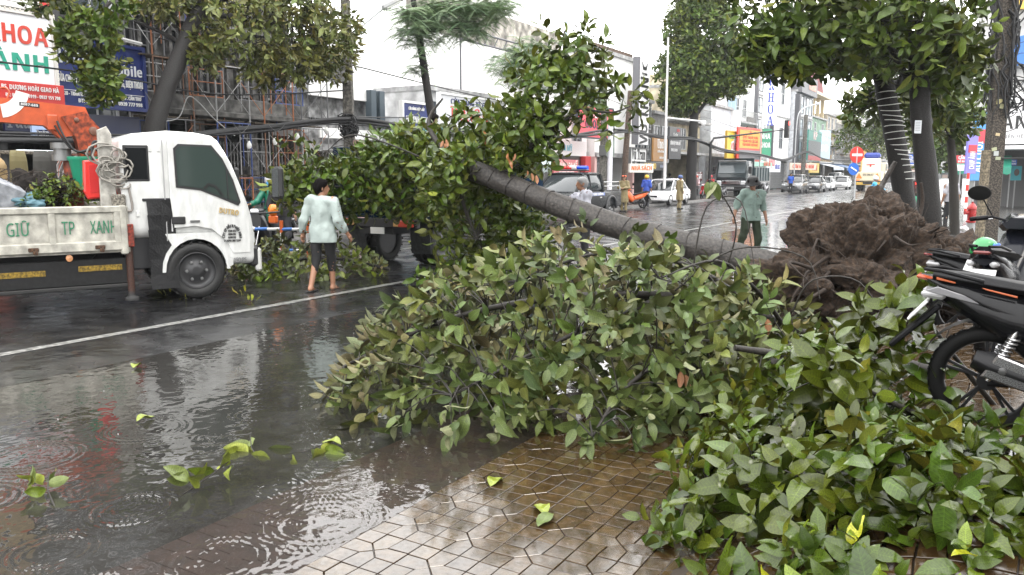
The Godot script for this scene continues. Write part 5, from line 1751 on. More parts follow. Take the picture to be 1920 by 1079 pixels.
func blue_truck() -> void:
	var t := thing("dump_truck", "dark blue dump truck seen from behind, buried under the fallen crown", "truck", V(-2.55, 0, -15.0), FY)
	var blue := M(.008, .028, .062, .8, {"tex": 1, "scale": .6, "spec": .1})
	var blk := M(.012, .012, .013, .6)
	bx(t, "bed_floor", V(1.9, .98, 0), V(3.8, .14, 2.0), blue)
	for sd in [1.0, -1.0]:
		bx(t, "bed_side", V(1.9, 1.62, 1.0 * sd), V(3.8, 1.2, .07), blue, .01)
		for i in 6:
			bx(t, "rib", V(.1 + i * .72, 1.6, 1.05 * sd), V(.1, 1.16, .08), blue, .01)
		wheel(t, V(.9, .42, .82 * sd), .42, .24, sd, 1)
		wheel(t, V(.9, .42, .54 * sd), .42, .24, sd, 1)
		wheel(t, V(4.1, .42, .82 * sd), .42, .24, sd, 1)
		bx(t, "mudflap", V(.34, .55, .78 * sd), V(.02, .62, .46), M(.04, .045, .05, .5, {"tex": 1, "scale": 1.2}), .004, V(0, 0, .08))
		bx(t, "tail_light", V(-.07, .82, .72 * sd), V(.06, .12, .42), M(.4, .05, .03, .25), .01)
		bx(t, "indicator", V(-.075, .82, .55 * sd), V(.065, .11, .12), M(.5, .3, .12, .25), .01)
	bx(t, "tailgate", V(-.02, 1.62, 0), V(.07, 1.2, 1.96), blue, .01)
	for i in 4:
		bx(t, "tailgate_rib", V(-.08, 1.62, -.75 + i * .5), V(.07, 1.1, .09), blue, .01)
	bx(t, "rear_beam", V(.0, .82, 0), V(.1, .16, 2.0), blk, .01)
	bx(t, "chassis", V(2.4, .72, 0), V(4.8, .22, .8), blk)
	bx(t, "cab", V(4.5, 1.3, 0), V(1.1, 1.1, 1.7), M(.008, .022, .045, .8, {"spec": .1}), .12)
	bx(t, "cab_window", V(3.94, 1.6, 0), V(.03, .4, 1.2), M(.02, .02, .02, .06))
	bx(t, "number_plate", V(-.08, .68, .1), V(.02, .12, .32), M(.5, .5, .48, .5))


func car(label: String, pos: Vector3, yaw: float, L: float, W: float, H: float, col: Material, kind := "sedan", n := "car") -> Node3D:
	var t := thing(n, label, "car", pos, yaw)
	var w := W / 2
	var belt := H * .62
	var tall := kind == "suv"
	var hood := H * (.60 if tall else .56)
	var rear := H * (.62 if kind == "sedan" else .66)
	var x := L / 2
	var st := [[-x, .34, rear * .78, w * .82], [-x + .06, .26, rear * .93, w * .93], [-x + .35, .22, rear, w * .98], [-x * .3, .2, belt, w], [x * .25, .2, belt * .98, w], [x * .42, .2, hood, w], [x - .45, .22, hood * .9, w * .97], [x - .12, .24, hood * .78, w * .88], [x, .3, hood * .62, w * .72]]
	var rg := []
	for s in st:
		rg.append(rring(s[0], s[3], s[1], s[2], .16, 3))
	loft(t, "body", rg, col)
	var gl := M(.012, .014, .016, .05)
	var b0 := -x + (.55 if kind == "sedan" else .12)
	var b1 := -x + (1.15 if kind == "sedan" else .45)
	var f0 := x * .5
	var f1 := x * .12
	var gr := [tring(b0, w * .86, w * .8, belt - .08, belt, .02), tring(b1, w * .93, w * .72, belt - .06, H - .06, .1), tring(lerpf(b1, f1, .5), w * .95, w * .74, belt - .06, H - .02, .1), tring(f1, w * .95, w * .72, belt - .06, H - .05, .1), tring(f0, w * .9, w * .8, hood - .05, hood + .02, .02)]
	loft(t, "windows", gr, gl)
	loft(t, "roof", [tring(b1 - .04, w * .72, w * .66, H - .09, H - .035, .03), tring(lerpf(b1, f1, .5), w * .76, w * .70, H - .075, H + .01, .03), tring(f1 + .06, w * .72, w * .66, H - .09, H - .03, .03)], col)
	for sd in [1.0, -1.0]:
		tb(t, "pillar", [V(f0, hood + .0, w * .88 * sd), V(f1 + .04, H - .06, w * .72 * sd)], .024, col, 6)
		tb(t, "pillar", [V(-.1, belt, w * .96 * sd), V(-.16, H - .05, w * .745 * sd)], .035, col, 6)
		tb(t, "pillar", [V(b0 + .1, belt, w * .9 * sd), V(b1, H - .07, w * .73 * sd)], .05, col, 6)
		wheel(t, V(x * .62, .31, (w - .1) * sd), .32 if not tall else .36, .2, sd)
		wheel(t, V(-x * .6, .31, (w - .1) * sd), .32 if not tall else .36, .2, sd)
		bx(t, "headlight", V(x - .17, hood * .74, w * .68 * sd), V(.2, .13, .34), M(.62, .64, .66, .1), .04, V(0, -.35 * sd, 0))
		bx(t, "tail_light", V(-x + .05, rear * .8, w * .74 * sd), V(.12, .16, .26), M(.35, .02, .02, .2), .03)
		bx(t, "mirror", V(f0 - .2, belt + .05, (w + .08) * sd), V(.1, .12, .18), col, .03)
		bx(t, "door_handle", V(-.1, belt - .12, w * 1.0 * sd), V(.16, .03, .03), M(.4, .4, .4, .3), .008)
	bx(t, "grille", V(x - .03, hood * .62, 0), V(.1, .12, W * .42), M(.015, .015, .016, .4), .02)
	bx(t, "lower_grille", V(x - .06, .34, 0), V(.1, .16, W * .62), M(.012, .012, .012, .5), .02)
	bx(t, "number_plate", V(x + .01, hood * .5, 0), V(.03, .11, .38), M(.6, .6, .6, .5), .004)
	return t


func pickup() -> void:
	var t := thing("police_pickup", "black double-cab pickup with a blue and red light bar on its roof", "pickup", V(2.28, 0, -30.0), FY + PI)
	var blk := M(.006, .007, .008, .25, {"spec": .3})
	var gl := M(.03, .035, .038, .05)
	var rg := []
	for s in [[-2.5, .5, 1.06, .84], [-2.46, .46, 1.1, .88], [-.75, .45, 1.1, .9], [.5, .44, 1.1, .9], [1.3, .44, 1.1, .9], [1.5, .46, 1.06, .88], [2.3, .48, .98, .85], [2.52, .52, .8, .74]]:
		rg.append(rring(s[0], s[3], s[1], s[2], .1, 3))
	loft(t, "body", rg, blk)
	loft(t, "windows", [tring(-.85, .84, .7, 1.06, 1.7, .08), tring(-.6, .85, .7, 1.06, 1.76, .1), tring(.5, .86, .7, 1.06, 1.76, .1), tring(1.4, .82, .74, 1.0, 1.1, .03)], gl)
	loft(t, "roof", [tring(-.9, .71, .66, 1.66, 1.76, .04), tring(0, .73, .68, 1.68, 1.79, .04), tring(.6, .7, .64, 1.67, 1.75, .04)], blk)
	for sd in [1.0, -1.0]:
		tb(t, "pillar", [V(1.42, 1.05, .82 * sd), V(.55, 1.72, .69 * sd)], .045, blk, 6)
		tb(t, "pillar", [V(.28, 1.08, .87 * sd), V(.2, 1.72, .71 * sd)], .045, blk, 6)
		tb(t, "pillar", [V(-.8, 1.08, .86 * sd), V(-.8, 1.72, .7 * sd)], .07, blk, 6)
		wheel(t, V(1.55, .38, .76 * sd), .38, .24, sd)
		wheel(t, V(-1.5, .38, .76 * sd), .38, .24, sd)
		for xx in [1.55, -1.5]:
			var ar := ST()
			var pts := []
			for i in 11:
				var a := PI * i / 10
				pts.append(V(xx + cos(a) * .46, .42 + sin(a) * .46, .89 * sd))
			atube(ar, pts, .055, 7)
			put(t, "wheel_arch", ar.commit(), M(.03, .03, .032, .5))
		bx(t, "headlight", V(2.42, .86, .62 * sd), V(.16, .18, .3), M(.6, .62, .64, .1), .03)
		bx(t, "door_band", V(.1, .98, .905 * sd), V(1.9, .11, .01), M(.12, .16, .34, .4))
		txt(t, "CẢNH SÁT GIAO THÔNG", V(.1, .98, .918 * sd), .08, M(.7, .7, .7, .5), V(0, 0 if sd > 0 else PI, 0), 1.6)
		bx(t, "door_handle", V(-.5, .86, .91 * sd), V(.16, .04, .03), M(.5, .5, .5, .3), .008)
		bx(t, "door_handle", V(.4, .86, .91 * sd), V(.16, .04, .03), M(.5, .5, .5, .3), .008)
		bx(t, "mirror", V(1.15, 1.2, 1.0 * sd), V(.1, .18, .2), M(.6, .6, .6, .2), .03)
		tb(t, "bed_rail", [V(-2.4, 1.1, .84 * sd), V(-2.36, 1.42, .8 * sd), V(-.95, 1.42, .8 * sd)], .024, M(.5, .5, .5, .25, {"metal": .8}), 6)
		tb(t, "bed_rail", [V(-2.38, 1.26, .82 * sd), V(-.95, 1.26, .82 * sd)], .02, M(.5, .5, .5, .25, {"metal": .8}), 6)
		bx(t, "tail_light", V(-2.5, .9, .78 * sd), V(.06, .34, .14), M(.35, .02, .02, .25), .02)
	bx(t, "bed_opening", V(-1.65, 1.09, 0), V(1.5, .03, 1.4), M(.01, .01, .01, .8))
	bx(t, "bumper", V(2.5, .56, 0), V(.2, .22, 1.7), M(.03, .03, .03, .4), .05)
	bx(t, "side_step", V(.1, .38, .92), V(2.0, .06, .16), M(.03, .03, .03, .5), .02)
	var lb := Node3D.new()
	lb.name = "light_bar"
	t.add_child(lb)
	bx(lb, "base", V(.1, 1.86, 0), V(.26, .06, 1.3), M(.03, .03, .03, .4), .02)
	loft(lb, "red_lens", [tring(-.14, .1, .08, -.07, .07, .03), tring(.5, .1, .08, -.07, .07, .03)], M(.55, .02, .02, .15), Transform3D(Basis(Vector3.UP, -PI / 2), V(.1, 1.95, .12)))
	loft(lb, "blue_lens", [tring(-.5, .1, .08, -.07, .07, .03), tring(-.1, .1, .08, -.07, .07, .03)], M(.01, .06, .5, .15), Transform3D(Basis(Vector3.UP, -PI / 2), V(.1, 1.95, -.13)))
	bx(lb, "siren", V(.1, 1.96, -.02), V(.2, .14, .2), M(.55, .55, .53, .3), .03)


func truck_front(label: String, pos: Vector3, yaw: float) -> void:
	var t := thing("dump_truck", label, "truck", pos, yaw)
	var gr := M(.012, .022, .026, .3, {"coat": .4})
	var blk := M(.012, .012, .013, .5)
	loft(t, "cab", [rring(1.4, 1.05, .9, 2.5, .12), rring(1.6, 1.1, .7, 2.65, .14), rring(2.6, 1.1, .7, 2.62, .14), rring(2.95, 1.1, .7, 1.75, .12), rring(3.05, 1.06, .72, 1.5, .12)], gr)
	bx(t, "windscreen", V(2.83, 2.16, 0), V(.03, .84, 1.86), M(.1, .12, .13, .05), .0, V(0, 0, .38))
	bx(t, "grille", V(3.06, 1.12, 0), V(.06, .26, 1.3), M(.5, .5, .5, .2, {"metal": .7}), .02)
	for i in 3:
		bx(t, "grille_bar", V(3.1, 1.04 + i * .08, 0), V(.03, .03, 1.24), blk)
	bx(t, "bumper", V(3.1, .72, 0), V(.2, .36, 2.2), blk, .05)
	bx(t, "number_plate", V(3.22, .74, 0), V(.02, .14, .5), M(.6, .6, .6, .5))
	txt(t, "65C-057.92", V(3.235, .74, 0), .1, M(.05, .05, .05, .5), V(0, PI / 2, 0), .42)
	bx(t, "visor", V(2.9, 2.62, 0), V(.3, .06, 2.0), blk, .02, V(0, 0, -.25))
	bx(t, "bed_front", V(1.1, 2.0, 0), V(.1, 1.7, 2.2), gr)
	bx(t, "bed_floor", V(-1.1, 1.15, 0), V(4.4, .16, 2.2), gr)
	for sd in [1.0, -1.0]:
		bx(t, "headlight", V(3.06, 1.1, .86 * sd), V(.1, .3, .36), M(.62, .64, .66, .1), .05)
		bx(t, "side_window", V(2.25, 2.1, 1.1 * sd), V(.9, .62, .02), M(.03, .035, .04, .05))
		bx(t, "mirror", V(2.9, 2.0, 1.28 * sd), V(.1, .5, .22), blk, .03)
		bx(t, "bed_side", V(-1.1, 1.7, 1.1 * sd), V(4.4, 1.0, .08), M(.03, .05, .055, .4), .01)
		for i in 6:
			bx(t, "rib", V(-3.0 + i * .8, 1.7, 1.16 * sd), V(.1, .96, .08), M(.04, .06, .065, .4))
		wheel(t, V(2.2, .48, .92 * sd), .48, .28, sd, 1)
		wheel(t, V(-1.9, .48, .92 * sd), .48, .28, sd, 1)
		wheel(t, V(-1.9, .48, .6 * sd), .48, .28, sd, 1)
	bx(t, "chassis", V(-.4, .9, 0), V(6, .24, .9), blk)


func service_truck() -> void:
	var t := thing("service_truck", "cream service truck driving away, orange warning triangles on its back", "truck", V(36.4, 0, -82.5), FY)
	var cream := M(.66, .58, .42, .4)
	var blk := M(.012, .012, .013, .6)
	bx(t, "rear_body", V(.9, 1.5, 0), V(1.8, .9, 2.5), cream, .03)
	bx(t, "upper_box", V(1.4, 2.55, .1), V(1.6, 1.5, 1.6), M(.72, .68, .6, .4), .04)
	bx(t, "cab", V(4.6, 1.8, 0), V(1.8, 1.9, 2.3), cream, .12)
	bx(t, "crew_cab", V(3.2, 2.3, 1.0), V(1.6, 1.2, .7), M(.6, .56, .46, .4), .05)
	for i in 2:
		bx(t, "crew_window", V(2.6 + i * .7, 2.4, 1.36), V(.4, .7, .02), M(.05, .06, .06, .1))
	bx(t, "bumper", V(-.02, .75, 0), V(.14, .28, 2.4), M(.5, .32, .06, .5), .02)
	bx(t, "blue_roll", V(1.8, 3.6, .1), V(1.4, .6, 1.5), M(.02, .04, .25, .5), .2)
	for sd in [1.0, -1.0]:
		prism(t, "warning_triangle", [[-.3, -.26], [.3, -.26], [0, .28]], .03, M(.68, .2, .02, .4), Transform3D(Basis(Vector3.UP, -PI / 2), V(-.03, 1.55, .85 * sd)))
		bx(t, "tail_light", V(-.03, 1.12, .95 * sd), V(.06, .16, .4), M(.7, .2, .06, .3, {"emit": .9}), .02)
		wheel(t, V(1.2, .48, .95 * sd), .48, .28, sd, 1)
		wheel(t, V(1.2, .48, .62 * sd), .48, .28, sd, 1)
		wheel(t, V(4.4, .48, .95 * sd), .48, .28, sd, 1)
		bx(t, "mudflap", V(.55, .5, .85 * sd), V(.03, .6, .6), blk)
		bx(t, "yellow_plate", V(.2, .78, .45 * sd), V(.02, .2, .34), M(.6, .4, .06, .5))
	txt(t, "65C-066.97", V(-.02, 1.66, 0), .2, M(.06, .06, .06, .5), V(0, -PI / 2, 0), 1.0)
	prism(t, "red_mark", [[-.4, .1], [.4, .16], [.4, .05], [.08, .05], [.08, -.14], [-.08, -.14], [-.08, .04], [-.4, 0]], .02, M(.6, .03, .03, .4), Transform3D(Basis(Vector3.UP, -PI / 2), V(.585, 2.6, .1)))
	bx(t, "chassis", V(2.4, .8, 0), V(5, .24, .9), blk)
	for q in [V(-.1, 1.12, .95), V(-.1, 1.12, -.95)]:
		pass


# motorbikes: col body, seat colour, style "cub" or "scooter"
func motorbike(label: String, pos: Vector3, yaw: float, col: Material, o := {}) -> Node3D:
	var t := thing("motorbike", label, "motorbike", pos, yaw, o.get("group", ""))
	var blk := M(.007, .007, .008, .4, {"spec": .25})
	var steel := M(.42, .42, .43, .25, {"metal": .85})
	var R_: float = .285 if o.get("style", "cub") == "cub" else .23
	var F: float = 1.24
	for xx in [0.0, F]:
		var wn := Node3D.new()
		wn.name = nm("wheel", t)
		t.add_child(wn)
		wn.position = V(xx, R_, 0)
		var st := ST()
		var pr := []
		for i in 13:
			var a := TAU * i / 12
			pr.append([R_ - .04 + cos(a) * .04, sin(a) * .04])
		alathe(st, pr, 40, Transform3D(Basis(Vector3.RIGHT, PI / 2), Vector3.ZERO))
		if o.get("near", false):
			for i in 60:
				var a := TAU * i / 60
				abox(st, Transform3D(Basis(Vector3(0, 0, 1), a) * Basis(Vector3.RIGHT, .5 if i % 2 else -.5), V(cos(a) * (R_ - .002), sin(a) * (R_ - .002), .014 if i % 2 else -.014)), V(.008, .012, .03))
		put(wn, "tyre", st.commit(), M(.008, .008, .008, .6, {"spec": .2}))
		var rm := ST()
		alathe(rm, [[R_ - .075, -.02], [R_ - .06, -.026], [R_ - .06, .026], [R_ - .075, .02], [R_ - .085, 0], [R_ - .075, -.02]], 36, Transform3D(Basis(Vector3.RIGHT, PI / 2), Vector3.ZERO))
		put(wn, "rim", rm.commit(), M(.015, .015, .016, .3, {"spec": .3}))
		var sp := ST()
		for i in 5:
			var a := TAU * i / 5 + .3
			for s in [-.1, .1]:
				abox(sp, Transform3D(Basis(Vector3(0, 0, 1), a + s), V(cos(a + s * .7) * R_ * .45, sin(a + s * .7) * R_ * .45, 0)), V(R_ * .62, .016, .02), .004)
		alathe(sp, [[0, -.05], [.05, -.05], [.05, .05], [0, .05]], 16, Transform3D(Basis(Vector3.RIGHT, PI / 2), Vector3.ZERO))
		put(wn, "spokes", sp.commit(), M(.015, .015, .016, .35, {"spec": .3}))
	var y := R_ - .285
	# tail and side fairing
	loft(t, "side_fairing", [tring(-.27, .05, .05, .72 + y, .80 + y, .03), tring(-.15, .10, .09, .64 + y, .80 + y, .04), tring(.05, .13, .11, .52 + y, .77 + y, .05), tring(.35, .14, .11, .46 + y, .72 + y, .05), tring(.6, .1, .08, .42 + y, .62 + y, .04)], col)
	loft(t, "seat", [tring(-.29, .07, .05, .80 + y, .86 + y, .02), tring(-.1, .12, .1, .78 + y, .845 + y, .03), tring(.2, .13, .11, .755 + y, .80 + y, .03), tring(.48, .11, .09, .70 + y, .77 + y, .03), tring(.62, .06, .05, .68 + y, .73 + y, .02)], M(.007, .007, .008, .5, {"bump": .2, "scale": 4.0, "spec": .25}))
	loft(t, "tail_cowl", [tring(-.35, .025, .02, .81 + y, .835 + y, .01), tring(-.28, .07, .06, .77 + y, .83 + y, .02), tring(-.12, .118, .1, .70 + y, .80 + y, .02), tring(.1, .13, .1, .60 + y, .76 + y, .02)], col)
	bx(t, "tail_light", V(-.32, .815 + y, 0), V(.1, .024, .11), M(.34, .06, .02, .15) if o.has("accent") else M(.12, .012, .01, .2), .010, V(0, 0, -.14))
	for sd in [1.0, -1.0]:
		bx(t, "indicator", V(-.28, .73 + y, .075 * sd), V(.12, .04, .05), M(.35, .35, .36, .15), .015, V(0, 0, -.1))
		tb(t, "grab_rail", [V(-.33, .862 + y, .04 * sd), V(-.25, .862 + y, .10 * sd), V(-.05, .82 + y, .125 * sd)], .011, blk, 6)
		tb(t, "shock", [V(.0, R_ + .02, .13 * sd), V(.12, .6 + y, .12 * sd)], .014, steel, 8)
		var sg := ST()
		var pts := []
		for i in 61:
			var f := i / 60.0
			var c0 := V(.02, R_ + .08, .13 * sd).lerp(V(.105, .54 + y, .12 * sd), f)
			pts.append(c0 + V(cos(i * .9) * .028, 0, sin(i * .9) * .028))
		atube(sg, pts, .007, 5, false)
		put(t, "spring", sg.commit(), steel)
		tb(t, "fork", [V(F, R_, .07 * sd), V(F - .16, .66 + y, .07 * sd)], .02, steel, 8)
		tb(t, "swing_arm", [V(0, R_, .09 * sd), V(.5, R_ + .04, .1 * sd)], .022, blk, 7)
		# mirrors, grips
		tb(t, "handlebar", [V(F - .3, .98 + y, .05 * sd), V(F - .32, 1.02 + y, .2 * sd), V(F - .4, 1.0 + y, .3 * sd)], .012, blk, 6)
		tb(t, "grip", [V(F - .335, 1.015 + y, .23 * sd), V(F - .41, .998 + y, .345 * sd)], .019, blk, 8)
		tb(t, "lever", [V(F - .28, 1.0 + y, .2 * sd), V(F - .33, .985 + y, .34 * sd)], .007, steel, 5)
		tb(t, "mirror_stem", [V(F - .31, 1.03 + y, .2 * sd), V(F - .35, 1.17 + y, .27 * sd)], .006, blk, 5)
		var mr := ST()
		alathe(mr, [[0, -.036], [.03, -.033], [.052, -.02], [.064, 0], [.06, .012], [0, .016]], 20, Transform3D(Basis(Vector3.UP, .15 * sd) * Basis(Vector3(0, 0, 1), PI / 2).scaled(V(1, 1, 1.5)), V(F - .36, 1.22 + y, .3 * sd)))
		put(t, "mirror", mr.commit(), M(.006, .006, .006, .4, {"spec": .15}))
	# rear mudguard and plate
	var fd := ST()
	var fp := []
	for i in 13:
		var a := PI * .62 + (PI * .62) * i / 12.0 - PI * .25
		fp.append([V(cos(a) * (R_ + .045), R_ + sin(a) * (R_ + .045), -.06), V(cos(a) * (R_ + .045), R_ + sin(a) * (R_ + .045), .06)])
	for i in 12:
		quad(fd, fp[i][0], fp[i][1], fp[i + 1][1], fp[i + 1][0], V(0, R_, 0))
	put(t, "rear_mudguard", fd.commit(), blk)
	bx(t, "mudguard_tail", V(-.36, .55 + y, 0), V(.03, .34, .14), blk, .008, V(0, 0, -.75))
	bx(t, "number_plate", V(-.35, .64 + y, 0), V(.012, .14, .19), M(.6, .6, .6, .4), .003, V(0, 0, -.7))
	# engine, chain case, exhaust
	bx(t, "engine", V(.62, .36 + y, 0), V(.36, .2, .22), M(.05, .05, .052, .4, {"metal": .4}), .05)
	bx(t, "chain_case", V(.28, R_ + .02, -.1), V(.6, .09, .04), blk, .02)
	loft(t, "exhaust", [tring(-.2, .035, .035, -.045, .045, .03), tring(-.12, .05, .05, -.065, .065, .04), tring(.28, .05, .045, -.06, .06, .04), tring(.42, .03, .03, -.035, .035, .02)], M(.012, .012, .013, .35, {"spec": .3}), Transform3D(Basis(Vector3(0, 0, 1), -.30), V(.12, R_ + .08, .17)))
	prism(t, "heat_shield", [[-.14, -.065], [-.11, .07], [.25, .055], [.33, -.02], [.22, -.06]], .03, M(.42, .42, .44, .28, {"metal": .8, "tex": 1, "scale": 14.0}), Transform3D(Basis(Vector3(0, 0, 1), -.30), V(.12, R_ + .08, .21)), .008)
	for q in [-.06, .14]:
		lathe(t, "shield_bolt", [[0, 0], [.02, 0], [.02, .008], [.012, .012], [0, .012]], M(.05, .05, .05, .3), Transform3D(Basis(Vector3(0, 0, 1), -.30) * Basis(Vector3.RIGHT, PI / 2), V(.12 + q, R_ + .08 - q * .31, .228)), 12)
	tb(t, "exhaust_pipe", curve([V(.5, R_ - .03, .16), V(.75, .2, .14), V(.9, .3, .08)], 4), .02, M(.06, .06, .06, .4, {"metal": .6}), 8)
	prism(t, "footrest_hanger", [[.34, .34], [.38, .42], [.52, .4], [.72, .52], [.76, .48], [.56, .34], [.42, .3]], .03, M(.5, .5, .5, .4, {"metal": .5}), Transform3D(Basis(), V(0, y, .15)), .006)
	tb(t, "footrest", [V(.42, .34 + y, .14), V(.42, .34 + y, .24)], .014, blk, 6)
	tb(t, "stand", [V(.35, .25, -.1), V(.3, .01, -.2)], .012, blk, 6)
	# leg shield, front
	loft(t, "leg_shield", [tring(F - .62, .09, .07, .4 + y, .56 + y, .03), tring(F - .42, .2, .12, .34 + y, .78 + y, .05), tring(F - .26, .2, .12, .44 + y, .92 + y, .05), tring(F - .14, .12, .09, .62 + y, .93 + y, .04)], col)
	loft(t, "handlebar_cover", [tring(F - .4, .1, .07, .93 + y, 1.02 + y, .03), tring(F - .26, .16, .11, .9 + y, 1.05 + y, .04), tring(F - .12, .1, .07, .92 + y, 1.01 + y, .03)], col)
	bx(t, "headlight", V(F - .11, .965 + y, 0), V(.06, .1, .2), M(.65, .66, .68, .08), .03)
	var ff := ST()
	var fq := []
	for i in 11:
		var a := PI * .1 + PI * .75 * i / 10.0
		fq.append([V(F + cos(a) * (R_ + .03), R_ + sin(a) * (R_ + .03), -.055), V(F + cos(a) * (R_ + .03), R_ + sin(a) * (R_ + .03), .055)])
	for i in 10:
		quad(ff, fq[i][0], fq[i][1], fq[i + 1][1], fq[i + 1][0], V(F, R_, 0))
	put(t, "front_mudguard", ff.commit(), col)
	if o.has("word"):
		txt(t, o.word, V(.33, .655 + y, .146), .05, M(.62, .62, .62, .4), V(0, 0, -.13), .34, true, "Droid Sans", .008)
		txt(t, "125 FI", V(.25, .61 + y, .146), .024, M(.3, .3, .3, .4), V(0, 0, -.13), .12, true, "Droid Sans", .008)
	if o.has("stripe"):
		prism(t, "stripe", [[.26, .71], [.62, .60], [.62, .56], [.45, .63]], .01, o.stripe, Transform3D(Basis(), V(0, y, .142)), .002)
	if o.has("accent"):
		for sd in [1.0, -1.0]:
			prism(t, "accent", [[-.27, .828], [-.18, .806], [-.18, .798], [-.27, .814]], .01, o.accent, Transform3D(Basis(), V(0, y, .095 * sd)), .002)
			prism(t, "accent", [[-.06, .79], [.10, .757], [.10, .747], [-.04, .778]], .01, o.accent, Transform3D(Basis(), V(0, y, .132 * sd)), .002)
			prism(t, "chrome_blade", [[-.32, .755], [-.26, .78], [.0, .70], [-.02, .69], [-.26, .74]], .012, M(.2, .2, .21, .35, {"metal": .7}), Transform3D(Basis(), V(0, y, .118 * sd)), .003)
	return t


func vehicles() -> void:
	crane_truck()
	blue_truck()
	pickup()
	var wh := M(.76, .76, .77, .2, {"coat": .8})
	car("white sedan parked behind the officer in the long raincoat", V(8.75, 0, -46.0), FY + PI, 4.4, 1.72, 1.46, wh, "sedan")
	truck_front("dark green dump truck facing us under the billboards", V(17.1, 0, -59.8), FY + PI)
	car("grey sport utility car first in the oncoming queue", V(26.2, 0, -74.5), FY + PI, 4.4, 1.8, 1.68, M(.09, .092, .095, .25, {"coat": .7}), "suv")
	car("dark car half hidden behind the grey sport utility car", V(29.6, 0, -79.0), FY + PI, 4.3, 1.75, 1.55, M(.03, .032, .036, .25, {"coat": .7}), "suv")
	car("silver hatchback with black grille, third in the oncoming queue", V(32.6, 0, -84.0), FY + PI, 4.1, 1.72, 1.5, M(.5, .51, .52, .25, {"coat": .7}), "hatch")
	car("white hatchback nearest the cream service truck", V(37.4, 0, -91.5), FY + PI, 4.0, 1.7, 1.5, wh, "hatch")
	car("pale van roof showing behind the silver hatchback", V(40.0, 0, -100.0), FY + PI, 4.6, 1.75, 1.9, M(.6, .6, .6, .3), "suv")
	car("distant white car beyond the traffic light on the right", V(53, 0, -92.0), FY, 4.3, 1.72, 1.5, wh, "sedan")
	service_truck()
	var black := M(.006, .006, .007, .16, {"spec": .35})
	motorbike("black motorbike in the right foreground with a white word on its side", V(2.54, .35, -4.16), -TH, black, {"word": "FUTURE", "stripe": M(.6, .6, .6, .3), "accent": M(.36, .085, .03, .25), "near": true})
	motorbike("dark scooter with a round black mirror, next to the black motorbike", V(3.62, .34, -6.0), .84, M(.008, .009, .013, .18, {"spec": .35}), {"near": true})
	motorbike("black motorbike with an orange side panel, behind the dark scooter", V(4.4, .12, -7.7), -TH, M(.008, .008, .009, .25, {"spec": .3}), {"near": true, "stripe": M(.45, .14, .04, .4)})
	motorbike("red motorbike carrying a rider beside the white sedan", V(12.0, 0, -53.5), FY + PI, M(.5, .02, .025, .3))
	motorbike("second red motorbike just behind the red one", V(13.6, 0, -56.0), FY + PI, M(.45, .02, .025, .3))
	motorbike("orange and black motorbike parked by the raincoated officer", V(6.6, 0, -40.5), FY + PI - .5, M(.55, .10, .02, .35))
	motorbike("dark motorbike under the rider in a green poncho, behind the crane truck", V(-5.0, 0, -17.5), FY + PI + .3, M(.02, .02, .022, .3))
	motorbike("white scooter with a covered rider near the right edge", V(26.2, 0, -44.0), -.2, M(.72, .72, .72, .3), {"style": "scooter"})
	motorbike("white scooter stopped at the traffic light between the dark trunks", V(15.5, 0, -31.5), -.1, M(.7, .7, .7, .3), {"style": "scooter"})
	motorbike("dark motorbike standing beside the dump truck's front wheel", V(14.2, 0, -54.0), FY + PI, M(.03, .03, .034, .3))
	motorbike("silver motorbike between the dump truck and the grey car", V(21.5, 0, -68.0), FY + PI, M(.4, .4, .42, .3))
	# what hangs on the scooter
	var h := thing("helmet", "green and blue motorbike helmet resting on the dark scooter", "helmet", at(1846, 470, 6.1))
	lathe(h, "shell", [[.0, -.05], [.08, -.055], [.088, -.05], [.094, -.03], [.096, 0], [.09, .04], [.075, .07], [.05, .093], [.025, .101], [0, .103]], M(.02, .22, .06, .25, {"coat": .3}), Transform3D(Basis.from_euler(V(.2, 0, -.3)), Vector3.ZERO), 26)
	prism(h, "blue_patch", [[.02, .06], [.06, .04], [.075, -.02], [.03, -.03]], .13, M(.03, .25, .4, .3), Transform3D(Basis.from_euler(V(.2, .3, -.3)), V(.02, 0, .02)), .03)
	tb(h, "strap", [V(-.1, -.05, .05), V(-.02, -.12, .07), V(.08, -.06, .05)], .006, M(.02, .02, .02), 5)
	var bg := thing("plastic_bag", "blue plastic bag hanging under the scooter's handlebar", "bag", at(1868, 480, 6.0))
	put(bg, "bag", clod_mesh(V(.05, .13, .06), .6, 3, 30, 20, 6.0), M(.02, .11, .55, .35))
	var wb := thing("toolbox", "small white plastic box beside the green helmet", "box", at(1834, 503, 5.95))
	prism(wb, "shell", [[-.1, -.05], [.1, -.06], [.08, .03], [-.06, .06]], .1, M(.68, .68, .68, .4), Transform3D(), .01)
	lathe(wb, "screw", [[0, 0], [.008, 0], [0, .004]], M(.05, .05, .05), Transform3D(Basis(Vector3.RIGHT, PI / 2), V(-.06, .02, .052)), 8)


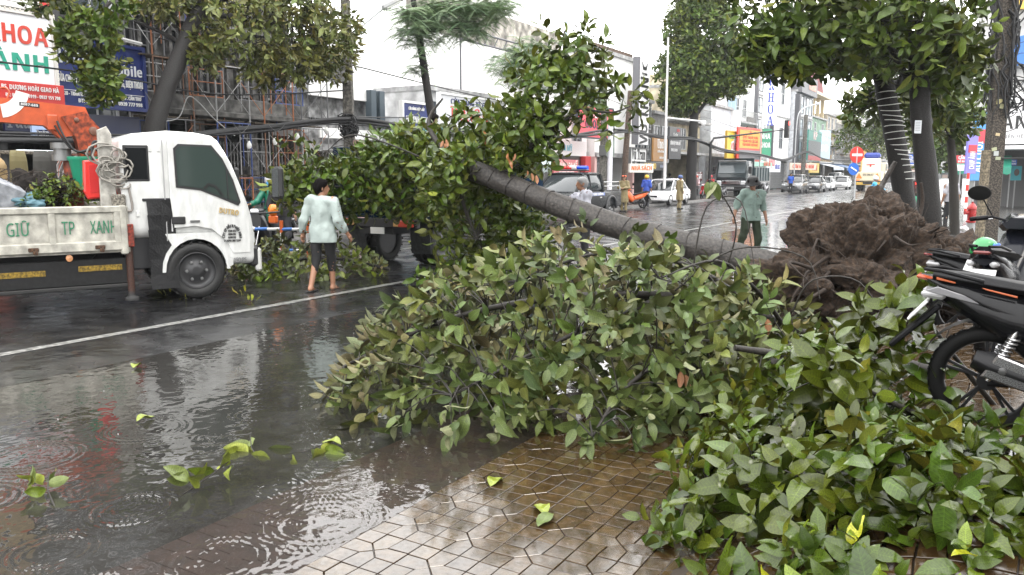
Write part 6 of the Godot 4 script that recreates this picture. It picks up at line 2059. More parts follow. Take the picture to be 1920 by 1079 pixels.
# ---------- people (local z is the way they face, x their left) ----------
# pose: ch chest, nk neck, eL eR elbows, hL hR wrists, kL kR knees, fL fR ankles, yaw pitch of the head
func person(label: String, pos: Vector3, yaw: float, pose: Dictionary, look: Dictionary, near := false) -> Node3D:
	var t := thing("person", label, "person", pos, yaw)
	var p := {"pe": V(0, .90, 0), "ch": V(0, 1.20, .01), "nk": V(0, 1.40, 0), "hd": V(0, 1.54, .02), "sL": V(.18, 1.35, 0), "sR": V(-.18, 1.35, 0), "eL": V(.23, 1.08, -.03), "eR": V(-.23, 1.08, -.03), "hL": V(.25, .85, .04), "hR": V(-.25, .85, .04), "jL": V(.085, .86, 0), "jR": V(-.085, .86, 0), "kL": V(.095, .48, .02), "kR": V(-.095, .48, .02), "fL": V(.10, .08, -.02), "fR": V(-.10, .08, -.02)}
	var sh: Vector3 = pose.get("shift", Vector3.ZERO)
	for k in p:
		if k in ["ch", "nk", "hd", "sL", "sR", "eL", "eR", "hL", "hR", "pe", "jL", "jR"]:
			p[k] += sh
	for k in pose:
		if p.has(k):
			p[k] = pose[k]
	var c := .013 if near else .024
	var skin: Material = look.get("skin", M(.26, .145, .09, .5, {"rim": .2}))
	var hy := Basis(Vector3.UP, pose.get("yaw", 0.0)) * Basis(Vector3.RIGHT, pose.get("pitch", 0.0))
	var hd: Vector3 = p.hd
	# body: one skin surface under the clothes
	var legs := [[p.pe, p.jL, .11, .085], [p.pe, p.jR, .11, .085], [p.jL, p.kL, .082, .052], [p.jR, p.kR, .082, .052], [p.kL, p.fL, .054, .036], [p.kR, p.fR, .054, .036]]
	var feet := []
	for s in ["L", "R"]:
		var f: Vector3 = p["f" + s]
		feet.append([f + V(0, -.03, -.03), f + V(.015 if s == "L" else -.015, -.045, .13), .036, .026])
	var torso := [[p.pe, p.ch, .125, .135, .72], [p.ch, p.nk + V(0, -.05, 0), .135, .07, .7], [p.sL, p.sR, .062, .062], [p.nk + V(0, -.04, 0), hd + V(0, -.06, 0), .052, .05]]
	var arms := [[p.sL, p.eL, .056, .042], [p.sR, p.eR, .056, .042], [p.eL, p.hL, .042, .028], [p.eR, p.hR, .042, .028]]
	var head := [[hd + hy * V(0, .035, -.012), hd + hy * V(0, .02, -.02), .088, .086], [hd + hy * V(0, -.01, .03), hd + hy * V(0, -.075, .045), .062, .042], [hd + hy * V(0, .01, .085), hd + hy * V(0, -.022, .105), .012, .015], [hd + hy * V(.078, .01, -.01), hd + hy * V(.082, -.03, -.005), .014, .01], [hd + hy * V(-.078, .01, -.01), hd + hy * V(-.082, -.03, -.005), .014, .01], [hd + hy * V(-.035, .03, .07), hd + hy * V(.035, .03, .07), .016, .016], [hd + hy * V(-.018, -.052, .085), hd + hy * V(.018, -.052, .085), .011, .011]]
	var body := SurfaceTool.new()
	body.begin(Mesh.PRIMITIVE_TRIANGLES)
	var all := legs + feet + torso + arms
	if not near:
		all += head
		for s in ["L", "R"]:
			var d: Vector3 = (p["h" + s] - p["e" + s]).normalized()
			all.append([p["h" + s], p["h" + s] + d * .09, .03, .022])
	body.append_from(sdf_mesh(all, c, .03), 0, Transform3D())
	if near:
		body.append_from(sdf_mesh(head, .005, .022), 0, Transform3D())
		for s in ["L", "R"]:
			var sg := 1.0 if s == "L" else -1.0
			var w: Vector3 = p["h" + s]
			var d: Vector3 = (w - p["e" + s]).normalized()
			var pal: Vector3 = V(-sg, 0, -.15)
			pal = (pal - d * pal.dot(d)).normalized()   # palm faces the thigh
			var ac := d.cross(pal).normalized()
			if ac.z < 0: ac = -ac                      # towards the thumb, forward
			var hb := [[w, w + d * .05, .026, .03], [w + d * .05 + ac * .02, w + d * .075 + ac * .026, .022, .015], [w + d * .05 - ac * .02, w + d * .07 - ac * .026, .022, .014]]
			for i in 4:
				var b := w + d * .075 + ac * (.029 - i * .019)
				var ln: float = [.034, .04, .037, .028][i]
				var q := b + d * ln + pal * .006
				var r := q + d * ln * .6 + pal * .018
				hb.append([b, q, .0095, .0088])
				hb.append([q, r, .0088, .0072])
			var tb0 := w + d * .025 + ac * .024
			var tb1 := tb0 + d * .03 + ac * .024 + pal * .008
			hb.append([tb0, tb1, .013, .0105])
			hb.append([tb1, tb1 + d * .03 + ac * .004 + pal * .006, .0105, .008])
			body.append_from(sdf_mesh(hb, .0042, .008), 0, Transform3D())
	put(t, "body", body.commit(), skin)
	if near or look.get("eyes", false):
		for sx in [-1.0, 1.0]:
			var e := put(t, "eye", SphereMesh.new(), M(.01, .008, .007, .2), Transform3D(hy.scaled(V(.02, .011, .012)), hd + hy * V(.031 * sx, .012, .080)))
			e.mesh.radial_segments = 8
			e.mesh.rings = 4
		bx(t, "mouth", hd + hy * V(0, -.052, .097), V(.035, .006, .006), M(.14, .05, .045, .5), 0, V(0, pose.get("yaw", 0.0), 0))
	# shirt
	var shirt: Material = look.get("shirt", M(.4, .4, .4, .8))
	var g := [[p.pe + V(0, .0, 0), p.ch, .152, .165, .76], [p.ch, p.nk + V(0, -.11, 0), .165, .13, .72], [p.nk + V(0, -.11, 0), p.nk + V(0, -.02, 0), .10, .066], [p.sL, p.sR, .074, .074]]
	if look.get("hem", .82) < .88:
		for sx in [-.06, .06]:
			g.append([V(p.pe.x + sx, look.get("hem", .82) + sh.y - .05, p.pe.z), p.pe + V(sx, .05, 0), .142, .13, .92])
	var sl: float = look.get("sleeve", 1.0)
	for s in ["L", "R"]:
		var a: Vector3 = p["s" + s]
		var e: Vector3 = p["e" + s]
		var w: Vector3 = p["h" + s]
		if sl <= 1.0:
			g.append([a, a.lerp(e, sl), .07, .064])
		else:
			g.append([a, e, .074, .064])
			g.append([e, e.lerp(w, sl - 1.0), .064, .054])
	var hem: float = look.get("hem", .82) + sh.y
	if look.has("coat"):   # rain coat or poncho: a skirt from the chest down
		var r: float = look.coat
		g.append([p.ch + V(0, -.05, 0), V(p.pe.x, maxf(hem + .1, .3), p.pe.z), .16, r, .85])
	put(t, "shirt" if not look.has("coat") else "coat", sdf_mesh(g, c, .035, .036 if near else .022, hash(label) % 1000, hem), shirt)
	# trousers
	var tl: float = look.get("leg", 2.0)
	var tr := [[p.pe + V(0, .08, 0), p.pe, .118, .118, .78], [p.pe, p.jL, .108, .1], [p.pe, p.jR, .108, .1]]
	for s in ["L", "R"]:
		tr.append([p["j" + s], p["k" + s], .098, .07])
		if tl > 1.0:
			tr.append([p["k" + s], p["k" + s].lerp(p["f" + s] + V(0, -.03, 0), tl - 1.0), .07, .058])
	put(t, "trousers", sdf_mesh(tr, c, .03, .028, 7), look.get("trousers", M(.02, .02, .022, .8)))
	# hair or headgear
	var hat: String = look.get("hat", "")
	if hat == "" or hat == "cap" or hat == "bucket":
		var hb := [[hd + hy * V(0, .05, -.02), hd + hy * V(0, .02, -.035), .094, .092], [hd + hy * V(0, -.02, -.06), hd + hy * V(0, -.055, -.06), .055, .045], [hd + hy * V(-.05, .075, .035), hd + hy * V(.05, .075, .035), .045, .045]]
		put(t, "hair", sdf_mesh(hb, .008 if near else .018, .02, .012, 3), look.get("hair", M(.006, .005, .005, .8, {"spec": .15})))
	var hm: Material = look.get("hat_mat", M(.012, .012, .013, .7))
	var hx := Transform3D(hy, hd + hy * V(0, .03, -.012))
	if hat == "bucket":
		lathe(t, "bucket_hat", [[0, .115], [.075, .11], [.1, .085], [.108, .03], [.15, -.015], [.155, -.02], [.108, .01], [.1, .03]], hm, hx, 22)
	elif hat == "cap":
		lathe(t, "cap", [[0, .1], [.09, .085], [.118, .05], [.105, .02], [.1, .02]], hm, hx, 18)
		bx(t, "cap_peak", hd + hy * V(0, .055, .11), V(.15, .012, .1), M(.012, .012, .013, .5), .004)
	elif hat == "helmet":
		lathe(t, "helmet", [[0, .12], [.07, .105], [.115, .055], [.122, 0], [.118, -.04], [.1, -.04]], hm, hx, 18)
	elif hat == "hood":
		put(t, "hood", sdf_mesh([[hd + hy * V(0, .04, -.03), hd + hy * V(0, -.06, -.04), .115, .11]], .018, .02), hm)
	if look.has("mask"):
		put(t, "face_mask", sdf_mesh([[hd + hy * V(0, -.02, .05), hd + hy * V(0, -.07, .055), .062, .05]], .012, .02), look.mask)
	# footwear
	if look.get("shoes", true):
		for f in feet:
			put(t, "shoe", sdf_mesh([[f[0], f[1], f[2] + .012, f[3] + .012]], .012 if near else .02, .02, 0.0, 1, -50.0), look.get("shoe_mat", M(.015, .014, .014, .6)))
	else:
		for f in feet:
			var m: Vector3 = (f[0] + f[1]) / 2
			bx(t, "sandal", V(m.x, maxf(m.y - .03, .008 + sh.y * 0), m.z), V(.1, .018, .26), M(.012, .012, .012, .6), .006)
			bx(t, "sandal_strap", V(m.x, m.y + .012, m.z + .05), V(.085, .02, .03), M(.012, .012, .012, .6), .006)
	return t


func people() -> void:
	var teal := M(.33, .385, .365, .85, {"bump": .5, "scale": 1.2, "rim": .2})
	person("man seen from behind in a pale green shirt and rolled black trousers, wading", V(-2.80, -.02, -11.8), PI - .18,
		{"yaw": -.95, "eL": V(.27, 1.07, -.04), "hL": V(.31, .87, .0), "eR": V(-.27, 1.07, -.05), "hR": V(-.36, .86, .09), "kL": V(.10, .47, -.04), "fL": V(.12, .10, -.20), "kR": V(-.09, .48, .10), "fR": V(-.08, .08, .14)},
		{"shirt": teal, "sleeve": 1.72, "hem": .74, "leg": 1.35, "shoes": false, "trousers": M(.008, .008, .009, .8), "skin": M(.30, .15, .09, .5)}, true)
	var mt := M(.165, .225, .20, .85, {"bump": .5, "scale": 1.2, "rim": .2})
	var man := person("man in a black bucket hat, teal shirt and dark green trousers looking down", V(4.66, 0.0, -15.6), .12,
		{"yaw": -.55, "pitch": .35, "hd": V(-.02, 1.53, .05), "eL": V(.26, 1.10, -.04), "hL": V(.27, .86, .07), "eR": V(-.29, 1.11, -.06), "hR": V(-.37, .89, .05), "kL": V(.14, .48, .03), "fL": V(.12, .08, .0), "kR": V(-.18, .50, .06), "fR": V(-.30, .08, .02)},
		{"shirt": mt, "sleeve": 1.3, "hem": .82, "trousers": M(.02, .032, .014, .85, {"tex": 3, "scale": 1.0}), "hat": "bucket", "skin": M(.22, .11, .065, .5), "shoe_mat": M(.02, .022, .02, .4)}, true)
	for q in [.085, -.085]:
		bx(man, "shirt_pocket", V(q, 1.19, .135), V(.1, .11, .012), mt, .004)
		bx(man, "pocket_flap", V(q, 1.25, .14), V(.11, .03, .014), mt, .004)
	bx(man, "button_placket", V(0, 1.12, .135), V(.03, .4, .012), mt, .004)
	person("grey-haired man in a pale shirt reaching out behind the fallen trunk", V(1.42, -.02, -15.4), -PI / 2 + .1,
		{"ch": V(0, 1.20, .06), "nk": V(0, 1.40, .05), "hd": V(0, 1.55, .09), "eR": V(-.2, 1.26, .30), "hR": V(-.16, 1.25, .55), "eL": V(.24, 1.08, .02), "hL": V(.22, .90, .18), "yaw": .1},
		{"shirt": M(.46, .46, .52, .85, {"tex": 3, "scale": 1.5, "bump": .3}), "sleeve": .85, "hem": .78, "hair": M(.22, .22, .22, .7), "skin": M(.22, .11, .065, .5)}, true)
	var tan_ := M(.235, .185, .085, .6, {"tex": 3, "scale": 1.0, "bump": .4})
	person("traffic officer in a long tan raincoat and red-topped cap beside the pickup's tail", V(5.15, 0, -37.0), -.5,
		{"eR": V(-.24, 1.1, .05), "hR": V(-.05, 1.05, .2), "eL": V(.24, 1.1, .05), "hL": V(.05, 1.08, .22), "yaw": -.3},
		{"shirt": tan_, "sleeve": 1.9, "hem": .42, "coat": .2, "trousers": tan_, "hat": "cap", "hat_mat": M(.5, .09, .03, .6), "eyes": true})
	person("traffic officer in a long tan raincoat and blue helmet standing out in the road", V(8.3, 0, -39.8), 1.9,
		{"yaw": .2}, {"shirt": tan_, "sleeve": 1.9, "hem": .42, "coat": .2, "trousers": tan_, "hat": "helmet", "hat_mat": M(.02, .05, .16, .3)})
	var wm := person("man seen from behind in a white work shirt and black trousers on the pavement", V(13.75, 0, -25.2), PI + .05,
		{"kL": V(.10, .48, 0), "fL": V(.13, .08, -.02), "kR": V(-.14, .48, .02), "fR": V(-.28, .08, .05), "eR": V(-.25, 1.07, 0), "hR": V(-.29, .84, .06), "sL": V(.175, 1.36, 0), "sR": V(-.175, 1.36, 0)},
		{"shirt": M(.44, .44, .48, .85, {"tex": 3, "scale": 1.5, "bump": .2}), "sleeve": .8, "hem": .86, "trousers": M(.010, .010, .012, .8)}, true)
	txt(wm, "CƠM GÀ", V(.0, 1.26, -.152), .045, M(.5, .05, .05, .7), V(0, PI, 0), .26)
	person("man with black hair and a teal shirt standing up on the dump truck's load", V(-1.62, 1.28, -16.6), PI - .8,
		{"pitch": .4, "eR": V(-.26, 1.1, .1), "hR": V(-.2, .95, .3)}, {"shirt": M(.12, .30, .33, .85), "sleeve": 1.4, "trousers": M(.02, .02, .03, .8)})
	person("man in a dark patterned T-shirt and cap standing behind the truck's mirror", V(-4.75, 0, -16.6), .3,
		{"hR": V(-.25, .92, .12), "eR": V(-.26, 1.1, .02)}, {"shirt": M(.045, .042, .045, .85, {"tex": 2, "scale": 9.0}), "sleeve": 1.5, "hem": .84, "hat": "cap", "trousers": M(.03, .03, .035, .8), "eyes": true})
	var ride := {"pe": V(0, .84, -.08), "jL": V(.1, .82, -.04), "jR": V(-.1, .82, -.04), "kL": V(.17, .66, .32), "kR": V(-.17, .66, .32), "fL": V(.17, .34, .22), "fR": V(-.17, .34, .22), "ch": V(0, 1.12, .0), "nk": V(0, 1.31, .03), "hd": V(0, 1.46, .06), "sL": V(.165, 1.26, .02), "sR": V(-.165, 1.26, .02), "eL": V(.24, 1.05, .18), "eR": V(-.24, 1.05, .18), "hL": V(.26, 1.0, .42), "hR": V(-.26, 1.0, .42)}
	var poncho := M(.01, .14, .085, .35, {"bump": .6, "scale": 1.5})
	person("rider in a green rain poncho with a blue face mask, seen past the truck's mirror", V(-5.1, .1, -17.1), -TH + PI * 0 + .3, ride, {"shirt": poncho, "sleeve": 1.9, "hem": .45, "coat": .3, "hat": "helmet", "hat_mat": M(.4, .4, .42, .2), "mask": M(.06, .25, .5, .7), "trousers": M(.03, .03, .03)})
	person("man in a yellow helmet and blue shirt by the parked orange motorbike", V(7.1, 0, -42.5), 2.6, {}, {"shirt": M(.03, .07, .35, .8), "sleeve": 1.2, "hat": "helmet", "hat_mat": M(.6, .36, .02, .3), "trousers": M(.02, .02, .03)})
	person("rider with a red helmet and pale pink shirt on the red motorbike", V(12.3, .05, -53.8), -TH, ride, {"shirt": M(.5, .36, .38, .8), "sleeve": 1.4, "hat": "helmet", "hat_mat": M(.5, .05, .03, .3), "hem": .7, "eyes": true})
	person("rider in red behind the pink-shirted rider", V(13.9, .05, -56.3), -TH, ride, {"shirt": M(.4, .03, .03, .8), "sleeve": 1.6, "hat": "helmet", "hat_mat": M(.45, .03, .04, .3), "hem": .7})
	person("rider under a dark rain cape on the white scooter at the right", V(26.75, .1, -44.1), PI / 2 - .2, ride, {"shirt": M(.012, .013, .016, .4, {"bump": .5}), "sleeve": 1.9, "hem": .4, "coat": .32, "hat": "helmet", "hat_mat": M(.02, .02, .022, .3), "trousers": M(.3, .16, .1)})
	person("rider in a green rain cape waiting on the white scooter at the traffic light", V(15.9, .05, -31.5), PI / 2 - .1, ride, {"shirt": M(.012, .24, .12, .4, {"bump": .5}), "sleeve": 1.9, "hem": .4, "coat": .3, "hat": "helmet", "hat_mat": M(.3, .3, .3, .3)})
	person("rider in a pale blue jacket just behind the green-caped rider", V(15.1, .05, -33.6), PI / 2 - .4, ride, {"shirt": M(.05, .3, .5, .6), "sleeve": 1.9, "hem": .6, "hat": "helmet", "hat_mat": M(.5, .5, .5, .3)})
	person("person in dark clothes in the doorway under the gold-lettered sign", S(49.6, 18.0, .1), 2.9, {}, {"shirt": M(.02, .02, .025, .8), "sleeve": 1.3})
	person("person in a blue shirt on the far pavement beside the green awning", V(24.2, .1, -70.0), 0, {}, {"shirt": M(.02, .08, .4, .8), "sleeve": 1.0})


# ---------- plants ----------
const P_SAGE := [[Color(0.138, 0.187, 0.056), Color(0.281, 0.295, 0.171)], [Color(0.105, 0.158, 0.051), Color(0.233, 0.251, 0.142)], [Color(0.179, 0.226, 0.069), Color(0.328, 0.339, 0.206)], [Color(0.074, 0.118, 0.043), Color(0.163, 0.191, 0.086)]]
const P_GLOSS := [[Color(0.071, 0.114, 0.013), Color(0.186, 0.216, 0.026)], [Color(0.044, 0.079, 0.011), Color(0.126, 0.159, 0.021)], [Color(0.189, 0.265, 0.022), Color(0.337, 0.370, 0.045)], [Color(0.510, 0.524, 0.035), Color(0.625, 0.602, 0.056)]]
const P_MID := [[Color(0.097, 0.159, 0.019), Color(0.181, 0.236, 0.039)], [Color(0.066, 0.114, 0.015), Color(0.132, 0.179, 0.030)], [Color(0.175, 0.243, 0.030), Color(0.281, 0.333, 0.055)], [Color(0.280, 0.336, 0.045), Color(0.354, 0.404, 0.064)]]
const P_OLIVE := [[Color(0.201, 0.237, 0.066), Color(0.268, 0.296, 0.111)], [Color(0.141, 0.177, 0.053), Color(0.194, 0.237, 0.089)], [Color(0.253, 0.290, 0.089), Color(0.326, 0.356, 0.133)]]
const P_DARK := [[Color(0.093, 0.152, 0.024), Color(0.170, 0.235, 0.043)], [Color(0.066, 0.110, 0.020), Color(0.132, 0.186, 0.039)], [Color(0.170, 0.235, 0.034), Color(0.282, 0.352, 0.058)]]


func bark(r: float, g: float, b: float) -> StandardMaterial3D:
	return M(r, g, b, 0.75, {"tex": 2, "scale": 2.2, "bump": 0.8})


# whorl frames on a heap: c centre on the ground, rx rz half axes, h height; lean bends the tips
func heap_whorls(n: int, c: Vector3, rx: float, rz: float, h: float, hang: float, lean: Vector3, lo := 0.1, scale_lo := 0.8, scale_hi := 1.15) -> Array:
	var out := []
	for i in n:
		var a := R(0, TAU)
		var r := sqrt(R(0.0, 1.0))
		var top := h * pow(maxf(1.0 - r * r, 0.0), 0.6)
		var f := 1.0 - pow(R(0, 1), 1.7) * (1.0 - lo)
		var p := c + V(cos(a) * r * rx, maxf(0.05, top * f), sin(a) * r * rz)
		var outw := V(cos(a) * r / rx, (1.0 - r) * 1.2 / h, sin(a) * r / rz).normalized()
		var d := (outw + lean + V(R(-.35, .35), R(-.3, .3) - hang, R(-.35, .35))).normalized()
		var s := R(scale_lo, scale_hi)
		out.append(Transform3D(look_basis(d, R(0, TAU)).scaled(V(s, s, s)), p))
	return out


func blob_whorls(n: int, c: Vector3, r: Vector3, hang: float, lo := 0.5, s0 := 0.85, s1 := 1.15) -> Array:
	var out := []
	for i in n:
		var d := V(rng.randfn(), rng.randfn(), rng.randfn()).normalized()
		var p := c + d * r * pow(R(lo * lo * lo, 1.0), 0.333)
		var g := (d + V(R(-.5, .5), R(-.4, .4) - hang, R(-.5, .5))).normalized()
		var s := R(s0, s1)
		out.append(Transform3D(look_basis(g, R(0, TAU)).scaled(V(s, s, s)), p))
	return out


# twigs from a limb's points to a share of the whorls, one joined part
func twigs(parent: Node3D, whorls: Array, limb: Array, share: float, r: float, m: Material, mx := 260) -> void:
	var st := ST()
	var k := 0
	for w in whorls:
		if R(0, 1) > share or k > mx:
			continue
		k += 1
		var best: Vector3 = limb[0]
		for q in limb:
			if q.distance_to(w.origin) < best.distance_to(w.origin):
				best = q
		var tip: Vector3 = w.origin + w.basis.y * 0.05
		var mid: Vector3 = best.lerp(tip, 0.55) - w.basis.y.normalized() * 0.12 * best.distance_to(tip) + V(R(-.06, .06), R(.0, .1), R(-.06, .06))
		atube(st, curve([best, mid, tip], 3), [r, r * .9, r * .85, r * .8, r * .7, r * .6, r * .5], 5, false)
	meta(put(parent, "twigs", st.commit(), m), "", "", "", "stuff")


func limb(parent: Node3D, pts: Array, r0: float, r1: float, m: Material, sides := 8, n := "branch") -> Array:
	var c := curve(pts, 5)
	var rr := []
	for i in c.size():
		rr.append(lerpf(r0, r1, float(i) / (c.size() - 1)) * (1.0 + 0.06 * sin(i * 2.1)))
	tb(parent, n, c, rr, m, sides)
	return c


func trunk(parent: Node3D, pts: Array, r0: float, r1: float, m: Material, ringed := 0.0, sides := 16) -> Array:
	var c := curve(pts, 14)
	var nz := FastNoiseLite.new()
	nz.frequency = 1.3
	nz.seed = int(r0 * 1000)
	var st := ST()
	var n := c.size()
	var prev := []
	var side := Vector3.RIGHT
	for i in n:
		var t: Vector3 = (c[mini(i + 1, n - 1)] - c[maxi(i - 1, 0)]).normalized()
		if i == 0:
			side = t.cross(Vector3.FORWARD if absf(t.z) < 0.8 else Vector3.UP).normalized()
		side = (side - t * side.dot(t)).normalized()
		var b := t.cross(side)
		var f := float(i) / (n - 1)
		var r := lerpf(r0, r1, f)
		if ringed > 0.0:
			r *= 1.0 + ringed * (0.022 if i % 5 == 2 else -0.006)
		var ring := []
		for k in sides:
			var a := TAU * k / sides
			var d := side * cos(a) + b * sin(a)
			ring.append(c[i] + d * r * (1.0 + nz.get_noise_3dv(c[i] * 1.2 + d) * 0.13))
		if i:
			for k in sides:
				var k2 := (k + 1) % sides
				for p in [prev[k], ring[k2], ring[k], prev[k], prev[k2], ring[k2]]:
					st.add_vertex(p)
		prev = ring
	st.set_smooth_group(0)
	st.generate_normals()
	put(parent, "trunk", st.commit(), m)
	var caps := ST()
	for e in [0, n - 1]:
		var rr := r0 if e == 0 else r1
		atube(caps, [c[e], c[e] + (c[e] - c[1 if e == 0 else n - 2]).normalized() * 0.01], rr * 0.98, 12)
	put(parent, "cut_end", caps.commit(), M(.28, .2, .11, .7, {"tex": 1, "scale": 3.0}))
	return c


# a displaced ball of soil
func clod_mesh(r: Vector3, amp: float, seed_: int, nu := 96, nv := 64, freq := 1.4) -> ArrayMesh:
	var n1 := FastNoiseLite.new()
	n1.seed = seed_
	n1.frequency = freq
	n1.fractal_octaves = 5
	n1.fractal_gain = 0.48
	var n2 := FastNoiseLite.new()
	n2.seed = seed_ + 5
	n2.frequency = freq * 0.5
	n2.noise_type = FastNoiseLite.TYPE_CELLULAR
	var vs := PackedVector3Array()
	for j in nv + 1:
		for i in nu + 1:
			var a := TAU * (i % nu) / nu
			var b := PI * j / nv
			var d := V(sin(b) * cos(a), cos(b), sin(b) * sin(a))
			var q := d * r
			var k := 1.0 + amp * (n1.get_noise_3dv(q) * 1.1 - absf(n1.get_noise_3dv(q * 1.8 + V(7, 3, 1))) * 0.4 + n2.get_noise_3dv(q * 1.9) * 0.55)
			vs.append(q * k)
	var t := PackedInt32Array()
	for j in nv:
		for i in nu:
			var a := j * (nu + 1) + i
			t.append_array([a, a + 1, a + nu + 2, a, a + nu + 2, a + nu + 1])
	var arr := []
	arr.resize(Mesh.ARRAY_MAX)
	arr[Mesh.ARRAY_VERTEX] = vs
	arr[Mesh.ARRAY_INDEX] = t
	var st := SurfaceTool.new()
	st.create_from_arrays(arr)
	st.set_smooth_group(0)
	st.generate_normals()
	return st.commit()


func fallen_tree() -> void:
	var t := thing("fallen_tree", "uprooted tree with bare grey trunk lying across the road, root ball in the air", "tree")
	var bk := M(.10, .086, .075, .6, {"tex": 2, "scale": 1.6, "bump": 0.7})
	var axis := [V(3.5, .52, -8.95), V(2.5, .78, -9.5), V(1.5, 1.02, -9.95), V(.6, 1.32, -10.4), V(-.1, 1.6, -10.75), V(-.72, 1.84, -11.05)]
	var c := trunk(t, axis, .178, .13, bk, 1.0, 20)
	# scars round the trunk
	var scar := M(.03, .026, .024, .8)
	for i in range(14, c.size() - 3, 5):
		var r: float = lerpf(.178, .13, float(i) / (c.size() - 1)) * 1.035
		var d: Vector3 = (c[i + 1] - c[i - 1]).normalized()
		var st := ST()
		var e := look_basis(d)
		var pts := []
		for k in 15:
			var a := TAU * k / 14
			pts.append(c[i] + e * V(cos(a), 0.1 * sin(a * 2 + i) + R(-.02, .02), sin(a)) * r)
		atube(st, pts, .007, 5, false)
		put(t, "bark_scar", st.commit(), scar)
	# root ball
	var soil := M(.086, .052, .031, .95, {"tex": 2, "scale": 1.4, "bump": 1.5})
	var soil2 := M(.05, .031, .02, .95, {"tex": 2, "scale": 2.4, "bump": 1.2})
	var rb := Node3D.new()
	rb.name = "root_ball"
	t.add_child(rb)
	put(rb, "soil", clod_mesh(V(1.1, .96, .85), .42, 4, 260, 170, 1.5), soil, Transform3D(Basis.from_euler(V(0, .3, .12)), V(4.05, .52, -9.1)))
	put(rb, "soil", clod_mesh(V(.62, .42, .55), .6, 9, 120, 80, 2.0), soil, Transform3D(Basis(), V(3.25, .48, -8.85)))
	put(rb, "soil", clod_mesh(V(.62, .6, .55), .6, 14, 120, 80, 2.0), soil, Transform3D(Basis(), V(4.8, .55, -8.9)))
	put(rb, "soil", clod_mesh(V(.52, .34, .42), .65, 19, 120, 80, 2.2), soil, Transform3D(Basis(), V(4.1, 1.12, -9.0)))
	put(rb, "soil", clod_mesh(V(.4, .3, .4), .6, 24, 100, 60, 2.4), soil, Transform3D(Basis(), V(3.8, .55, -8.45)))
	var small := clod_mesh(V(.06, .05, .06), .5, 31, 12, 8, 9.0)
	var xs := []
	for i in 900:
		var d := V(rng.randfn(), rng.randfn() * .9, rng.randfn()).normalized()
		var p := V(4.05, .5, -9.05) + d * V(.9, .62, .7) * R(.75, 1.0)
		if p.y > -0.01:
			var s := R(.12, .5)
			xs.append(Transform3D(Basis.from_euler(V(R(0, 6), R(0, 6), R(0, 6))).scaled(V(s, s, s)), p))
	for i in 220:
		var s := R(.1, .4)
		xs.append(Transform3D(Basis.from_euler(V(R(0, 6), R(0, 6), R(0, 6))).scaled(V(s, s, s)), V(R(2.8, 5.6), 0.01, R(-9.6, -7.6))))
	multi(rb, "soil_crumbs", small, xs, []).material_override = soil2
	# roots
	var rm := M(.07, .045, .03, .85, {"tex": 2, "scale": 4.0})
	for i in 46:
		var a := R(0, TAU)
		var p := V(4.05, .6, -9.0) + V(cos(a) * R(.5, 1.0), sin(a) * R(.3, .8), R(-.1, .75))
		p.y = maxf(p.y, .1)
		var q := p + V(cos(a) * R(.1, .5), R(-.35, .25), R(.0, .35))
		q.y = maxf(q.y, 0.03)
		var w := q + V(R(-.2, .2), R(-.3, .05), R(-.1, .2))
		w.y = maxf(w.y, 0.02)
		limb(rb, [p, q, w], R(.008, .03), .004, rm, 6, "root")
	limb(rb, [V(4.6, 1.0, -9.2), V(4.75, 1.35, -9.3), V(4.72, 1.62, -9.3)], .03, .016, rm, 7, "root")
	limb(rb, [V(4.0, 1.2, -9.2), V(4.16, 1.48, -9.2), V(4.26, 1.62, -9.25), V(4.36, 1.86, -9.2)], .04, .026, bk, 8, "root")
	limb(rb, [V(5.0, .85, -9.0), V(5.5, .92, -9.1), V(6.0, 1.05, -9.2), V(6.05, .98, -9.15), V(5.7, .92, -9.1)], .022, .012, rm, 7, "root")
	limb(rb, [V(4.9, .75, -8.9), V(5.5, .84, -9.0), V(5.9, .93, -8.9)], .025, .012, rm, 7, "root")
	var fine := ST()
	for i in 130:
		var d := V(rng.randfn(), rng.randfn(), absf(rng.randfn())).normalized()
		var p := V(4.05, .6, -9.0) + d * V(1.05, .85, .8)
		if p.y < 0.05: continue
		var q := p + d * R(.03, .14) + V(R(-.1, .1), R(-.16, .02), R(-.05, .05))
		atube(fine, [p - d * .1, p.lerp(q, .6) + V(0, .02, 0), q], [.004, .003, .0015], 4, false)
	meta(put(rb, "fine_roots", fine.commit(), rm), "", "", "", "stuff")
	# the crown, lying on the truck
	var set_ := leafset("mid", P_MID, .215, .095, 6, 1.1)
	var blobs := [[170, V(-3.0, 1.45, -13.4), V(.85, .55, .6), .45], [270, V(-1.75, 1.72, -13.2), V(.95, .75, .7), .45], [200, V(-.6, 1.3, -12.0), V(.75, .95, .6), .7], [95, V(-.5, 2.2, -11.9), V(.62, .55, .55), .2],
		[110, V(.55, 2.85, -10.9), V(.68, .58, .5), .1], [50, V(.2, 2.25, -11.0), V(.5, .42, .4), .3], [26, V(.75, 3.35, -10.9), V(.45, .35, .4), -.3], [34, V(-.2, 1.9, -11.4), V(.5, .45, .3), .5], [36, V(-.95, 1.62, -10.95), V(.28, .4, .3), .4], [14, V(-.25, 1.98, -10.75), V(.35, .2, .25), .3], [16, V(-.72, 1.8, -10.8), V(.16, .22, .2), .4], [30, V(-3.6, 1.65, -13.5), V(.5, .6, .5), .4], [22, V(.25, 2.0, -10.7), V(.4, .5, .4), .4], [18, V(1.35, 2.55, -10.8), V(.35, .5, .3), .3]]
	blobs.append([80, V(-.05, .95, -11.9), V(.75, .5, .4), .6])
	blobs.append([60, V(-1.3, 2.0, -12.6), V(.7, .5, .4), .3])
	var ws := []
	for b in blobs:
		ws.append_array(blob_whorls(b[0], b[1], b[2], b[3], .45, .8, 1.15))
	var lm := M(.07, .06, .05, .7, {"tex": 2, "scale": 3.0})
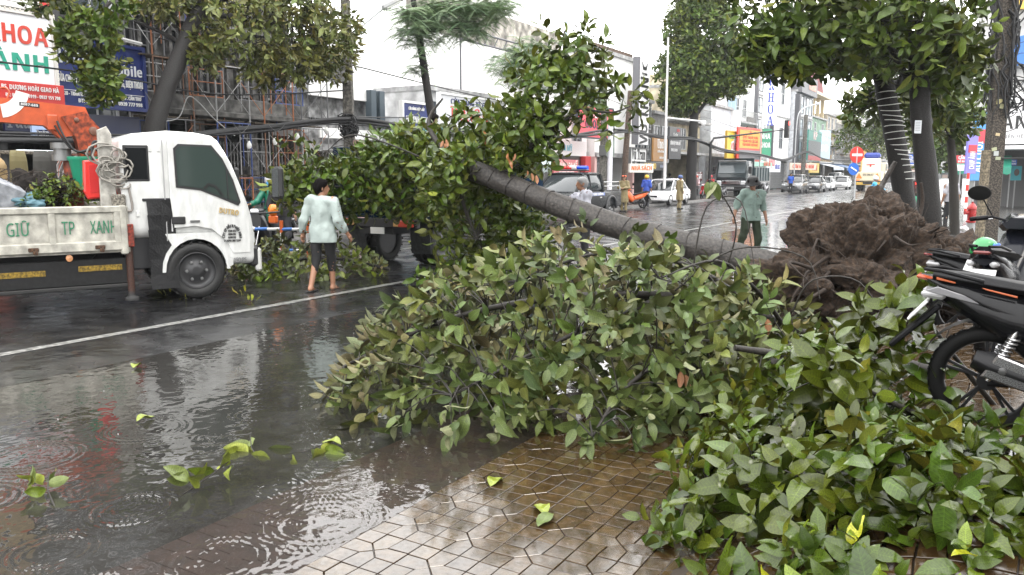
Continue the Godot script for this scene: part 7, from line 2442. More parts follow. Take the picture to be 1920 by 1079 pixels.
	var lim := []
	lim.append_array(limb(t, [V(-.35, 1.62, -10.85), V(.15, 1.9, -10.9), V(.4, 2.5, -10.95), V(.7, 3.6, -10.95)], .05, .012, lm))
	lim.append_array(limb(t, [V(.25, 2.1, -10.9), V(.8, 2.5, -10.8), V(1.15, 2.8, -10.75)], .032, .01, lm))
	lim.append_array(limb(t, [V(.9, 2.58, -10.8), V(1.3, 2.52, -10.7), V(1.55, 2.6, -10.7)], .018, .008, lm))
	lim.append_array(limb(t, [V(-.6, 1.7, -11.0), V(-.7, 1.4, -11.2), V(-.5, .8, -11.4)], .05, .015, lm))
	lim.append_array(limb(t, [V(-.7, 1.74, -11.05), V(-1.5, 1.75, -12.6), V(-2.8, 1.5, -13.5), V(-3.6, 1.65, -13.6)], .04, .012, lm))
	lim.append_array(limb(t, [V(-.7, 1.75, -11.1), V(-1.2, 2.4, -11.7), V(-1.0, 2.8, -11.8)], .05, .012, lm))
	lim.append_array(limb(t, [V(-1.2, 1.9, -12.2), V(-2.3, 2.3, -12.1), V(-3.0, 2.1, -13.2)], .016, .006, lm))
	twigs(t, ws, lim, .6, .007, lm, 340)
	# the longest shoots reach out of the crown
	leafy(t, set_, ws, 300)
	for q in [V(-.35, 2.25, -11.2), V(-.2, 2.1, -11.1), V(.0, 1.95, -10.4), V(-.95, 2.2, -11.2), V(.25, 1.75, -10.3)]:
		for k in 3:
			put(t, "wilted_leaf", leafset("wilt", [[Color(.4, .16, .06), Color(.35, .15, .07)]], .12, .05, 3, 1.0).single[k][0], null, Transform3D(look_basis(V(R(-.5, .5), -.8, .4), R(0, 6)), q + V(R(-.06, .06), R(-.06, .06), .05)))


func piles() -> void:
	var lm := M(.06, .05, .04, .65, {"tex": 2, "scale": 4.0})
	# the big pile, its leaves turned belly up
	var set_ := leafset("sage", P_SAGE, .18, .074, 5, .62, .42, .62)
	var p := thing("broken_branch", "big heap of drooping broken branch, pale leaf undersides up, in front of the trunk", "branch", V(.6, 0, -6.1))
	var lim := []
	lim.append_array(limb(p, [V(2.4, .15, -.9), V(1.2, .62, -.6), V(.1, .75, -.3), V(-1.0, .62, -.1), V(-1.9, .25, .1)], .05, .012, lm))
	lim.append_array(limb(p, [V(1.6, .5, -.7), V(.9, .95, -.6), V(0.2, 1.05, -.8), V(-.5, .8, -.9)], .03, .008, lm))
	lim.append_array(limb(p, [V(1.4, .55, -.7), V(.8, .5, .2), V(.2, .3, .8), V(-.1, .1, 1.3)], .028, .008, lm))
	lim.append_array(limb(p, [V(.6, .7, -.4), V(-.3, .5, .4), V(-1.0, .25, .9)], .026, .007, lm))
	lim.append_array(limb(p, [V(1.9, .25, -.8), V(1.45, .75, -.5), V(1.0, 1.05, -.1), V(.5, .95, .2)], .024, .006, lm))
	lim.append_array(limb(p, [V(2.0, .15, -.8), V(1.7, .4, -.3), V(1.5, .4, .4), V(1.3, .2, .9)], .024, .006, lm))
	var ws := heap_whorls(420, V(-.15, 0, 0), 1.75, 1.35, 1.2, .55, V(-.25, 0, .25))
	ws.append_array(heap_whorls(190, V(1.15, 0, -.2), .8, 1.15, .95, .45, V(.05, 0, .3)))
	ws.append_array(heap_whorls(130, V(-1.15, 0, -.15), .85, .8, .68, .55, V(-.5, 0, .2)))
	ws.append_array(heap_whorls(70, V(.35, .35, -.9), 1.0, .4, 1.15, .5, V(-.1, 0, .3)))
	ws.append_array(heap_whorls(150, V(.1, 0, .3), .8, .75, .75, .4, V(-.1, 0, .3)))
	ws.append_array(heap_whorls(90, V(.9, 0, .55), .8, .7, .62, .3, V(.0, 0, .3)))
	twigs(p, ws, lim, .75, .006, lm, 320)
	leafy(p, set_, ws, 300)
	# loose bare shoots that arch out of it
	for q in [[V(.9, .9, -.5), V(1.0, 1.45, -.5), V(1.25, 1.5, -.4), V(1.35, 1.0, -.3)], [V(1.2, .9, -.6), V(1.25, 1.3, -.5), V(1.05, 1.62, -.4), V(.95, 1.68, -.3)], [V(.7, .8, -.2), V(1.1, 1.15, 0), V(1.6, 1.1, .1), V(1.7, .8, .2)],
			[V(1.5, .7, .2), V(1.6, .95, .3), V(1.9, .95, .4), V(2.1, .6, .5)]]:
		limb(p, q, .008, .004, lm, 5, "shoot")
	for k in 3:
		put(p, "leaf", set_.single[k][0], null, Transform3D(look_basis(V(R(-.6, .6), -.7, .3), R(0, 6)), V(.95 + k * .03, 1.66, -.3)))
	# brown dead leaves caught in it
	var br := leafset("brown", [[Color(.28, .10, .045), Color(.3, .13, .06)], [Color(.42, .27, .13), Color(.4, .28, .15)]], .13, .055, 3, .8)
	for q in [[V(1.18, .72, .62), V(.1, -1, .1), 0], [V(.52, .42, .92), V(0, -1, .2), 0], [V(1.72, .62, .9), V(1, .25, .2), 1], [V(.55, .40, .92), V(.3, -1, .2), 0]]:
		put(p, "dead_leaf", br.single[1][q[2]], null, Transform3D(look_basis(q[1], .5), q[0]))
	# glossy heap in the right foreground
	var gs := leafset("gloss", P_GLOSS, .185, .09, 6, 1.0, .22, .45)
	var g := thing("cut_branch", "glossy heap of cut leafy branch with yellow-green tips lying on the brown tiles", "branch", V(1.75, 0, -3.85))
	var gl := []
	gl.append_array(limb(g, [V(1.6, .1, -.5), V(.7, .32, -.1), V(-.2, .3, .2), V(-.9, .12, .1)], .035, .008, lm))
	gl.append_array(limb(g, [V(.9, .25, -.3), V(.3, .5, -.3), V(-.15, .75, -.1)], .022, .006, lm))
	gl.append_array(limb(g, [V(1.0, .2, .0), V(.3, .3, .5), V(-.3, .22, .75)], .022, .006, lm))
	gl.append_array(limb(g, [V(1.2, .2, -.6), V(.8, .7, -.7), V(.6, 1.0, -.75)], .02, .006, lm))
	gl.append_array(limb(g, [V(1.0, .2, .2), V(.8, .45, .4), V(.7, .62, .6)], .02, .006, lm))
	gl.append_array(limb(g, [V(.6, .2, .1), V(1.2, .3, .1), V(1.75, .35, .0)], .016, .006, lm))
	var w2 := heap_whorls(330, V(.1, 0, .3), 1.15, 1.15, .55, -.35, V(-.15, .2, .15))
	w2.append_array(heap_whorls(200, V(1.0, 0, .4), .95, 1.1, .52, -.25, V(.15, .2, .1)))
	w2.append_array(heap_whorls(150, V(.45, 0, -.75), 1.0, .55, .85, -.2, V(0, .15, .1)))
	w2.append_array(blob_whorls(16, V(-.2, .72, -.05), V(.22, .22, .2), -.5, .3))
	w2.append_array(blob_whorls(12, V(.62, .92, -.75), V(.3, .18, .2), -.5, .3, .95, 1.35))
	w2.append_array(blob_whorls(14, V(.75, .55, .5), V(.3, .2, .2), -.4, .3))
	w2.append_array(blob_whorls(14, V(-.62, .3, .35), V(.25, .15, .25), -.4, .3))
	w2.append_array(blob_whorls(20, V(-.1, .5, .7), V(.4, .16, .3), -.5, .3))
	w2.append_array(heap_whorls(260, V(.35, 0, 1.0), 1.15, .6, .5, -.3, V(0, .2, .1)))
	w2.append_array(blob_whorls(6, V(1.72, .38, .0), V(.14, .1, .14), -.2, .3))
	w2 = w2.filter(func(w): return not (w.origin.x + 1.75 > 2.42 and w.origin.z - 3.85 < -3.0 and w.origin.y + w.origin.z * .05 > .12))
	twigs(g, w2, gl, .6, .005, lm, 180)
	leafy(g, gs, w2, 300)
	# dark branches between the heap and the root ball
	var d := thing("leafy_branch", "dark leafy branch between the root ball and the black motorbike wheel", "branch", V(2.35, 0, -5.5))
	var dl := limb(d, [V(1.2, .1, -.3), V(.4, .4, 0), V(-.3, .5, .3), V(-.9, .6, .4)], .05, .02, lm)
	dl.append_array(limb(d, [V(-.6, .45, .2), V(.1, .72, .1), V(.35, .85, .1)], .03, .025, M(.05, .045, .042, .8)))
	var w3 := heap_whorls(60, V(-.1, 0, .3), .9, .7, .4, -.05, V(-.1, 0, .2))
	twigs(d, w3, dl, .7, .006, lm, 90)
	leafy(d, leafset("gloss", P_GLOSS, .185, .096, 6, 1.0), w3, 180)
	# cut branch on the road behind the walking man
	var r := thing("cut_branch", "pale green cut branch on the wet road behind the walking man", "branch", V(-3.5, 0, -13.6))
	var rl := limb(r, [V(1.4, .1, 0), V(.4, .3, 0), V(-.6, .22, .2), V(-1.2, .1, .2)], .03, .01, lm)
	var w4 := heap_whorls(110, V(0, -.05, 0), 1.35, .7, .7, .2, V(-.2, 0, .2))
	twigs(r, w4, rl, .5, .007, lm, 60)
	leafy(r, leafset("sage2", [P_SAGE[2], P_MID[2], P_MID[3], P_SAGE[0]], .21, .09, 6, .9), w4, 180)
	var r2 := thing("cut_branch", "leafy branch in the water behind the fallen trunk, beside the man in the black hat", "branch", V(2.2, 0, -11.6))
	var w5 := heap_whorls(46, V(0, -.05, 0), 1.5, .5, .6, -.1, V(0, .1, .1))
	twigs(r2, w5, limb(r2, [V(1.2, .1, 0), V(0, .25, 0), V(-1.2, .1, 0)], .02, .008, lm), .5, .006, lm, 40)
	leafy(r2, set_mid(), w5, 120)
	var r3 := thing("cut_branch", "leafy branch under the lifted trunk, by the blue truck's rear wheel", "branch", V(-.3, 0, -12.0))
	var w6 := heap_whorls(60, V(0, -.05, 0), 1.2, .6, .75, .1, V(0, 0, .2))
	twigs(r3, w6, limb(r3, [V(1.0, .1, 0), V(0, .3, 0), V(-1.0, .1, 0)], .02, .008, lm), .5, .006, lm, 40)
	leafy(r3, set_mid(), w6, 120)
	# sprigs and loose leaves on the water and the tiles
	var fl := leafset("float", [P_MID[3], P_MID[2], [Color(.2, .25, .08), Color(.26, .32, .12)]], .15, .075, 5, 1.25)
	var i := 0
	for q in [[V(-1.72, -0.010, -4.33), "bright green sprig half sunk in the flood water, between the raindrop rings", 1.0], [V(-2.52, -0.010, -4.14), "small green sprig floating near the lower left of the flood", .75], [V(-1.65, -0.030, -4.87), "green sprig drowned just below the flood surface, above the bright sprig", 1.0], [V(-1.29, -0.035, -4.83), "yellow-green sunken leaves beside a round raindrop ring", 1.0]]:
		var s := thing("leaf_sprig", q[1], "sprig", q[0], R(0, 6))
		tb(s, "stem", [V(-.2, -.02, 0), V(0, .03, 0), V(.12, .09, .03)], [.005, .004, .003], lm, 5)
		for k in 7:
			var a := R(0, TAU)
			var up := (R(.05, .55) if i < 2 else R(-.1, .1)) if k < 5 else 1.1
			if i >= 2: up = R(-.05, .12)
			put(s, "leaf", fl.single[k % 5][k % 3], null, Transform3D(look_basis(V(cos(a), up, sin(a)), R(-.5, .5) + PI).scaled(V(q[2], q[2], q[2])), V(cos(a) * .03 + R(-.12, .12), .012 + (0.03 if i < 2 else 0.0), R(-.08, .08))))
		i += 1
	var names := [[V(.17, .006, -3.86), "pair of pale fallen leaves lying alone on the brown tiles", "fallen_leaf"], [V(-2.65, -.005, -5.45), "yellow leaf floating alone on the dark flood", "fallen_leaf"], [V(-3.4, 0, -7.0), "lone leaf afloat nearest the white road line", "fallen_leaf"], [V(-1.1, .0, -4.95), "dark green leaf afloat beside the drowned sprig", "fallen_leaf"], [V(-.12, .0, -4.25), "small yellow leaf at the edge of the tiles under the heap", "fallen_leaf"]]
	for q in names:
		var s := thing(q[2], q[1], "leaf", q[0], R(0, 6))
		put(s, "leaf", fl.single[1][0], null, Transform3D(Basis.from_euler(V(-PI / 2 + .1, 0, 0)), Vector3(0, 0.004, 0)))
		if q[0].x > 0:
			put(s, "leaf", leafset("sage", P_SAGE, .18, .074, 5, .62).single[2][0], null, Transform3D(Basis.from_euler(V(-PI / 2 + .1, 2.4, 0)), V(.03, .006, 0)))
	var lit := []
	var lc := []
	for k in 120:
		var u := R(7.0, 17.0)
		var v := R(7.9, 13.0)
		lit.append(Transform3D(Basis.from_euler(V(-PI / 2 + R(-.2, .2), R(0, 6), 0)), S(u, v, road_y(v) + .01)))
		lc.append(Color(R(.7, 1.3), 1, R(.6, 1)))
	multi(self, "leaf_litter", leafset("float", [], 0, 0, 0, 0).whorl, lit.slice(0, 26), lc.slice(0, 26), "green leaves strewn over the wet road round the trucks", "leaves")


func set_mid() -> Dictionary:
	return leafset("mid", P_MID, .215, .095, 6, 1.1)


func tree(n: String, label: String, pts: Array, r0: float, r1: float, bk: Material, blobs: Array, set_: Dictionary, limbs: Array, singles := 300, group := "", hang := .35) -> Node3D:
	var base: Vector3 = pts[0]
	var t := thing(n, label, "tree", base, 0.0, group)
	var loc := []
	for p in pts:
		loc.append(p - base)
	var l := trunk(t, loc, r0, r1, bk, 0.0, 14)
	for q in limbs:
		var ql := []
		for p in q[0]:
			ql.append(p - base)
		l.append_array(limb(t, ql, q[1], q[1] * .25, bk))
	var ws := []
	for b in blobs:
		ws.append_array(blob_whorls(b[0], b[1] - base, b[2], hang, .4))
	twigs(t, ws, l, .35, .012, bk, 160)
	leafy(t, set_, ws, singles)
	return t


func at(x: float, y: float, z: float) -> Vector3:
	# a place seen x, y (1920 x 1079 picture) at z metres ahead of the camera's foot
	var p := 0.14102
	var k := z / (cos(p) + (539.5 - y) / 1500.0 * sin(p))
	return V((x - 960) / 1500.0 * k, 1.72 + k * ((539.5 - y) / 1500.0 * cos(p) - sin(p)), -z)


func trees() -> void:
	var dark := M(.025, .021, .019, .7, {"tex": 2, "scale": 2.0, "bump": 0.9})
	var set_ := leafset("dark", P_DARK, .26, .12, 6, .95, .35, .5, 6)
	# right-hand street trees
	var b1 := at(1712, 500, 15.0)
	b1.y = -.05
	var canopy := [[120, V(1.6, 7.0, -14.0), V(2.4, 1.0, 2.0)], [120, V(4.6, 7.6, -13.5), V(2.4, 1.3, 2.2)], [90, V(3.2, 9.2, -13.5), V(2.6, 1.1, 2.2)]]
	var t1 := tree("street_tree", "dark street tree whose trunk is wound with white string", [b1, at(1697, 380, 15.0), at(1677, 250, 15.0), at(1655, 140, 15.0), at(1640, 60, 15.0)], .2, .15, dark,
		[[142, at(1560, 60, 14.0), V(1.7, .75, 1.2)], [114, at(1475, 80, 13.5), V(.6, .45, .7)], [85, at(1640, 85, 14.9), V(1.2, .5, .9)], [57, at(1500, 100, 13.8), V(.9, .4, .7)], [64, at(1560, -40, 14), V(2.2, .6, 1.4)], [26, at(1620, 190, 17), V(.35, .45, .4)]] + canopy, set_,
		[[[at(1640, 60, 15), V(4.2, 7.2, -14.5), V(3.6, 9.4, -14)], .1], [[at(1640, 60, 15), V(3.4, 6.4, -14.2), V(1.4, 7.1, -14)], .08], [[at(1655, 140, 15), at(1600, 90, 14.6), at(1480, 70, 13.8), at(1450, 80, 13.4)], .06], [[at(1645, 90, 15), at(1590, 30, 14.5), at(1540, -20, 14)], .06], [[at(1672, 190, 15), at(1700, 120, 15), at(1740, 40, 14.8)], .06]])
	var string_ := M(.75, .75, .72, .7)
	for i in 16:
		var f := float(i) / 15
		var cpt: Vector3 = at(1664 + f * f * 4 + f * 31, 175 + f * 158, 15.0) - b1
		var st := ST()
		var pts := []
		for k in 17:
			var a := TAU * k / 16
			pts.append(cpt + V(cos(a) * (.19 + .01 * f), sin(a * 1.0 + i) * .025, sin(a) * (.19 + .01 * f)))
		atube(st, pts, .0075, 6, false)
		put(t1, "string", st.commit(), string_)
	var b2 := at(1752, 520, 13.0)
	b2.y = -.05
	var t2 := tree("street_tree", "dark street tree with a pale paper notice nailed to its trunk", [b2, at(1745, 400, 13.0), at(1733, 280, 13.0), at(1725, 180, 13.0), at(1722, 60, 13.0)], .175, .14, dark,
		[[114, at(1720, 60, 12.6), V(1.0, .7, .9)], [76, at(1780, 110, 13.2), V(.55, .55, .6)], [64, at(1690, 170, 16.5), V(.7, .35, .6)], [76, at(1690, -40, 12.5), V(1.4, .6, 1.2)], [49, at(1765, 190, 15.5), V(.5, .3, .5)], [26, at(1705, 240, 17), V(.3, .3, .3)]], set_,
		[[[at(1725, 180, 13), at(1680, 110, 12.8), at(1650, 40, 12.5)], .07], [[at(1724, 150, 13), at(1770, 90, 13), at(1800, 40, 13)], .06]])
	var note := thing("paper_notice", "pale printed paper notice tied to the dark trunk", "notice", at(1722, 238, 12.76))
	bx(note, "sheet", V(0, 0, 0), V(.115, .2, .006), M(.55, .58, .6, .7), 0.0, V(0, .15, 0))
	for k in 6:
		bx(note, "text_line", V(-.005, .07 - k * .025, .0045), V(.08, .006, .002), M(.2, .2, .22, .8), 0.0, V(0, .15, 0))
	var thin := M(.06, .05, .04, .8, {"tex": 2, "scale": 3.0})
	var b3 := at(1790, 450, 23.0)
	b3.y = 0
	tree("street_tree", "slim street tree just right of the man in the white shirt", [b3, at(1788, 330, 23), at(1782, 250, 23), at(1778, 200, 23)], .14, .08, thin,
		[[87, at(1785, 180, 22), V(1.1, .7, 1)], [57, at(1745, 215, 22.5), V(.8, .5, .7)], [57, at(1800, 225, 23), V(.6, .5, .6)]], set_, [[[at(1784, 260, 23), at(1760, 220, 22.5), at(1740, 200, 22.4)], .04]], 120)
	# round trees far along the street
	var far := leafset("farleaf", P_DARK, .42, .2, 7, 1.0, .45, .5, 3)
	for q in [[1640, 330, 88.0, 225, 3.4, "dense round street tree beyond the cream service truck"], [1800, 330, 60.0, 250, 2.6, "dense tree filling the gap between the slim tree and the concrete pole"], [1700, 335, 120.0, 235, 4.5, "pale distant tree seen between the two dark trunks"]]:
		var b := at(q[0], q[1], q[2])
		b.y = 0
		var top := at(q[0], q[3], q[2])
		var rr: float = q[4]
		tree("distant_tree", q[5], [b, b.lerp(top, .5) + V(.1, 0, 0), top], .25, .1, thin, [[260, top, V(rr, rr * .9, rr)], [130, top - V(rr * .5, rr * .6, 0), V(rr * .7, rr * .5, rr * .7)], [110, top + V(rr * .5, -rr * .3, 0), V(rr * .6, rr * .6, rr * .7)]], far, [], 0, "", .2)
	# left: leaning tree over the works
	var olive := leafset("olive", P_OLIVE, .27, .105, 7, .85, .4, .5, 5)
	var bl := S(11.7, 17, .1)
	tree("street_tree", "big leaning tree with olive leaves in front of the scaffolded building", [bl, S(12.0, 17, 2.7), S(12.97, 17, 4.79), S(13.5, 17, 5.7), S(14.0, 16.6, 6.6)], .24, .17, dark,
		[[161, at(500, 50, 20.5), V(1.9, 1.0, 1.3)], [133, at(590, 40, 21.5), V(1.1, 1.4, 1.2)], [114, at(440, -10, 20.5), V(2.6, .8, 1.4)], [95, at(555, 110, 21), V(.75, .6, .8)], [76, at(625, 90, 22), V(.55, .8, .7)], [49, at(385, 95, 20), V(.35, .45, .4)], [76, at(310, -15, 20), V(1.1, .55, .9)], [38, at(490, 130, 20.8), V(.5, .4, .5)], [49, at(600, -60, 21), V(1.6, .6, 1)]], olive,
		[[[S(12.97, 17, 4.79), at(300, 60, 20.3), at(250, 40, 20)], .08], [[S(13.5, 17, 5.7), at(480, 40, 21), at(580, 50, 21.5)], .11], [[S(13.5, 17, 5.7), at(450, -20, 21), at(520, -80, 21)], .1]], 300, "", .5)
	var mid := leafset("mid22", P_MID, .24, .11, 6, .95, .35, .5, 6)
	var lt: Node3D = get_child(get_child_count() - 1)
	var hw := []
	for q in [[80, at(178, 80, 17.2), V(.62, .6, .5)], [50, at(190, 150, 17.2), V(.42, .45, .4)], [20, at(125, 70, 17), V(.3, .35, .4)], [60, at(150, 0, 17.5), V(1.3, .3, .7)], [20, at(185, 165, 17), V(.3, .2, .3)]]:
		hw.append_array(blob_whorls(q[0], q[1] - bl, q[2], .6, .3))
	limb(lt, [at(372, 30, 21) - bl, at(300, -30, 19) - bl, at(200, 10, 17.5) - bl, at(190, 110, 17.2) - bl], .07, .02, thin)
	leafy(lt, mid, hw, 0)
	# tree across the street and the feathery ones
	var mg := S(49.7, 16.6, .1)
	var gt := leafset("gt", P_MID, .5, .22, 7, 1.0, .4, .5, 3)
	tree("street_tree", "tall dense green tree in front of the white shop with a vertical sign", [mg, at(1299, 260, 51), at(1306, 180, 51), at(1312, 120, 51)], .36, .16, dark,
		[[494, at(1320, 60, 51), V(2.4, 2.2, 2)], [342, at(1290, 130, 51), V(1.9, 1.5, 1.8)], [342, at(1345, 140, 51), V(2.1, 1.5, 1.8)], [190, at(1310, 0, 51), V(1.8, 1.4, 1.6)], [170, at(1275, 185, 51), V(1.1, .9, 1)], [152, at(1390, 110, 51), V(.9, 1.2, 1)]], gt, [[[at(1302, 220, 51), at(1340, 170, 51), at(1370, 130, 51)], .14], [[at(1304, 200, 51), at(1275, 150, 51), at(1260, 120, 51)], .12]], 300, "", .3)
	feather("feathery_tree", "feathery tree with a thin curving trunk rising behind the blue shop sign", [S(21.75, 16, .1), at(825, 330, 26.2), at(806, 200, 26), at(792, 110, 26), at(785, 60, 26), at(775, 0, 26), at(770, -50, 26)], .16, [[at(785, 50, 25.6), V(.8, .9, .8), 150], [at(850, 20, 26), V(1.6, .6, 1), 240], [at(930, 10, 26.5), V(.7, .4, .7), 60], [at(790, 130, 26), V(.4, .3, .3), 20], [at(880, 55, 26), V(.75, .35, .6), 60]])
	feather("feathery_tree", "feathery tree behind the upright leafy branch of the fallen tree", [S(28.5, 17.2, .1), at(965, 260, 35), at(985, 200, 35), at(1000, 150, 35)], .15, [[at(965, 130, 35), V(1.2, .8, 1), 170], [at(1030, 130, 35), V(1.4, 1.0, 1), 160], [at(1090, 170, 35), V(1.1, .8, 1), 130], [at(985, 90, 35), V(1.0, .5, .8), 80]])


func feather(n: String, label: String, pts: Array, r0: float, blobs: Array) -> void:
	var base: Vector3 = pts[0]
	var t := thing(n, label, "tree", base)
	var loc := []
	for p in pts:
		loc.append(p - base)
	var bk := M(.04, .034, .03, .8, {"tex": 2, "scale": 2.0, "bump": .6})
	var c := trunk(t, loc, r0, r0 * .45, bk, 0.0, 12)
	if not leafsets.has("frond"):
		var st := ST()
		# a hanging spray: rachis with rows of fine leaflets
		for s in 5:
			var d0 := V(cos(s * 1.3), R(-.25, .15), sin(s * 1.3))
			var sd := d0.cross(Vector3.UP).normalized()
			for i in 16:
				var f := i / 16.0
				var p := d0 * f * .5 + V(0, -.16 * f * f, 0)
				for sg in [-1.0, 1.0]:
					var q: Vector3 = p + sd * sg * .085 * (1.0 - .5 * f) + d0 * .04 + V(0, -.03, 0)
					var w := d0 * .009
					quad(st, p - w, p + w, q + w * .4, q - w * .4, p - V(0, 1, .3))
		leafsets["frond"] = st.commit()
	var xs := []
	var cs := []
	var sm := ST()
	for b in blobs:
		var o: Vector3 = b[0] - base
		var near: Vector3 = c[0]
		for q in c:
			if q.distance_to(o) < near.distance_to(o):
				near = q
		for k in 5:
			var e: Vector3 = o + V(R(-.9, .9), R(-.4, .7), R(-.7, .7)) * b[1]
			atube(sm, curve([near, near.lerp(e, .5) + V(0, .15, 0), e], 4), [.03, .028, .026, .024, .02, .017, .014, .011, .008], 5, false)
		for i in int(b[2] * .62):
			var d := V(rng.randfn(), rng.randfn(), rng.randfn()).normalized() * pow(R(0, 1), .4)
			var s := R(.7, 1.3)
			xs.append(Transform3D(Basis.from_euler(V(R(-.5, .5), R(0, 6), R(-.5, .5))).scaled(V(s, s, s)), o + d * b[1]))
			var kk := R(.6, 1.3)
			cs.append(Color(kk * R(.9, 1.1), kk, kk * R(.9, 1.1)))
	meta(put(t, "twigs", sm.commit(), bk), "", "", "", "stuff")
	multi(t, "foliage", leafsets.frond, xs, cs).material_override = leaf_mat(Color(.17, .25, .13), .6, .3, true, false)


func plants() -> void:
	fallen_tree()
	piles()
	trees()


# ---------- street furniture, cables ----------
func street() -> void:
	var blk := M(.012, .012, .013, .6)
	var conc := M(.22, .205, .18, .85, {"tex": 1, "scale": .8})
	var galv := M(.42, .43, .44, .45, {"metal": .3})
	# concrete utility pole on the right with its tangle of cables
	var pb := at(1852, 437, 20.0)
	pb.y = 0
	var up := thing("utility_pole", "weathered concrete utility pole wrapped in a mass of black cables", "pole", pb)
	prism(up, "post", [[-.2, 0], [.2, 0], [.15, 8.5], [-.15, 8.5]], .28, M(.15, .125, .10, .85, {"tex": 2, "scale": 1.2, "bump": .5}), Transform3D(), .02)
	bx(up, "side_board", V(-.22, 1.15, .05), V(.14, 2.3, .2), M(.34, .28, .19, .8, {"tex": 1, "scale": 1.2}), .01)
	for i in 6:
		bx(up, "paper_scrap", V(R(-.12, .12), R(2.0, 3.6), .148), V(R(.08, .16), R(.06, .14), .006), M(R(.3, .55), R(.3, .45), R(.2, .4), .8), 0, V(0, 0, R(-.4, .4)))
	for i in 46:
		var a := R(0, TAU)
		var r0 := R(.17, .34)
		var pts := []
		var y0 := R(3.0, 5.2)
		var y1 := y0 + R(.8, 2.6)
		for k in 9:
			var f := k / 8.0
			pts.append(V(cos(a + f * R(.2, 1.4)) * r0 * R(.8, 1.2), lerpf(y0, y1, f), sin(a + f) * r0 * .8))
		tb(up, "cable", curve(pts, 2), R(.012, .03), blk, 5)
	for i in 14:
		var rr := R(.14, .38)
		var cy := R(3.1, 4.6)
		var cx := R(.1, .45)
		var pts := []
		for k in 19:
			var a := TAU * k / 18
			pts.append(V(cx + cos(a) * rr, cy + sin(a) * rr, .15 + .06 * sin(a * 2 + i)))
		tb(up, "cable_loop", pts, R(.008, .016), blk, 5)
	for q in [[V(.1, 3.1, .1), V(.6, 3.45, .3), V(1.6, 3.7, .4), V(3.5, 3.9, .5)], [V(.0, 5.0, .1), V(.4, 5.5, .2), V(.9, 6.4, .3)], [V(0, 4.6, .1), V(.6, 4.1, .2), V(1.3, 3.1, .2), V(2.6, 2.6, .3)], [V(-.1, 5.1, .0), V(-.4, 5.6, .1), V(-.6, 6.2, .1)], [V(.1, 5.3, 0), V(.5, 5.7, 0), V(.8, 6.3, .1), V(.9, 7, .1)], [V(.2, 4.2, .1), V(.8, 3.3, .2), V(1.6, 2.5, .2)], [V(.1, 2.1, .15), V(1.5, 2.12, .2), V(3.5, 2.2, .3)], [V(.15, 3.9, .1), V(.9, 3.0, .2), V(1.0, 2.4, .2)]]:
		tb(up, "cable", curve(q, 5), .02, blk, 6)
	for i in 2:
		bx(up, "junction_box", V(.55 + i * .5, 5.0 - i * 1.3, .2), V(.25, .2, .15), blk, .02)
	# hydrant, bag, striped post
	var hp := at(1821, 425, 23.5)
	hp.y = 0
	var hy := thing("fire_hydrant", "red fire hydrant on a grey base beside the concrete pole", "hydrant", hp)
	lathe(hy, "base", [[0, 0], [.13, 0], [.13, .06], [.1, .08], [.1, .3], [0, .3]], M(.3, .3, .3, .6), Transform3D(), 16)
	lathe(hy, "barrel", [[.1, .3], [.14, .32], [.14, .36], [.105, .38], [.105, .68], [.14, .7], [.14, .74], [.11, .78], [.06, .86], [.03, .87], [.03, .92], [0, .92]], M(.36, .02, .02, .35), Transform3D(), 18)
	for sd in [-1.0, 1.0]:
		lathe(hy, "outlet", [[0, .2], [.06, .2], [.06, .12], [.05, .1], [.05, 0]], M(.34, .02, .02, .35), Transform3D(Basis(Vector3(0, 0, 1), PI / 2 * sd), V(0, .6, 0)), 12)
	lathe(hy, "outlet", [[0, .2], [.07, .2], [.07, .13], [.055, .1], [.055, 0]], M(.34, .02, .02, .35), Transform3D(Basis(Vector3.RIGHT, PI / 2), V(0, .5, 0)), 12)
	var wb := thing("plastic_bag", "crumpled white plastic bag beside the fire hydrant", "bag", hp + V(-.25, .1, .1))
	put(wb, "bag", clod_mesh(V(.14, .11, .12), .6, 6, 30, 20, 5.0), M(.6, .58, .58, .5))
	var sp := at(1810, 410, 30)
	sp.y = 0
	var rw := thing("striped_post", "red and white striped marker post left of the fire hydrant", "post", sp)
	for i in 8:
		lathe(rw, "band", [[.05, 0], [.05, .22]], M(.55, .04, .03, .5) if i % 2 else M(.7, .7, .68, .5), Transform3D(Basis(), V(0, i * .22, 0)), 12)
	# signs and lights at the crossing
	var ne := thing("no_entry_sign", "round red no-entry sign with a white bar on a post", "traffic sign", S(46, 6.4, 0), .25)
	lathe(ne, "disc", [[0, .0], [.42, .0], [.43, -.02], [0, -.02]], M(.58, .03, .02, .35), Transform3D(Basis(Vector3.RIGHT, PI / 2), V(0, 2.72, 0)), 28)
	bx(ne, "white_bar", V(0, 2.72, .012), V(.62, .13, .02), M(.75, .75, .74, .4))
	lathe(ne, "blue_disc", [[0, .0], [.32, .0], [.33, -.02], [0, -.02]], M(.02, .12, .48, .35), Transform3D(Basis(Vector3.RIGHT, PI / 2), V(-.18, 1.98, .03)), 26)
	bx(ne, "white_arrow", V(-.18, 1.98, .042), V(.42, .07, .02), M(.75, .75, .74, .4), 0, V(0, 0, -.5))
	tb(ne, "post", [V(0, 0, -.03), V(0, 3.1, -.03)], .045, galv, 10)
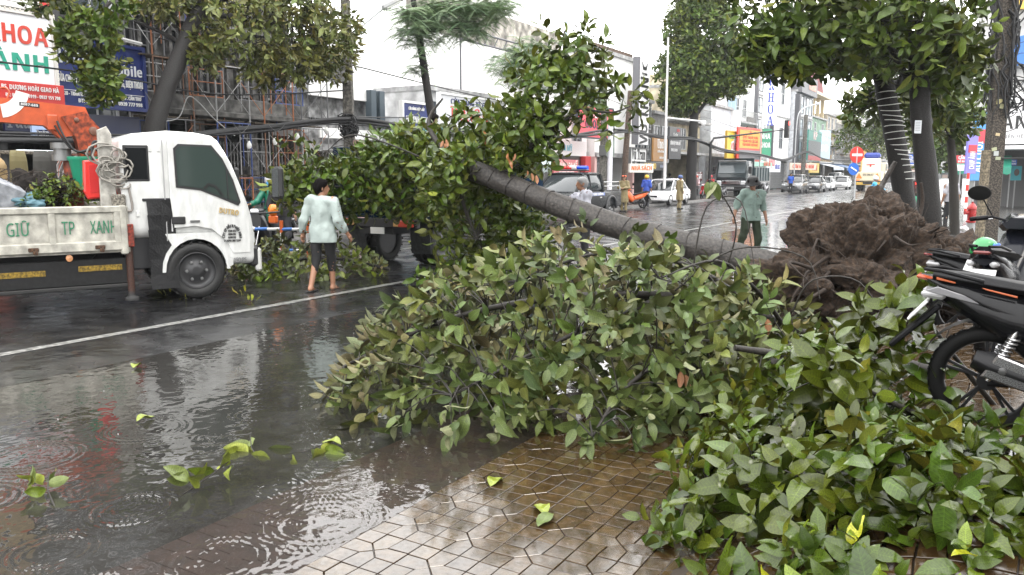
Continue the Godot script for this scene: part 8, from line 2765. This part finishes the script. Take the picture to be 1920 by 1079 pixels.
	var lamp := func(t: Node3D, c: Vector3, sc: float) -> void:
		bx(t, "light_housing", c, V(.34, .95, .22) * sc, blk, .02)
		for i in 3:
			var m := M(.95, .06, .03, .3, {"emit": 3.0}) if i == 0 else M(.03, .03, .02, .4)
			lathe(t, "lens", [[0, .03], [.08, .02], [.11, 0]], m, Transform3D(Basis(Vector3.RIGHT, PI / 2).scaled(V(sc, sc, sc)), c + V(0, (.3 - i * .3), .11) * sc), 16)
		var li := OmniLight3D.new()
		li.name = "red_glow"
		li.light_color = Color(1, .12, .06)
		li.light_energy = .25
		li.light_size = .1
		li.omni_range = 30
		li.omni_attenuation = 2.0
		li.shadow_enabled = true
		t.add_child(li)
		li.position = c + V(0, .3, .25) * sc
	var tl := thing("traffic_light", "traffic light showing red on a long arm over the street", "traffic light", S(52.2, 16.2, .1), FY)
	tb(tl, "mast", [V(0, 0, 0), V(0, 3.6, 0), V(.3, 3.95, .1), V(6.6, 4.7, 3.2)], [.1, .09, .07, .04], blk, 10)
	lamp.call(tl, V(6.8, 4.75, 3.3), 1.3)
	var t2 := thing("traffic_light", "traffic light showing red on a dark pole between the two dark trunks", "traffic light", at(1722, 400, 27) * V(1, 0, 1), -.1)
	tb(t2, "pole", [V(0, 0, 0), V(0, 2.4, 0)], .07, blk, 10)
	lamp.call(t2, V(-.16, 1.25, .12), .55)
	bx(t2, "top_box", V(-.35, 2.35, 0), V(.5, .1, .2), blk, .02)
	put(t2, "dried_flowers", clod_mesh(V(.2, .24, .12), .8, 8, 40, 26, 6.0), M(.3, .19, .08, .9, {"tex": 2, "scale": 4}), Transform3D(Basis(), V(.0, 2.3, .1)))
	var bs := thing("street_sign", "blue street sign with white lettering under dried flowers", "sign", at(1714, 299, 26.7), -.1)
	bx(bs, "plate", Vector3.ZERO, V(.56, .31, .03), M(.03, .12, .5, .35), .005)
	txt(bs, "ĐỂ 2 BÁNH BÊN", V(0, .06, .02), .085, M(.72, .72, .72), Vector3.ZERO, .5)
	txt(bs, "KHÔNG ĐÈN", V(0, -.07, .02), .085, M(.72, .72, .72), Vector3.ZERO, .36)
	tb(bs, "bracket", [V(0, .05, -.03), V(.15, .05, -.1)], .02, blk, 6)
	# poles on the far side
	var p1 := thing("street_lamp", "concrete lamp pole with a long curved arm beside the grey works", "street lamp", S(18.12, 16.5, .1), 0.0)
	prism(p1, "post", [[-.17, 0], [.17, 0], [.12, 6.6], [-.12, 6.6]], .26, conc, Transform3D(), .02)
	var a0 := S(18.55, 16.5, 5.9) - S(18.12, 16.5, .1)
	var a1 := S(19.7, 16.3, 6.8) - S(18.12, 16.5, .1)
	tb(p1, "arm", curve([V(0, 5.2, 0), a0, a1], 5), .05, galv, 8)
	bx(p1, "lamp_head", a1 + V(.2, .08, 0), V(.75, .16, .3), M(.35, .35, .36, .5), .04, V(0, .3, .5))
	bx(p1, "lens", a1 + V(.22, .0, 0), V(.5, .05, .24), M(.5, .5, .48, .2), .01, V(0, .3, .5))
	for i in 16:
		var pts := []
		for k in 7:
			pts.append(V(R(-.3, .3), 3.0 + R(-.3, .35), R(.1, .32)))
		tb(p1, "cable_knot", curve(pts, 3), R(.012, .022), blk, 5)
	bx(p1, "fuse_box", V(-.15, 4.5, .2), V(.4, .5, .25), M(.2, .2, .2, .7), .02)
	tb(p1, "pink_sleeve", [V(.28, 0, .1), V(.28, 2.6, .1)], .16, M(.55, .36, .33, .7), 10)
	var p2 := thing("wooden_pole", "slightly leaning brown utility pole left of the vertical sign", "pole", S(38.6, 16.5, .1))
	tb(p2, "post", [V(0, 0, 0), V(.12, 3, .0), V(.28, 5.8, 0)], [.17, .15, .13], M(.16, .11, .08, .85, {"tex": 1, "scale": 1.0}), 12)
	var p3 := thing("camera_pole", "tall thin pale pole with a short arm carrying a camera", "pole", S(43.0, 15.9, .1), 0)
	tb(p3, "post", [V(0, 0, 0), V(0, 4.5, 0), V(0, 9.0, 0)], [.09, .07, .05], M(.5, .5, .5, .5), 12)
	var arm := S(46.8, 15.0, 4.75) - S(43.0, 15.9, .1)
	tb(p3, "arm", [V(0, arm.y + .05, 0), arm + V(-.2, .05, 0), arm], .05, M(.6, .6, .6, .4), 8)
	lathe(p3, "camera_dome", [[0, .1], [.14, .08], [.16, -.05], [.12, -.2], [0, -.28]], M(.65, .65, .65, .3), Transform3D(Basis(), arm), 14)
	var p4 := thing("utility_pole", "grey concrete pole with a white pipe at the red shop's corner", "pole", S(36.3, 16.6, .1))
	prism(p4, "post", [[-.17, 0], [.17, 0], [.13, 6.5], [-.13, 6.5]], .26, conc, Transform3D(), .02)
	tb(p4, "pipe", [V(.32, 0, .1), V(.32, 4.0, .1)], .13, M(.6, .6, .64, .5), 10)
	bx(p4, "meter_box", V(-.05, 2.75, .2), V(.34, .5, .2), M(.07, .07, .07, .6), .02)
	var p5 := thing("utility_pole", "concrete utility pole in front of the plain tall white house", "pole", S(84.0, 16.6, .1))
	prism(p5, "post", [[-.2, 0], [.2, 0], [.15, 7.4], [-.15, 7.4]], .3, conc, Transform3D(), .02)
	for q in [[66.0, 8.4, "curved grey street lamp over the white boxy house"], [79.0, 7.6, "curved grey street lamp in front of the vertical blue capitals"]]:
		var sl := thing("street_lamp", q[2], "street lamp", S(q[0], 16.4, .1), FY)
		tb(sl, "post", curve([V(0, 0, 0), V(0, q[1] * .8, 0), V(.5, q[1], .3), V(2.4, q[1] + .6, 1.2)], 5), .05, galv, 8)
		bx(sl, "lamp_head", V(2.7, q[1] + .65, 1.3), V(.9, .14, .3), M(.4, .4, .4, .5), .03, V(0, 0, .2))
	# cable bundles along the far side
	var runs := [[[8.0, 2.42], [11.54, 2.58], [14.5, 2.85], [18.1, 3.25], [21.9, 3.12], [29.2, 3.2], [36.3, 3.75], [39.4, 3.86], [44.0, 3.75], [49.6, 3.86], [56.0, 3.3], [66.0, 3.2], [75.0, 3.0], [84.0, 3.9], [96.0, 3.3], [120.0, 3.8]]]
	var cb := thing("cable_bundle", "thick sagging bundle of black cables strung along the far pavement", "cables")
	for k in 7:
		var pts := []
		for q in runs[0]:
			pts.append(S(q[0], 16.35 + R(-.08, .08), q[1] + R(-.1, .1)))
		tb(cb, "cable", curve(pts, 6), [.06, .045, .05, .03, .03, .02, .02][k], blk, 6)
	for i in 10:
		var u := R(12, 30)
		var y := 3.0
		tb(cb, "dangling_wire", curve([S(u, 16.3, y), S(u + .2, 16.2, y - R(.1, .35)), S(u + R(.2, .8), 16.3, y + .05)], 5), .008, M(.1, .1, .1), 4)
	var n := 0
	for q in [[[7.0, 4.05, 18.0], [11, 3.9, 17.2], [14, 3.72, 17], [18.1, 4.15, 16.5]], [[18.1, 4.9, 16.5], [28, 4.5, 16.6], [36.3, 5.0, 16.6]], [[18.1, 3.4, 16.5], [23, 3.75, 18], [24.5, 4.4, 18.5]], [[36.3, 5.4, 16.6], [44, 4.9, 16.6], [52, 5.4, 16.6]], [[52, 5.4, 16.6], [66, 5.0, 16.6], [84, 6.2, 16.6]], [[52, 4.6, 16.6], [66, 4.2, 16.6], [84, 5.4, 16.6]], [[84, 6.2, 16.6], [110, 5.6, 16.6], [140, 6.6, 16.6]], [[12.9, 5.05, 18], [14.6, 4.95, 17.6], [18.1, 5.3, 16.5]]]:
		var w := thing("overhead_wire", ["thin wire crossing the clinic sign and the leaning trunk", "wire across the white sky right of the lamp pole", "wire slanting up to the blue shop sign", "wire above the red shop sign", "upper wire over the far billboards", "lower wire over the far billboards", "wire running far down the street", "black wire high on the grey works"][n], "wire")
		var pts := []
		for k in q:
			pts.append(S(k[0], k[2], k[1]))
		tb(w, "wire", curve(pts, 8), .014 if n > 2 else .02, blk, 5)
		n += 1
	# the white loop of cable hanging in the works
	var lw := thing("loose_cable", "pale loose cable looped over the scaffolding", "cable")
	tb(lw, "cable", curve([at(305, 228, 21), at(335, 220, 21), at(352, 182, 21), at(372, 192, 21.3), at(400, 222, 21.6), at(440, 255, 22)], 6), .014, M(.4, .4, .4, .5), 5)
	# road barrier with an orange lamp beside the truck's nose
	var br := thing("road_barrier", "blue, white and orange pipe barrier with an orange lamp behind the truck", "barrier", V(-4.35, 0, -14.6), -.15)
	var cols := [M(.6, .6, .6, .4), M(.03, .13, .4, .4), M(.55, .11, .02, .4)]
	for y in [.33, .72]:
		for i in 5:
			tb(br, "rail", [V(-.6 + i * .24, y, 0), V(-.36 + i * .24, y + .01, 0)], .03, cols[i % 2], 8)
	for x in [-.55, .15, .65]:
		for i in 4:
			tb(br, "post", [V(x, i * .22, 0), V(x, i * .22 + .22, 0)], .034, cols[2] if i % 2 else cols[0], 8)
	lathe(br, "orange_lamp", [[0, .96], [.06, .98], [.09, 1.04], [.09, 1.1], [.05, 1.17], [0, 1.18]], M(.7, .2, .02, .25), Transform3D(), 14)
	bx(br, "lamp_body", V(.0, .9, 0), V(.16, .14, .1), M(.6, .12, .02, .4), .02)
	# star ornament and small roof things over the far row
	var so := thing("star_ornament", "thin star-shaped street ornament against the white sky", "ornament", at(1567, 170, 90), 0)
	var sst := ST()
	for i in 5:
		var a := PI / 2 + TAU * i / 5
		var b := PI / 2 + TAU * (i + 2) / 5
		atube(sst, [V(cos(a) * .7, sin(a) * .7, 0), V(cos(b) * .7, sin(b) * .7, 0)], .04, 5)
	put(so, "star", sst.commit(), M(.3, .3, .3, .5))
	tb(so, "wire", [V(0, .7, 0), V(-1.5, 3.5, 0)], .015, blk, 4)
	var cn := thing("water_tank_stand", "small canopy and aerial on the white roof above the vertical sign", "roof stand", S(46.0, 20.5, 8.9), FY)
	tb(cn, "aerial", [V(0, 0, 0), V(0, 1.6, 0)], .03, M(.5, .5, .5), 5)
	bx(cn, "solar_lamp", V(-6.5, -.6, 1.6), V(.9, .1, .4), M(.1, .11, .12, .4), .02, V(0, 0, .3))
	tb(cn, "lamp_arm", [V(-8.0, -1.6, 1.2), V(-6.6, -.65, 1.6)], .04, M(.6, .6, .6), 6)
